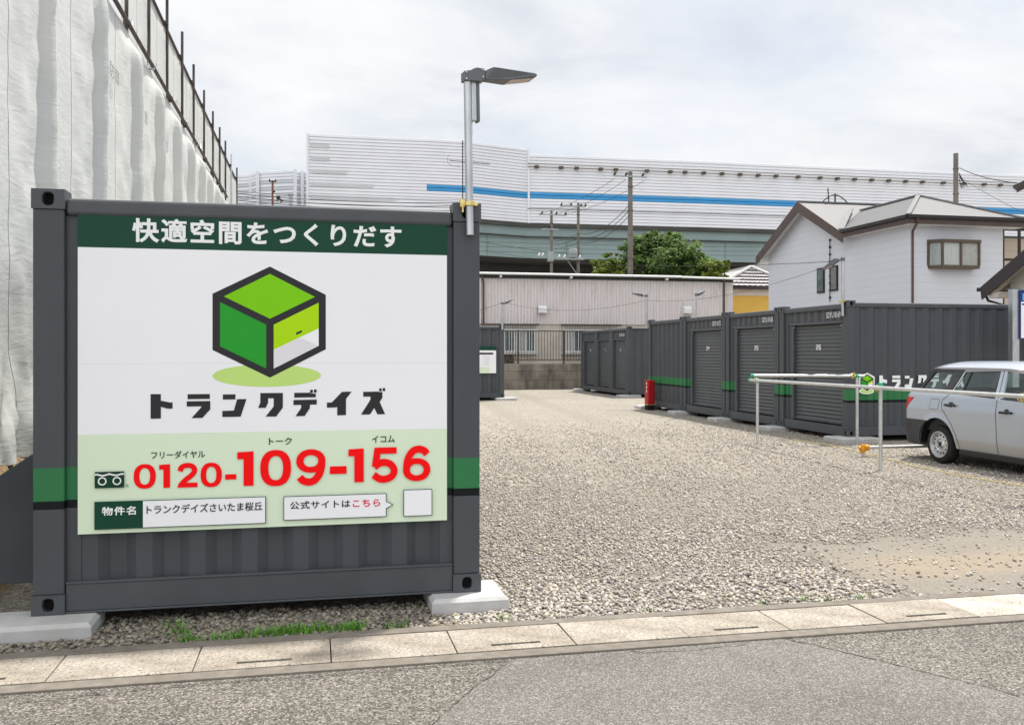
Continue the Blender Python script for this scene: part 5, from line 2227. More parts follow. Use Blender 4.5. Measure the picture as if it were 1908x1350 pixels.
for (xa_, ya_), (xb_, yb_), m_ in (((pl[0]), (pl[1]), pm('reeded pane', (0.33, 0.37, 0.36), 0.15, var=0.25, scale=8, stretch=(4, 4, 0.3))), (pl[1], (mid, pl[1][1]), M_CURT), ((mid, pl[1][1]), pl[2], pm('grey curtained pane', (0.34, 0.34, 0.32), 0.2, var=0.1, scale=8))):
    mb = MB()
    mb.face([(xa_ + 0.03, ya_ + 0.01, bz0 + 0.1), (xb_ - 0.03, yb_ + 0.01, bz0 + 0.1), (xb_ - 0.03, yb_ + 0.01, bz1 - 0.1), (xa_ + 0.03, ya_ + 0.01, bz1 - 0.1)])
    mb.build('pane', m_, bayw)
# cable with clips down the wall, rooftop aerial
mb = MB()
a, b = at_x(1546, 447, WX - 0.04), at_x(1546, 562, WX - 0.04)
mb.tube(a, b, 0.014, 6)
for i in range(9):
    c = a.lerp(b, i / 8.6)
    mb.box(c.x - 0.02, c.x + 0.05, c.y - 0.035, c.y + 0.035, c.z - 0.03, c.z + 0.03)
mb.build('wall_cable', M_CABLE, wh)
ae = thing('roof_aerial', 'black looped aerial on the ridge of the white house', 'aerial', tuple(at_y(1556, 378, YG)))
mb = MB()
mb.path([(-0.55 + 0.11 * i, 0, 0.30 * math.sin(math.pi * i / 10)) for i in range(11)], 0.022, 6)
mb.tube((-0.62, 0, 0.0), (0.58, 0, 0.0), 0.022, 6)
mb.tube((0, 0, -0.05), (0, 0, 0.34), 0.03, 6)
mb.build('loop', M_CABLE, ae)
mb = MB()
mb.tube((-0.25, 0, -0.1), (-0.3, 0, 0.55), 0.022, 6)
mb.build('mast', M_CABLE, ae)

# yellow house with tiled hip roof
yh = thing('yellow_house', 'yellow house with white tiled roof between the pink building and the white house', 'house', (0, 0, 0))
YY = 50.0
yx0, yx1 = 23.3, 28.2
mb = MB()
mb.box(yx0 + 0.4, yx1 - 0.4, YY + 0.4, YY + 7, 0, 5.12)
mb.build('wall', M_YELLOW, yh)
mb = MB()
mb.box(yx0 + 0.36, yx1 - 0.36, YY + 0.36, YY + 7, 4.98, 5.42)
mb.build('white_band', pm('pale band plaster', (0.58, 0.50, 0.42), 0.8), yh)
M_TILE = pm('white glazed tile', (0.36, 0.345, 0.345), 0.5, var=0.12, scale=8)
M_TILED = pm('dark tile edge', (0.05, 0.048, 0.05), 0.7)
ap = at_y(1399, 499, YY + 2.6)
mb = MB()
nr = 6
for i in range(nr):
    f0, f1 = i / nr, (i + 1) / nr
    nwave = 40
    top, bot, lip = [], [], []
    for k in range(nwave + 1):
        u = k / nwave
        wv = 0.045 * abs(math.sin(u * math.pi * 14))
        for f, lst, dz in ((f1, top, -0.03), (f0, bot, 0.05)):
            xl, xr = yx0 + (ap.x - yx0) * f, yx1 + (ap.x - yx1) * f
            yy = YY + (ap.y - YY) * f
            zt_ = 5.50 + (ap.z - 5.50) * f
            lst.append((xl + (xr - xl) * u, yy, zt_ + dz + (wv if dz > 0 else wv * 0.4)))
        lip.append((bot[-1][0], bot[-1][1], bot[-1][2] - 0.085))
    mb.cur = 0
    mb.grid([bot, top])
    mb.cur = 1
    mb.grid([lip, bot])
mb.cur = 0
mb.face([(yx0, YY, 5.5), (ap.x, ap.y, ap.z), (ap.x, YY + 8, ap.z), (yx0, YY + 8, 5.5)])
mb.face([(yx1, YY, 5.5), (yx1, YY + 8, 5.5), (ap.x, YY + 8, ap.z), (ap.x, ap.y, ap.z)])
mb.cur = 1
mb.box(yx0, yx1, YY + 0.02, YY + 0.5, 5.36, 5.44)
yr_ = mb.build('roof', [M_TILE, M_TILED], yh)
mb = MB()
mb.path([(yx0, YY, 5.60), (ap.x, ap.y, ap.z + 0.08)], 0.11, 8)
mb.path([(yx1, YY, 5.60), (ap.x, ap.y, ap.z + 0.08)], 0.11, 8)
mb.build('ridge_tiles', M_TILE, yr_)
# dark roof behind it
dh = thing('dark_roof_house', 'dark tiled roof rising behind the yellow house', 'house', (0, 0, 0))
a, b, c = at_y(1325, 512, 56), at_y(1402, 494, 56), at_y(1470, 512, 56)
mb = MB()
slab(mb, [tuple(a), tuple(c), tuple(c + Vector((0, 3, 1.2)))[:3], tuple(b + Vector((0, 3, 0)))], 0.15)
slab(mb, [tuple(a), tuple(b + Vector((0, 3, 0))), tuple(b + Vector((0, 6, 0))), tuple(a + Vector((0, 6, 0)))], 0.15)
mb.build('roof', pm('dark tiles', (0.045, 0.042, 0.045), 0.6, var=0.25, scale=6), dh)
mb = MB()
mb.box(a.x + 0.8, c.x - 0.5, 56.6, 61, 0, a.z - 0.2)
mb.build('wall', M_BEIGE, dh)

# cream house with dark barge boards at the right edge: its gable faces the lot, the far slope runs down to the left
rh = thing('cream_house', 'cream sided house with steep dark brown eaves at the right edge', 'house', (0, 0, 0))
RXH = 15.60
e0, e1 = at_x(1830, 537, RXH), at_x(1908, 470, RXH)
slp = (e1.z - e0.z) / (e0.y - e1.y)
RD = 3.6
ay, az = e0.y - RD, e0.z + slp * RD
M_BARGE2 = pm('near black fascia', (0.040, 0.030, 0.031), 0.45, var=0.1, scale=3)
XW = RXH + 0.35
mb = MB()
wz = lambda y: az - abs(y - ay) * slp - 0.14
mb.face([(XW, e0.y - 0.5, 0), (XW, ay - RD + 0.5, 0), (XW, ay - RD + 0.5, wz(ay - RD + 0.5)), (XW, ay, wz(ay)), (XW, e0.y - 0.5, wz(e0.y - 0.5))])
mb.face([(XW + 7, e0.y - 0.5, 0), (XW, e0.y - 0.5, 0), (XW, e0.y - 0.5, wz(e0.y - 0.5)), (XW + 7, e0.y - 0.5, wz(e0.y - 0.5))])
mb.face([(XW, ay - RD + 0.5, 0), (XW + 7, ay - RD + 0.5, 0), (XW + 7, ay - RD + 0.5, wz(ay - RD + 0.5)), (XW, ay - RD + 0.5, wz(ay - RD + 0.5))])
mb.build('wall', M_CREAM, rh)
mb = MB()
slab(mb, [(RXH, ay, az), (RXH, e0.y, e0.z), (RXH + 7, e0.y, e0.z), (RXH + 7, ay, az)], 0.06)
slab(mb, [(RXH, ay - RD, e0.z), (RXH, ay, az), (RXH + 7, ay, az), (RXH + 7, ay - RD, e0.z)], 0.06)
mb.build('roof', pm('dark roof sheet', (0.04, 0.036, 0.038), 0.5, var=0.1), rh)
mb = MB()
for s_ in (1, -1):
    q = [(ay + s_ * (RD + 0.03), e0.z + 0.02), (ay, az + 0.03), (ay, az - 0.26), (ay + s_ * (RD - 0.30), e0.z + slp * 0.30 - 0.30), (ay + s_ * (RD - 0.02), e0.z - 0.27)]
    mb.prism(q, lambda a, b: (RXH - 0.036, a, b), lambda a, b: (RXH - 0.002, a, b))
mb.build('fascia', M_BARGE2, rh)
mb = MB()
mb.box(RXH - 0.03, RXH + 7, e0.y + 0.035, e0.y + 0.15, e0.z - 0.07, e0.z + 0.02)
mb.path([(RXH + 0.1, e0.y + 0.05, e0.z - 0.07), (RXH + 0.1, e0.y - 0.08, e0.z - 0.30), (XW - 0.06, e0.y - 0.40, e0.z - 0.42), (XW - 0.06, e0.y - 0.46, 1)], 0.032, 8)
mb.build('gutter', M_BLACKM, rh)
mb = MB()
mb.prism([(e0.y - 0.02, e0.z - 0.09), (ay, az - 0.12), (ay, az - 0.16), (e0.y - 0.02, e0.z - 0.13)], lambda a, b: (RXH + 0.0, a, b), lambda a, b: (XW + 0.01, a, b))
mb.box(RXH + 0.02, XW - 0.005, e0.y - 0.52, e0.y - 0.20, e0.z - 0.25, e0.z - 0.13)
mb.build('soffit', pm('cream soffit', (0.55, 0.50, 0.43), 0.7), rh)

# neighbouring house seen between the white house and the right edge
nh = thing('balcony_house', 'cream house with a canopied balcony squeezed between the white house and the right edge', 'house', (0, 0, 0))
NY = 30.0
a, b = at_y(1866, 405, NY), at_y(1960, 560, NY)
mb = MB()
mb.box(a.x - 0.2, b.x, NY + 1.2, NY + 6, 0, at_y(1900, 445, NY + 1.2).z)
mb.build('wall', M_CREAM, nh)
mb = MB()
z1_, z2_ = at_y(1880, 408, NY).z, at_y(1880, 422, NY).z
slab(mb, [(a.x - 0.1, NY, z2_ - 0.05), (b.x, NY, z1_), (b.x, NY + 1.6, z1_ + 0.25), (a.x - 0.1, NY + 1.6, z2_ + 0.2)], 0.05)
mb.build('canopy', pm('tan canopy sheet', (0.48, 0.40, 0.30), 0.5, var=0.1), nh)
mb = MB()
for px in (1868.5, 1899):
    p = at_y(px, 480, NY)
    mb.box(p.x - 0.04, p.x + 0.04, NY - 0.04, NY + 0.04, 0, z2_ + 0.05)
zr = at_y(1880, 446, NY).z
mb.box(a.x - 0.1, b.x, NY - 0.03, NY + 0.03, zr + 0.45, zr + 0.53)
zr2 = at_y(1880, 484, NY).z
mb.box(a.x - 0.2, b.x, NY - 0.05, NY + 0.05, zr2 - 0.03, zr2 + 0.05)
mb.build('balcony_frame', M_BARGE2, nh)
mb = MB()
for i in range(5):
    zz_ = at_y(1880, 428, NY + 1).z + i * 0.14
    for k in range(26):
        x = a.x - 0.2 + k * 0.13
        mb.tube((x, NY + 0.9 + i * 0.22, zz_), (x, NY + 1.2 + i * 0.22, zz_ + 0.12), 0.07, 6)
mb.build('roof_tiles', M_TILED if False else pm('grey roof tiles', (0.09, 0.09, 0.095), 0.4, var=0.4, scale=4), nh)
th_ = thing('tall_house', 'dark roof corner of a taller house at the upper right edge', 'house', (0, 0, 0))
p = at_y(1887, 347, 26)
q = at_y(1908, 336, 26)
rs = (q.z - p.z) / (q.x - p.x)
mb = MB()
mb.prism([(p.x, p.z), (p.x + 3, p.z + 3 * rs), (p.x + 3, p.z + 3 * rs - 0.1), (p.x + 0.02, p.z - 0.06)], lambda a, b: (a, 26.0, b), lambda a, b: (a + 0.55, 26.5, b + 0.02))
mb.build('roof', M_BARGE2, th_)
mb = MB()
mb.prism([(p.x + 0.16, p.z - 0.06), (p.x + 3, p.z + 3 * rs - 0.11), (p.x + 3, p.z + 3 * rs - 0.3), (p.x + 0.16, p.z - 0.2)], lambda a, b: (a, 25.97, b), lambda a, b: (a, 26.01, b))
mb.build('fascia', M_BARGE2, th_)
mb = MB()
mb.box(p.x + 3.4, p.x + 7, 26.2, 29, 0, p.z - 0.1)
mb.build('wall', M_CREAM, th_)

# ================================================================ utility poles, wires, aerial
M_POLE = pm('weathered concrete pole', (0.185, 0.165, 0.145), 0.85, var=0.25, scale=3, dirt=(0.09, 0.08, 0.07), dscale=1.5, damt=0.6)
M_INS = pm('white insulator', (0.70, 0.72, 0.72), 0.3)
M_ARM = pm('galvanised cross arm', (0.34, 0.38, 0.38), 0.5, metal=0.4, var=0.1)


def pole(label, px, Z, top_py, r0, r1, arms=(), extra=None):
    p = at_z(px, top_py, Z)
    t = thing('utility_pole', label, 'utility pole', (p.x, p.y, 0), 0, 'concrete utility poles beyond the lot')
    mb = MB()
    mb.tube((0, 0, 0), (0, 0, p.z), r0, 14, r1)
    for k in range(5):
        z = p.z - 0.8 - k * 1.25
        mb.tube((0, 0, z), (0, 0, z + 0.05), r1 + 0.03 + (r0 - r1) * (p.z - z) / p.z, 14)
    mb.build('shaft', M_POLE, t, smooth=40)
    for dz, x0, x1, ins in arms:
        mb = MB()
        mb.box(x0, x1, -r1 - 0.10, -r1 - 0.02, p.z - dz - 0.04, p.z - dz + 0.04)
        mb.build('cross_arm', M_ARM, t)
        for k in ins:
            mb = MB()
            mb.lathe([(0.03, -0.05), (0.075, 0.0), (0.04, 0.05), (0.075, 0.10), (0.03, 0.18), (0.0, 0.18)], (x0 + (x1 - x0) * k, -r1 - 0.06, p.z - dz + 0.05), (0.5, 0, 0.9), 8)
            mb.build('insulator', M_CABLE if dz < 1.4 else M_INS, t)
    return t, p


u1, p1 = pole('left pole of the pair with a grey meter box, in front of the green girder', 1027.5, 60.0, 393, 0.125, 0.085,
              [(0.28, -0.90, 0.98, (0.10, 0.62, 0.95)), (1.22, -0.75, 0.45, (0.05, 0.45)), (3.0, -0.9, 0.3, (0.0, 0.2, 0.6))])
mb = MB()
mb.box(-0.32, 0.06, -0.36, -0.12, p1.z - 3.35, p1.z - 2.72)
mb.build('meter_box', M_ARM, u1, bevel=0.02)
u2, p2 = pole('right pole of the pair, beside the platform with the transformer', 1077.5, 61.5, 378.5, 0.13, 0.09,
              [(0.26, -1.28, 0.46, (0.02, 0.40, 0.80, 0.98)), (3.72, -1.6, 0.3, (0.1, 0.3, 0.85))])
mb = MB()
mb.box(-1.75, 0.3, -0.5, 0.1, p2.z - 3.84, p2.z - 3.77)
mb.build('platform', M_ARM, u2)
mb = MB()
mb.lathe([(0.0, -0.3), (0.27, -0.3), (0.30, -0.2), (0.30, 0.22), (0.24, 0.32), (0.0, 0.34)], (-0.42, -0.2, p2.z - 3.42), (0, 0, 1), 16)
for dx in (-0.62, -0.42, -0.24):
    mb.tube((dx, -0.2, p2.z - 3.1), (dx, -0.2, p2.z - 2.93), 0.035, 6)
mb.build('transformer', pm('transformer grey', (0.30, 0.33, 0.34), 0.5, var=0.1), u2, smooth=40)
mb = MB()
mb.tube((-0.8, -0.2, p2.z - 3.9), (-0.05, -0.14, p2.z - 4.9), 0.03, 6)
mb.build('brace', M_ARM, u2)
u3, p3 = pole('thick tall pole in front of the tree', 1174.5, 48.0, 320, 0.19, 0.115, [(0.28, -0.98, 0.86, (0.02, 0.36, 0.86))])
u4, p4 = pole('dark pole rising above the white house roof', 1781, 46.0, 286, 0.14, 0.115, [])
mb = MB()
for k in range(3):
    mb.path([(0.1, -0.1, p4.z - 1.0 - 0.1 * k), (0.35 + 0.1 * k, -0.15, p4.z - 1.45 - 0.1 * k), (0.2, -0.15, p4.z - 1.75), (0.12, -0.1, p4.z - 1.3)], 0.02, 5)
mb.build('cable_coil', M_CABLE, u4)
M_RUSTP = pm('rust brown pole', (0.17, 0.075, 0.055), 0.75, var=0.3, scale=5)
rp = at_z(508, 337, 62)
t = thing('rusty_pole', 'rust brown pole with dark insulators peeping over the big container', 'utility pole', (rp.x, rp.y, 0))
mb = MB()
mb.tube((0, 0, 0), (0, 0, rp.z), 0.12, 10, 0.07)
mb.build('shaft', M_RUSTP, t, smooth=40)
mb = MB()
mb.box(-0.22, 0.22, -0.1, -0.05, rp.z - 0.1, rp.z - 0.04)
mb.tube((-0.2, -0.08, rp.z - 0.08), (-0.2, -0.08, rp.z + 0.08), 0.05, 6)
mb.tube((0.2, -0.08, rp.z - 0.08), (0.2, -0.08, rp.z + 0.08), 0.05, 6)
mb.build('cross_arm', M_CABLE, t)
for i in range(14):
    mb = MB()
    x, z = random.uniform(0.05, 0.62), random.uniform(-1.5, -0.75)
    z = -0.72 - x * 1.1 + random.uniform(-0.14, 0.1)
    mb.lathe([(0.0, -0.09), (0.08, -0.05), (0.05, 0.0), (0.085, 0.05), (0.0, 0.1)], (x, -0.15, rp.z + z), (random.uniform(-1, 1), 0.2, random.uniform(0.2, 1)), 7)
    mb.build('insulator', random.choice([M_CABLE, M_RUSTP, M_INS, M_CABLE]), t)
cp = at_z(541.5, 362, 66)
mb = MB()
mb.box(-0.11, 0.11, -0.11, 0.11, 0, cp.z)
mb.box(-0.19, 0.19, -0.19, 0.19, cp.z - 0.10, cp.z + 0.02)
tag(mb.build('steel_column', M_ARM, loc=(cp.x, cp.y, 0)), 'pale green steel column with a cap plate, peeping over the big container', 'column')

# aerial mast above the big container
am = at_z(862, 262, 43)
t = thing('aerial_mast', 'thin mast with a long television aerial behind the floodlight pole', 'aerial', (am.x, am.y, 0))
mb = MB()
mb.tube((0, 0, 0), (0, 0, am.z), 0.024, 6)
mb.build('mast', M_CABLE, t)
mb = MB()
a, b = at_z(838, 299, 43) - Vector((am.x, am.y, 0)), at_z(912, 306, 43) - Vector((am.x, am.y, 0))
mb.tube(a, b, 0.014, 5)
n = 17
for i in range(n):
    c = a.lerp(b, i / (n - 1))
    ln = 0.14 if i else 0.26
    mb.tube(c - Vector((0.05, 0.5, ln * 0.5)) * 0.5, c + Vector((0.05, 0.5, ln * 0.5)) * 0.5, 0.016, 5)
mb.path([a + Vector((0.0, 0, 0.28)), a + Vector((-0.12, 0, 0.1)), a + Vector((-0.1, 0, -0.1)), a + Vector((0.1, 0, -0.25)), a + Vector((0.5, 0, -0.28))], 0.008, 4)
mb.build('yagi', M_CABLE, t)


def wire(label, a, b, sag, r=0.014, group='overhead cables'):
    mb = MB()
    o = Vector(a)
    mb.path([p - o for p in catenary(a, b, sag, 20)], r, 5)
    return tag(mb.build('overhead_cable', M_CABLE, loc=o), label, 'cable', group)


def pt(px, py, Z):
    return at_z(px, py, Z)


A = lambda p, dx, dz: Vector((p.x + dx, p.y - 0.15, p.z - dz))
for dx, d1 in ((-0.95, -0.85), (-0.30, 0.2), (0.75, 0.9)):
    wire('high cable from the thick pole down to the pair of poles', A(p3, dx, 0.45), A(p1, d1, 0.22), 0.25, 0.012, 'high cables between thick pole and pole pair')
for k in range(3):
    wire('low cable sagging from the thick pole to the right pole of the pair', A(p3, -0.1, 1.75 + 0.28 * k), A(p2, 0.05, 2.05 + 0.3 * k), 0.5, 0.018, 'low cables between thick pole and pole pair')
for k in range(3):
    wire('cable between the two poles of the pair', A(p2, 0, 2.05 + 0.3 * k), A(p1, 0.15, 2.05 + 0.24 * k), 0.05, 0.014, 'cables joining the pole pair')
for k in range(4):
    wire('long horizontal cable in front of the green girder', pt(760, 436 + 9 * k, 66), pt(1420, 452 + 8 * k, 66), 0.12, 0.012, 'long cables in front of the girder')
wire('slanting cable crossing the green girder from upper left', pt(820, 434, 60), pt(1085, 474, 60), 0.2, 0.014)
wire('cable running to the white house wall past the tree', pt(900, 466, 60), pt(1556, 487, 30), 0.5, 0.010)
for k in range(6):
    wire('cable in the bundle behind the rusty pole', pt(430, 356 + 4 * k, 64), pt(880, 372 + 5 * k, 64), 0.15 + 0.1 * (k % 3), 0.022 if k in (1, 2, 4) else 0.012, 'cable bundle behind the rusty pole')
wire('thick cable from the dark pole to the upper right corner house', A(p4, 0.1, 0.75), at_y(1895, 341, 25.5), 0.12, 0.020)
wire('thin cable from the dark pole towards the lower right', A(p4, 0.3, 1.3), pt(1960, 420, 30), 0.1, 0.010)
wire('thin supply cable sagging between the slim floodlight and the shutter row', at_y(937, 563, 29.5), Vector((9.13, 24.4, 3.05)), 0.28, 0.0045)
wire('thin supply cable from behind the big container to the slim floodlight', at_y(937, 563, 29.5), at_y(860, 584, 29.0), 0.05, 0.006)
wire('thin supply cable along the top of the shutter row', Vector((9.13, 24.4, 3.05)), Vector((9.13, 14.6, 3.2)), 0.25, 0.004)

# ================================================================ trees behind the pink building
def leaf_mat(name, c0, c1):
    m, nt, b = new_mat(name)
    N, L = nt.nodes.new, nt.links.new
    at_ = N('ShaderNodeAttribute')
    at_.attribute_name = 'tone'
    r = N('ShaderNodeValToRGB')
    r.color_ramp.elements[0].color = (*c0, 1)
    r.color_ramp.elements[1].color = (*c1, 1)
    L(at_.outputs['Fac'], r.inputs[0])
    L(r.outputs[0], b.inputs['Base Color'])
    b.inputs['Roughness'].default_value = 0.6
    b.inputs['Specular IOR Level'].default_value = 0.15
    tr = N('ShaderNodeBsdfTranslucent')
    L(r.outputs[0], tr.inputs[0])
    mx = N('ShaderNodeMixShader')
    mx.inputs[0].default_value = 0.3
    L(b.outputs[0], mx.inputs[1])
    L(tr.outputs[0], mx.inputs[2])
    L(mx.outputs[0], nt.nodes['Material Output'].inputs[0])
    return m


M_LEAF = leaf_mat('dark green leaves', (0.034, 0.072, 0.020), (0.19, 0.29, 0.080))
M_LEAF2 = leaf_mat('yellow green leaves', (0.07, 0.12, 0.018), (0.26, 0.30, 0.06))
M_BARK = pm('bark', (0.09, 0.07, 0.05), 0.9, var=0.3, scale=12)


def tree(label, base, clumps, mat, nleaf, size):
    t = thing('tree', label, 'tree', base, 0, 'trees behind the pink building')
    mb = MB()
    top = Vector((0, 0, 3.6))
    mb.tube((0, 0, 0), top, 0.20, 10, 0.13)
    for c, r in clumps:
        mb.tube(top - Vector((0, 0, 0.6)), Vector(c), 0.075, 6, 0.02)
    mb.build('trunk', M_BARK, t, smooth=40)
    V, tone = [], []
    # sprays: small leaf bunches on and inside every bough, so that the outline breaks up and gaps stay open
    sprays = []
    for c, r in clumps:
        for _ in range(int(26 * max(0.45, r / 1.0))):
            d = Vector(rng.normal(size=3)).normalized()
            d.z = d.z * 0.85 + 0.12
            sprays.append((Vector(c) + d * r * rng.uniform(0.35, 1.22), r * rng.uniform(0.16, 0.36), float(rng.normal(0.5, 0.20)), d))
    per = max(8, nleaf // len(sprays))
    for sc_, sr, tn, sd in sprays:
        for q in range(int(per * rng.uniform(0.6, 1.4))):
            g = Vector(rng.normal(size=3))
            p = sc_ + Vector((g.x, g.y, g.z * 0.6)) * sr * 0.62
            nrm = (sd * 0.6 + Vector((0, 0, 0.7)) + Vector(rng.normal(size=3)) * 0.5).normalized()
            a = nrm.orthogonal().normalized()
            th_a = rng.uniform(0, 6.28)
            a = a * math.cos(th_a) + nrm.cross(a) * math.sin(th_a)
            b = nrm.cross(a)
            s = size * (0.55 + 0.8 * rng.random())
            V += [p - a * s, p - b * s * 0.45 + nrm * 0.01, p + a * s, p + b * s * 0.45 + nrm * 0.01]
            tt = min(1, max(0, tn + 0.16 * rng.normal()))
            tone += [tt] * 4
    me = bpy.data.meshes.new('crown')
    n = len(V) // 4
    me.from_pydata([tuple(v) for v in V], [], [(4 * i, 4 * i + 1, 4 * i + 2, 4 * i + 3) for i in range(n)])
    at_ = me.attributes.new('tone', 'FLOAT', 'POINT')
    at_.data.foreach_set('value', tone)
    me.materials.append(mat)
    o = bpy.data.objects.new('crown', me)
    col.objects.link(o)
    o.parent = t
    return t


tb = at_z(1230, 520, 52)
B0 = Vector((tb.x, tb.y, 0))


def cl(px, py, Z, rpx):
    p = at_z(px, py, Z) - B0
    return (p.x, p.y, p.z), rpx * Z / F


tree('large dark green broadleaf tree behind the pink building', tuple(B0),
     [cl(1228, 470, 52, 38), cl(1195, 470, 51.5, 30), cl(1268, 478, 52, 36), cl(1172, 492, 51.5, 34), cl(1230, 498, 51, 42), cl(1292, 497, 52, 34), cl(1205, 455, 53, 22), cl(1245, 455, 53, 20), cl(1300, 478, 53, 20), cl(1145, 500, 52, 26), cl(1320, 505, 52, 24)],
     M_LEAF, 22000, 0.125)
tb = at_z(1335, 520, 50)
B0 = Vector((tb.x, tb.y, 0))
tree('small yellow green shrub tree right of the large dark tree', tuple(B0), [cl(1322, 506, 50, 18), cl(1343, 498, 50, 13), cl(1352, 493, 50, 7), cl(1335, 515, 50, 18)], M_LEAF2, 1800, 0.11)
tb = at_z(1128, 520, 50)
B0 = Vector((tb.x, tb.y, 0))
tree('small yellow green shrub tree left of the large dark tree', tuple(B0), [cl(1125, 498, 50, 18), cl(1140, 488, 50, 14), cl(1118, 512, 50, 18), cl(1150, 505, 50, 16)], M_LEAF2, 1900, 0.11)
# ================================================================ parking rails, rope, wheel stop, car park sign
M_GCAP = pm('green plastic cap', (0.03, 0.33, 0.17), 0.35, var=0.1, scale=20)
M_OCAP = pm('orange plastic clamp', (0.62, 0.26, 0.02), 0.4, var=0.2, scale=25)
M_ROPE = pm('yellow and white rope', (0.62, 0.52, 0.22), 0.8, var=0.35, scale=120)

RZ = 1.105
XR = 7.40


def rail_frame(label, posts, p0, p1):
    t = thing('pipe_barrier', label, 'barrier', (p0[0], p0[1], 0), 0, 'galvanised pipe barriers round the parking bays')
    o = Vector((p0[0], p0[1], 0))
    a, b = Vector((0, 0, p0[2])), Vector(p1) - o
    d = (b - a).normalized()
    mb = MB()
    mb.tube(a, b, 0.0243, 14)
    mb.build('rail', M_PIPE, t, smooth=40)
    n = int((b - a).length / 1.85)
    for px_, py_, top in posts:
        mb = MB()
        q = Vector((px_, py_, 0)) - o
        mb.tube(q - Vector((0, 0, 0.08)), q + Vector((0, 0, top)), 0.0243, 14)
        mb.build('post', M_PIPE, t, smooth=40)
        mb = MB()
        mb.lathe([(0.034, -0.02), (0.034, 0.012), (0.028, 0.035), (0.012, 0.045), (0.0, 0.046)], q + Vector((0, 0, top + 0.005)), (0, 0, 1), 12)
        mb.build('post_cap', M_GCAP, t, smooth=50)
        mb = MB()
        c = q + Vector((0, 0, p0[2])) - d * 0.065
        for r_, s_ in ((0.032, 0.014), (0.030, -0.030)):
            mb.lathe([(r_, -0.012), (r_ + 0.006, -0.012), (r_ + 0.006, 0.012), (r_, 0.012), (r_, -0.012)], c + d * s_, d, 12)
        mb.box(c.x - 0.012, c.x + 0.012, c.y - 0.045, c.y + 0.03, c.z + 0.022, c.z + 0.048)
        mb.tube(c + Vector((-0.03, -0.02, -0.05)), c + Vector((0.03, 0.02, 0.05)), 0.008, 6)
        mb.build('clamp', M_BRASS, t, bevel=0.002)
    mb = MB()
    mb.lathe([(0.0, -0.03), (0.022, -0.028), (0.032, -0.012), (0.032, 0.03), (0.0, 0.03)], a - d * 0.012, d, 12)
    mb.build('end_cap', M_GCAP, t, smooth=50)
    return t


rail_frame('long pipe barrier running towards the camera in front of the silver car',
           [(7.48, 14.55, 1.075), (XR, 10.91, RZ + 0.02), (XR - 0.12, 8.20, RZ + 0.02)], (7.45, 14.76, 1.09), (XR - 0.2, 6.6, 1.115))
rail_frame('short pipe barrier across the lot in front of shutters 25 and 26', [(9.10, 14.08, 1.150)], (7.43, 14.62, 1.172), (9.22, 14.06, 1.168))

ws = thing('wheel_stop', 'low pipe wheel stop with orange clamps behind the rear tyre of the car', 'wheel stop', (8.05, 12.36, 0))
mb = MB()
mb.tube((0.05, 0, 0.135), (1.9, 0, 0.135), 0.0243, 12)
mb.build('pipe', M_PIPE, ws, smooth=40)
for x in (0.03, 1.85):
    mb = MB()
    mb.tube((x, 0, -0.05), (x, 0, 0.17), 0.024, 12)
    mb.build('leg', M_PIPE, ws, smooth=40)
    mb = MB()
    mb.lathe([(0.0, 0.03), (0.040, 0.03), (0.046, 0.05), (0.046, 0.13), (0.034, 0.155), (0.0, 0.155)], (x, 0, 0.03), (0, 0, 1), 12)
    mb.lathe([(0.028, 0.0), (0.048, 0.005), (0.048, 0.075), (0.028, 0.08)], (x + 0.02, 0, 0.135), (1, 0, 0), 12)
    mb.lathe([(0.0, -0.055), (0.018, -0.05), (0.03, -0.02), (0.03, 0.0)], (x - 0.02, 0, 0.135), (1, 0, 0), 10)
    mb.build('clamp', M_OCAP, ws, smooth=40)
rp_ = [gnd(1478, 820), gnd(1560, 833), gnd(1640, 853), gnd(1720, 873), gnd(1800, 889), gnd(1902, 906), gnd(2010, 926)]
mb = MB()
pts = []
for a, b in zip(rp_, rp_[1:]):
    pts += [a.lerp(b, i / 14) + Vector((0.008 * math.sin(i), 0.01 * math.sin(i * 1.7), 0.014)) for i in range(14)]
mb.path(pts, 0.0075, 6)
tag(mb.build('ground_rope', M_ROPE, smooth=60), 'thin yellow rope pegged on the ground to mark the edge of the parking bays', 'rope')

# car park sign at the right edge
sg = thing('parking_sign', 'car park sign board with blue header on a square steel post at the right edge', 'sign', (11.70, 13.62, 0))
a, b = at_y(1887, 538, 13.62), at_y(1899.5, 538, 13.62)
ox = 11.70
mb = MB()
mb.box(a.x - ox, b.x - ox, 0, 0.11, -0.1, a.z)
mb.box(b.x - ox + 0.9, b.x - ox + 1.0, 0, 0.11, -0.1, a.z)
mb.build('post', M_GALV, sg, bevel=0.004)
mb = MB()
mb.box(a.x - ox - 0.015, b.x - ox + 0.015, -0.012, 0.122, a.z, a.z + 0.014)
mb.build('post_cap', M_DGREY, sg)
zt_, zb_ = at_y(1900, 540, 13.6).z, at_y(1900, 631, 13.6).z
M_NAVY = pm('navy sign film', (0.012, 0.032, 0.16), 0.35, var=0.03)
M_CYAN = pm('sky blue print', (0.12, 0.46, 0.85), 0.35, var=0.03)
bx0_ = b.x - ox - 0.012
mb = MB()
mb.box(bx0_, bx0_ + 0.9, -0.035, -0.003, zb_, zt_)
mb.build('panel', M_NAVY, sg)
mb = MB()
zw = at_y(1900, 562, 13.6).z
mb.face([(bx0_ + 0.014, -0.0355, zb_ + 0.014), (bx0_ + 0.886, -0.0355, zb_ + 0.014), (bx0_ + 0.886, -0.0355, zw), (bx0_ + 0.014, -0.0355, zw)])
mb.build('white_field', M_WPRINT, sg)
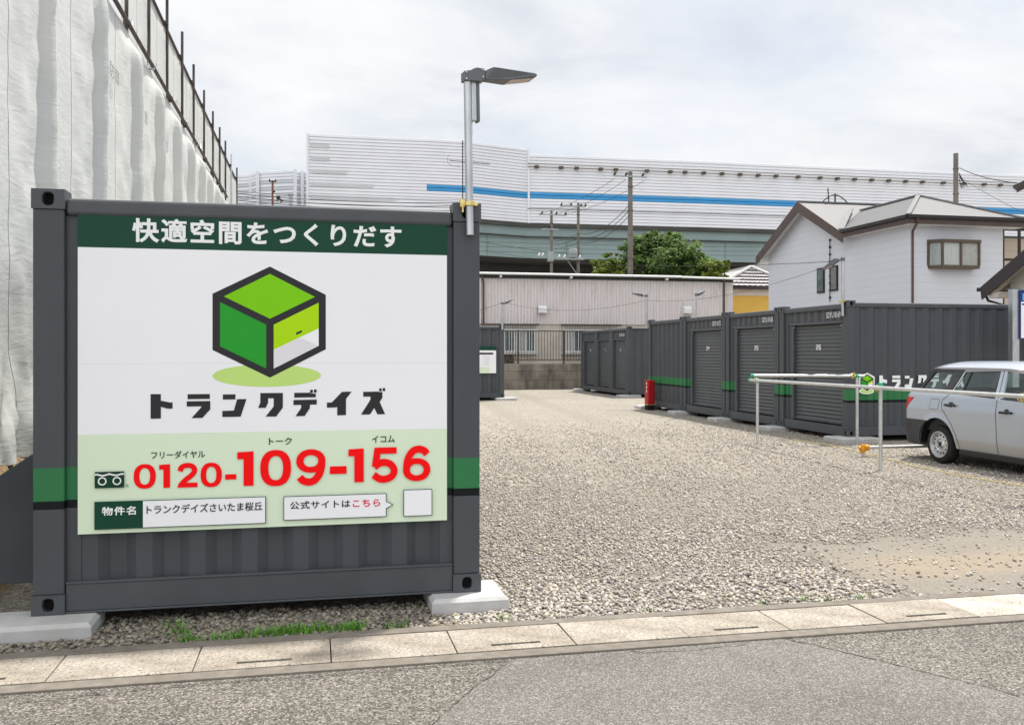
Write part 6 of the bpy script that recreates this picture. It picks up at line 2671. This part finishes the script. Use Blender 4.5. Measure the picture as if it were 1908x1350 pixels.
text_part('lettering', 'P', (bx0_ + 0.045, -0.0360, at_y(1900, 560, 13.6).z), (1, 0, 0), (0, 0, 1), 0.10, 0.125, M_CYAN, sg, 0.02)
mb = MB()
zs = at_y(1900, 563, 13.6).z
mb.face([(bx0_ + 0.03, -0.0362, zs - 0.05), (bx0_ + 0.85, -0.0362, zs - 0.05), (bx0_ + 0.85, -0.0362, zs - 0.02), (bx0_ + 0.03, -0.0362, zs - 0.02)])
mb.build('dark_strip', M_NAVY, sg)
mb = MB()
zs = at_y(1900, 586, 13.6).z
mb.face([(bx0_ + 0.075, -0.0362, zs - 0.085), (bx0_ + 0.20, -0.0362, zs - 0.085), (bx0_ + 0.20, -0.0362, zs), (bx0_ + 0.075, -0.0362, zs)])
mb.build('red_mark', M_RED, sg)

# ================================================================ silver estate car
def car_paint():
    m, nt, b = new_mat('silver car paint')
    N, L = nt.nodes.new, nt.links.new
    t = N('ShaderNodeTexCoord')
    sp_ = N('ShaderNodeSeparateXYZ')
    L(t.outputs['Object'], sp_.inputs[0])
    n = N('ShaderNodeTexNoise')
    n.inputs['Scale'].default_value = 2.5
    n.inputs['Detail'].default_value = 6
    L(t.outputs['Object'], n.inputs['Vector'])
    # road dust along the lower doors
    mr = N('ShaderNodeMapRange')
    mr.inputs[1].default_value = 0.40
    mr.inputs[2].default_value = 0.36
    mr.inputs[3].default_value = 0.0
    mr.inputs[4].default_value = 0.55
    L(sp_.outputs[2], mr.inputs[0])
    mx = N('ShaderNodeMix')
    mx.data_type = 'RGBA'
    L(mr.outputs[0], mx.inputs[0])
    mx.inputs[6].default_value = (0.42, 0.462, 0.525, 1)
    mx.inputs[7].default_value = (0.33, 0.31, 0.28, 1)
    L(mx.outputs[2], b.inputs['Base Color'])
    b.inputs['Metallic'].default_value = 0.5
    b.inputs['Roughness'].default_value = 0.28
    b.inputs['Coat Weight'].default_value = 0.35
    b.inputs['Coat Roughness'].default_value = 0.06
    return m


M_CAR = car_paint()
M_PLAST = pm('dark bumper plastic', (0.040, 0.043, 0.046), 0.55, var=0.12, scale=10)
M_RUBBER = pm('tyre rubber', (0.018, 0.018, 0.018), 0.8, var=0.15, scale=20)
M_RIM = pm('steel wheel', (0.56, 0.57, 0.58), 0.35, metal=0.6, var=0.06, scale=8)
M_TRIMK = pm('black trim', (0.015, 0.015, 0.016), 0.35)
M_CHROME = pm('bright trim', (0.72, 0.73, 0.74), 0.18, metal=0.9, var=0.02)
M_INTER = pm('grey interior', (0.055, 0.056, 0.060), 0.8, var=0.1)
M_TAIL = pm('red tail lamp', (0.55, 0.012, 0.016), 0.12, var=0.25, scale=18)
M_VISOR = pm('smoked visor', (0.26, 0.23, 0.23), 0.2, var=0.05)


def car_glass():
    m, nt, b = new_mat('car glass')
    N, L = nt.nodes.new, nt.links.new
    nt.nodes.remove(b)
    tr = N('ShaderNodeBsdfTransparent')
    tr.inputs[0].default_value = (0.72, 0.81, 0.80, 1)
    gl_ = N('ShaderNodeBsdfGlossy')
    gl_.inputs['Roughness'].default_value = 0.02
    gl_.inputs['Color'].default_value = (0.9, 0.95, 0.95, 1)
    fr = N('ShaderNodeLayerWeight')
    pw = N('ShaderNodeMath')
    pw.operation = 'POWER'
    L(fr.outputs['Facing'], pw.inputs[0])
    pw.inputs[1].default_value = 4.0
    md = N('ShaderNodeMath')
    md.operation = 'MULTIPLY_ADD'
    L(pw.outputs[0], md.inputs[0])
    md.inputs[1].default_value = 0.75
    md.inputs[2].default_value = 0.05
    mx = N('ShaderNodeMixShader')
    L(md.outputs[0], mx.inputs[0])
    L(tr.outputs[0], mx.inputs[1])
    L(gl_.outputs[0], mx.inputs[2])
    L(mx.outputs[0], nt.nodes['Material Output'].inputs[0])
    return m


M_CGLASS = car_glass()
car = thing('parked_car', 'silver estate car parked behind the pipe barrier, seen from its rear side', 'car', (9.44, 11.39, 0), R(-90))
XREAR, XFRONT = -0.90, 3.28
WBASE = 2.50


def interp(tab, x):
    for (a, va), (b, vb) in zip(tab, tab[1:]):
        if x <= b:
            t = (x - a) / (b - a) if b > a else 0
            t = min(1, max(0, t))
            return va + (vb - va) * t
    return tab[-1][1]


TOP = [(-0.90, 0.74), (-0.84, 0.84), (-0.72, 0.955), (-0.60, 1.005), (-0.3, 1.008), (0.2, 0.998), (1.0, 0.965), (1.8, 0.935), (2.2, 0.905), (2.7, 0.85), (3.05, 0.77), (3.22, 0.68), (3.28, 0.60)]
HW = [(0.20, 0.765), (0.30, 0.795), (0.45, 0.815), (0.62, 0.822), (0.74, 0.820), (0.80, 0.812), (0.90, 0.795), (0.96, 0.780), (1.01, 0.755)]


def endf(x):
    e = 0.0
    if x < -0.62:
        e = 0.26 * ((-0.62 - x) / 0.28) ** 2.2
    if x > 2.55:
        e = 0.30 * ((x - 2.55) / 0.73) ** 2.3
    return e


def side_y(x, z):
    flare = 0.0
    for wx in (0.0, WBASE):
        d = math.hypot(x - wx, z - 0.275)
        flare = max(flare, 0.014 * (1 - smoothstep(0.37, 0.46, d)))
    crease = 0.006 * math.exp(-((z - 0.775 - 0.02 * x) / 0.03) ** 2)
    return interp(HW, z) + flare + crease - endf(x)


def zbot(x):
    z = 0.245
    if x < -0.36:
        z = 0.245 + 0.0 * x
    for wx in (0.0, WBASE):
        d = x - wx
        if abs(d) < 0.372:
            z = max(z, 0.275 + math.sqrt(0.372 ** 2 - d * d))
    return z


cols_x = sorted(set([round(v, 4) for v in list(np.arange(XREAR, XFRONT + 0.001, 0.04)) + [-0.372, -0.371, 0.371, 0.372, WBASE - 0.372, WBASE - 0.371, WBASE + 0.371, WBASE + 0.372, XFRONT]]))
for sgn, nm in ((-1, 'side_body'), (1, 'side_body')):
    mb = MB()
    rows = []
    nrow = 18
    for j in range(nrow + 1):
        row = []
        for x in cols_x:
            z0_, z1_ = zbot(x), interp(TOP, x)
            z0_ = min(z0_, z1_ - 0.03)
            z = z0_ + (z1_ - z0_) * j / nrow
            row.append((x, sgn * side_y(x, z), z))
        rows.append(row if sgn < 0 else row[::-1])
    # turn the top edge in over the shoulder
    row = []
    for x in cols_x:
        z1_ = interp(TOP, x)
        row.append((x, sgn * (side_y(x, z1_) - 0.05), z1_ + 0.008))
    rows.append(row if sgn < 0 else row[::-1])
    mb.grid(rows)
    # dark inner wheel arch lip
    mb.build(nm, M_CAR, car, smooth=40)
# bonnet, tail panel, nose, underside
mb = MB()
fx = [x for x in cols_x if x >= 2.0]
mb.grid([[(x, s * (side_y(x, interp(TOP, x)) - 0.05), interp(TOP, x) + 0.008 + (0.03 if abs(s) < 0.6 else 0.0)) for s in (-1, -0.5, 0, 0.5, 1)] for x in fx])
mb.build('bonnet', M_CAR, car, smooth=50)
mb = MB()
zr = np.linspace(0.25, 0.74, 8)
mb.grid([[(XREAR - 0.03 * (1 - s * s), s * side_y(XREAR, z), z) for s in (-1, -0.5, 0, 0.5, 1)] for z in zr])
rx = [x for x in cols_x if x <= -0.6]
mb.grid([[(x - 0.03 * (1 - s * s), s * (side_y(x, interp(TOP, x)) - 0.05), interp(TOP, x) + 0.008) for s in (-1, -0.5, 0, 0.5, 1)] for x in rx])
mb.build('tailgate', M_CAR, car, smooth=50)
mb = MB()
mb.grid([[(XFRONT + 0.05 * (1 - s * s), s * side_y(XFRONT, z), z) for s in (-1, -0.5, 0, 0.5, 1)] for z in np.linspace(0.25, 0.60, 6)])
mb.build('front_bumper', M_CAR, car, smooth=50)
mb = MB()
mb.box(XREAR + 0.1, XFRONT - 0.1, -0.62, 0.62, 0.20, 0.24)
mb.box(-0.42, 0.42, -0.56, 0.56, 0.24, 0.66)
mb.box(WBASE - 0.42, WBASE + 0.42, -0.56, 0.56, 0.24, 0.66)
for wx in (0.0, WBASE):
    for s in (-1, 1):
        n = 18
        mb.grid([[(wx + 0.375 * math.cos(math.pi * i / n), s * yy, 0.275 + 0.375 * math.sin(math.pi * i / n)) for i in range(n + 1)] for yy in (0.56, 0.80)])
mb.build('underbody', M_TRIMK, car)
for s in (-1, 1):
    mb = MB()
    mb.box(0.40, WBASE - 0.40, s * 0.745 - 0.04, s * 0.745 + 0.04, 0.155, 0.246)
    mb.build('sill_cover', M_TRIMK, car, bevel=0.02)

# interior with seats, seen through the glass
mb = MB()
mb.box(-0.5, 2.2, -0.66, 0.66, 0.45, 0.50)
mb.box(2.0, 2.2, -0.66, 0.66, 0.5, 0.88)
for s in (-1, 1):
    mb.box(-0.55, 2.1, s * 0.70 - 0.02, s * 0.70 + 0.02, 0.45, 0.93)
mb.build('cabin_floor', M_INTER, car)
for x in (0.34, 1.22):
    for yy in ((-0.34, 0.34)):
        mb = MB()
        mb.box(x, x + 0.48, yy - 0.24, yy + 0.24, 0.50, 0.66)
        mb.prism([(x - 0.02, 0.60), (x + 0.12, 0.60), (x + 0.00, 1.08), (x - 0.10, 1.08)], lambda a, b: (a, yy - 0.22, b), lambda a, b: (a, yy + 0.22, b))
        if x > 1:
            mb.box(x - 0.10, x - 0.02, yy - 0.12, yy + 0.12, 1.10, 1.22)
        mb.build('seat', M_INTER, car, bevel=0.03)

# greenhouse: pillars, roof and glass on the inward leaning side plane
ZR = 1.345


def gh(x, z, s, o=0.0):
    """A point on the side glass plane."""
    t = (z - 1.0) / (ZR - 1.0)
    return (x, s * (0.745 - 0.125 * t - 0.02 * t * t + o - max(0, (-0.35 - x)) * 0.22), z)


def gpoly(name, pts, mat, o, th=0.0, parent=None):
    r = None
    for s in (-1, 1):
        mb = MB()
        a = [gh(x, z, s, o) for x, z in pts]
        if th:
            b = [gh(x, z, s, o - th) for x, z in pts]
            n = len(pts)
            mb.add(a + b, [tuple(range(n)), tuple(range(2 * n - 1, n - 1, -1))] + [(i, n + i, n + (i + 1) % n, (i + 1) % n) for i in range(n)])
        else:
            mb.face(a)
        r = mb.build(name, mat, parent or car)
    return r


gpoly('rear_pillar', [(-0.62, 1.0), (-0.54, 1.0), (-0.255, ZR - 0.01), (-0.335, ZR - 0.01)], M_TRIMK, 0.004, 0.05)
gpoly('quarter_frame', [(-0.255, ZR - 0.012), (-0.275, ZR - 0.048), (0.105, ZR - 0.058), (0.21, ZR - 0.012)], M_TRIMK, 0.003, 0.04)
gpoly('quarter_frame', [(-0.54, 1.0), (0.20, 0.995), (0.16, 1.055), (-0.505, 1.05)], M_TRIMK, 0.003, 0.04)
gpoly('quarter_pillar', [(0.03, 1.055), (0.06, 1.085), (0.118, 1.27), (0.105, 1.287), (0.21, ZR - 0.012), (0.325, ZR - 0.012), (0.19, 1.02), (0.165, 1.055)], M_PLAST, 0.003, 0.04)
gpoly('quarter_glass', [(-0.50, 1.04), (0.05, 1.05), (0.12, 1.29), (-0.27, 1.31)], M_CGLASS, -0.012)
gpoly('window_trim', [(0.205, 1.00), (0.222, 1.00), (0.355, ZR - 0.02), (0.335, ZR - 0.02)], M_CHROME, 0.006, 0.01)
gpoly('door_frame', [(0.325, ZR - 0.01), (0.34, ZR - 0.045), (1.02, ZR - 0.020), (1.13, ZR - 0.018), (1.95, ZR - 0.1), (1.7, ZR + 0.0)], M_VISOR, 0.012, 0.03)
gpoly('door_pillar', [(1.055, 0.96), (1.185, 0.955), (1.125, ZR - 0.018), (1.005, ZR - 0.02)], M_CAR, 0.006, 0.03)
gpoly('pillar_gap', [(1.118, 0.96), (1.128, 0.96), (1.068, ZR - 0.02), (1.058, ZR - 0.02)], M_TRIMK, 0.0075)
gpoly('belt_strip', [(0.20, 0.995), (1.075, 0.955), (1.075, 0.978), (0.205, 1.018)], M_TRIMK, 0.008, 0.03)
gpoly('belt_strip', [(1.165, 0.952), (2.1, 0.915), (2.1, 0.94), (1.165, 0.974)], M_TRIMK, 0.008, 0.03)
gpoly('rear_door_glass', [(0.215, 1.0), (1.07, 0.965), (1.02, ZR - 0.02), (0.345, ZR - 0.035)], M_CGLASS, -0.010)
gpoly('glass_divider', [(0.40, 1.0), (0.425, 1.0), (0.47, ZR - 0.04), (0.445, ZR - 0.04)], M_TRIMK, 0.002, 0.012)
gpoly('front_door_glass', [(1.17, 0.96), (2.05, 0.93), (1.62, ZR - 0.04), (1.12, ZR - 0.02)], M_CGLASS, -0.010)
gpoly('front_pillar', [(2.02, 0.925), (2.14, 0.915), (1.62, ZR + 0.0), (1.55, ZR - 0.02)], M_CAR, 0.004, 0.04)
# roof: crowned panel
mb = MB()
rxs = np.linspace(-0.40, 1.62, 24)
rows = []
for x in rxs:
    edge_h = 0.595 - max(0, (-0.2 - x)) * 0.22
    lift = 0.012 * math.sin(math.pi * min(1, max(0, (x + 0.45) / 2.2)))
    drop = 0.02 * smoothstep(-0.2, -0.42, x) + 0.05 * smoothstep(1.1, 1.7, x)
    row = []
    for s in np.linspace(-1, 1, 13):
        row.append((x, s * (edge_h + 0.018), 1.352 + lift - drop + 0.088 * (1 - abs(s) ** 2.6)))
    rows.append(row)
mb.grid(rows)
rows2 = [[(p[0], p[1] * 0.985, p[2] - 0.03) for p in r] for r in rows]
mb.grid([r[::-1] for r in rows2])
mb.grid([[r[0] for r in rows], [r[0] for r in rows2]])
mb.grid([[r[-1] for r in rows2], [r[-1] for r in rows]])
mb.grid([rows2[0], rows[0]])
mb.grid([rows[-1], rows2[-1]])
mb.build('roof', M_CAR, car, smooth=50)
mb = MB()
mb.face([(-0.36, -0.50, ZR - 0.01), (-0.36, 0.50, ZR - 0.01), (-0.66, 0.60, 1.0), (-0.66, -0.60, 1.0)])
mb.build('tailgate_glass', M_CGLASS, car)
mb = MB()
mb.face([(2.15, -0.66, 0.92), (2.15, 0.66, 0.92), (1.60, 0.55, ZR + 0.02), (1.60, -0.55, ZR + 0.02)])
mb.build('windscreen', M_CGLASS, car)


def patch(name, mat, zs, xl, xr, off_, n=14, parent=None, sides=(-1, 1), th=True):
    """A panel lying on the body side between two curves xl(z), xr(z), standing proud by off_."""
    for s in sides:
        mb = MB()
        rows, inner = [], []
        for z in zs:
            a, b = xl(z), xr(z)
            rows.append([(a + (b - a) * i / n, s * (side_y(a + (b - a) * i / n, z) + off_), z) for i in range(n + 1)])
        mb.grid(rows if s < 0 else [r[::-1] for r in rows])
        if th:
            for e in (rows[0], rows[-1], [r[0] for r in rows], [r[-1] for r in rows]):
                mb.grid([e, [(p[0], p[1] - s * (off_ + 0.01), p[2]) for p in e]])
        o = mb.build(name, mat, parent or car, smooth=40)
    return o


arch = lambda z: -math.sqrt(max(0.0, 0.375 ** 2 - (z - 0.275) ** 2)) if z > 0.275 else -0.375
patch('rear_bumper', M_PLAST, np.linspace(0.235, 0.595, 10), lambda z: XREAR - 0.02, lambda z: arch(z) - 0.002, 0.020, 22)
mb = MB()
for z0_, z1_, o_ in ((0.235, 0.595, 0.0),):
    mb.grid([[(XREAR - 0.06 - 0.03 * (1 - s * s), s * (side_y(XREAR - 0.02, z) + 0.02), z) for s in (-1, -0.5, 0, 0.5, 1)] for z in np.linspace(0.235, 0.595, 6)])
    mb.grid([[(x, s * (side_y(XREAR - 0.02, 0.595) + 0.02), 0.596) for s in (-1, 0, 1)] for x in (XREAR - 0.06, XREAR + 0.06)])
mb.build('bumper_beam', M_PLAST, car, smooth=40)
patch('bumper_groove', M_TRIMK, [0.50, 0.512], lambda z: -0.90, lambda z: -0.58, 0.024, 12, th=False)
patch('bumper_groove', M_TRIMK, [0.42, 0.43], lambda z: -0.90, lambda z: -0.66, 0.024, 12, th=False)
patch('tail_lamp', M_TAIL, np.linspace(0.735, 0.915, 9), lambda z: -0.895 + max(0, z - 0.80) * 1.15, lambda z: -0.715 + max(0, z - 0.735) * 0.95, 0.008, 10)
patch('fuel_lid', M_CAR, np.linspace(0.768, 0.905, 4), lambda z: -0.16 + 0.06 * (z - 0.77), lambda z: 0.012 + 0.10 * (z - 0.77), 0.0022, 6)


def seam(pts, w=0.007):
    for s in (-1, 1):
        mb = MB()
        D = []
        for (xa_, za_), (xb_, zb2) in zip(pts, pts[1:]):
            n = max(2, int(math.hypot(xb_ - xa_, zb2 - za_) / 0.03))
            D += [(xa_ + (xb_ - xa_) * i / n, za_ + (zb2 - za_) * i / n) for i in range(n)]
        D.append(pts[-1])
        l, r = [], []
        for i, (x, z) in enumerate(D):
            x1_, z1_ = D[min(i + 1, len(D) - 1)]
            x0_, z0_ = D[max(i - 1, 0)]
            dx, dz = x1_ - x0_, z1_ - z0_
            q = math.hypot(dx, dz)
            nx, nz = -dz / q * w / 2, dx / q * w / 2
            l.append((x + nx, s * (side_y(x + nx, z + nz) + 0.0028), z + nz))
            r.append((x - nx, s * (side_y(x - nx, z - nz) + 0.0028), z - nz))
        mb.grid([l, r])
        mb.build('panel_gap', M_TRIMK, car)


seam([(1.128, 0.955), (1.135, 0.86), (1.155, 0.6), (1.150, 0.252)])
seam([(0.20, 0.985), (0.085, 0.90), (0.080, 0.85), (0.105, 0.78), (0.20, 0.68), (0.30, 0.58), (0.385, 0.44), (0.435, 0.255)])
seam([(2.06, 0.91), (2.08, 0.7), (2.05, 0.255)])
seam([(-0.165, 0.765), (-0.155, 0.908), (0.030, 0.908), (0.016, 0.765), (-0.165, 0.765)], 0.005)
for x in (0.27, 1.32):
    for s in (-1, 1):
        mb = MB()
        yy = s * (side_y(x, 0.83) + 0.022)
        zc = 0.838 if x < 1 else 0.80
        mb.tube((x - 0.095, yy, zc), (x + 0.11, yy, zc + 0.004), 0.017, 10, 0.015)
        mb.lathe([(0.0, -0.028), (0.034, -0.024), (0.036, 0.0), (0.0, 0.006)], (x + 0.01, yy - s * 0.012, zc + 0.012), (0, s, 0), 14)
        mb.build('door_handle', M_TRIMK, car, smooth=40)

# wheels
for wx in (0.0, WBASE):
    for s in (-1, 1):
        w_ = bpy.data.objects.new('wheel', None)
        col.objects.link(w_)
        w_.parent = car
        w_.location = (wx, s * 0.70, 0.268)
        mb = MB()
        prof = [(0.185, -0.085), (0.225, -0.09), (0.255, -0.082), (0.268, -0.06), (0.272, 0.0), (0.268, 0.06), (0.255, 0.082), (0.225, 0.09), (0.185, 0.085), (0.185, -0.085)]
        mb.lathe(prof, (0, 0, 0), (0, s, 0), 40)
        mb.build('tyre', M_RUBBER, w_, smooth=50)
        mb = MB()
        mb.lathe([(0.188, 0.086), (0.186, 0.094), (0.176, 0.094), (0.172, 0.078), (0.160, 0.050), (0.145, 0.052), (0.105, 0.068), (0.088, 0.070), (0.070, 0.055), (0.058, 0.070), (0.038, 0.074), (0.036, 0.060), (0.0, 0.060)], (0, 0, 0), (0, s, 0), 40)
        mb.lathe([(0.188, 0.086), (0.188, -0.08), (0.06, -0.02), (0.0, -0.02)], (0, 0, 0), (0, s, 0), 24)
        mb.build('rim', M_RIM, w_, smooth=30)
        mb = MB()
        for k in range(12):
            t = 2 * math.pi * k / 12
            c = Vector((0.128 * math.cos(t), s * 0.0595, 0.128 * math.sin(t)))
            mb.tube(c - Vector((0, s * 0.01, 0)), c + Vector((0, s * 0.0055, 0)), 0.0125, 10)
        for k in range(4):
            t = 2 * math.pi * (k + 0.5) / 4
            c = Vector((0.050 * math.cos(t), s * 0.07, 0.050 * math.sin(t)))
            mb.tube(c, c + Vector((0, s * 0.012, 0)), 0.010, 6)
        mb.tube((0, s * 0.058, 0), (0, s * 0.066, 0), 0.030, 14)
        mb.build('rim_holes', M_TRIMK, w_)
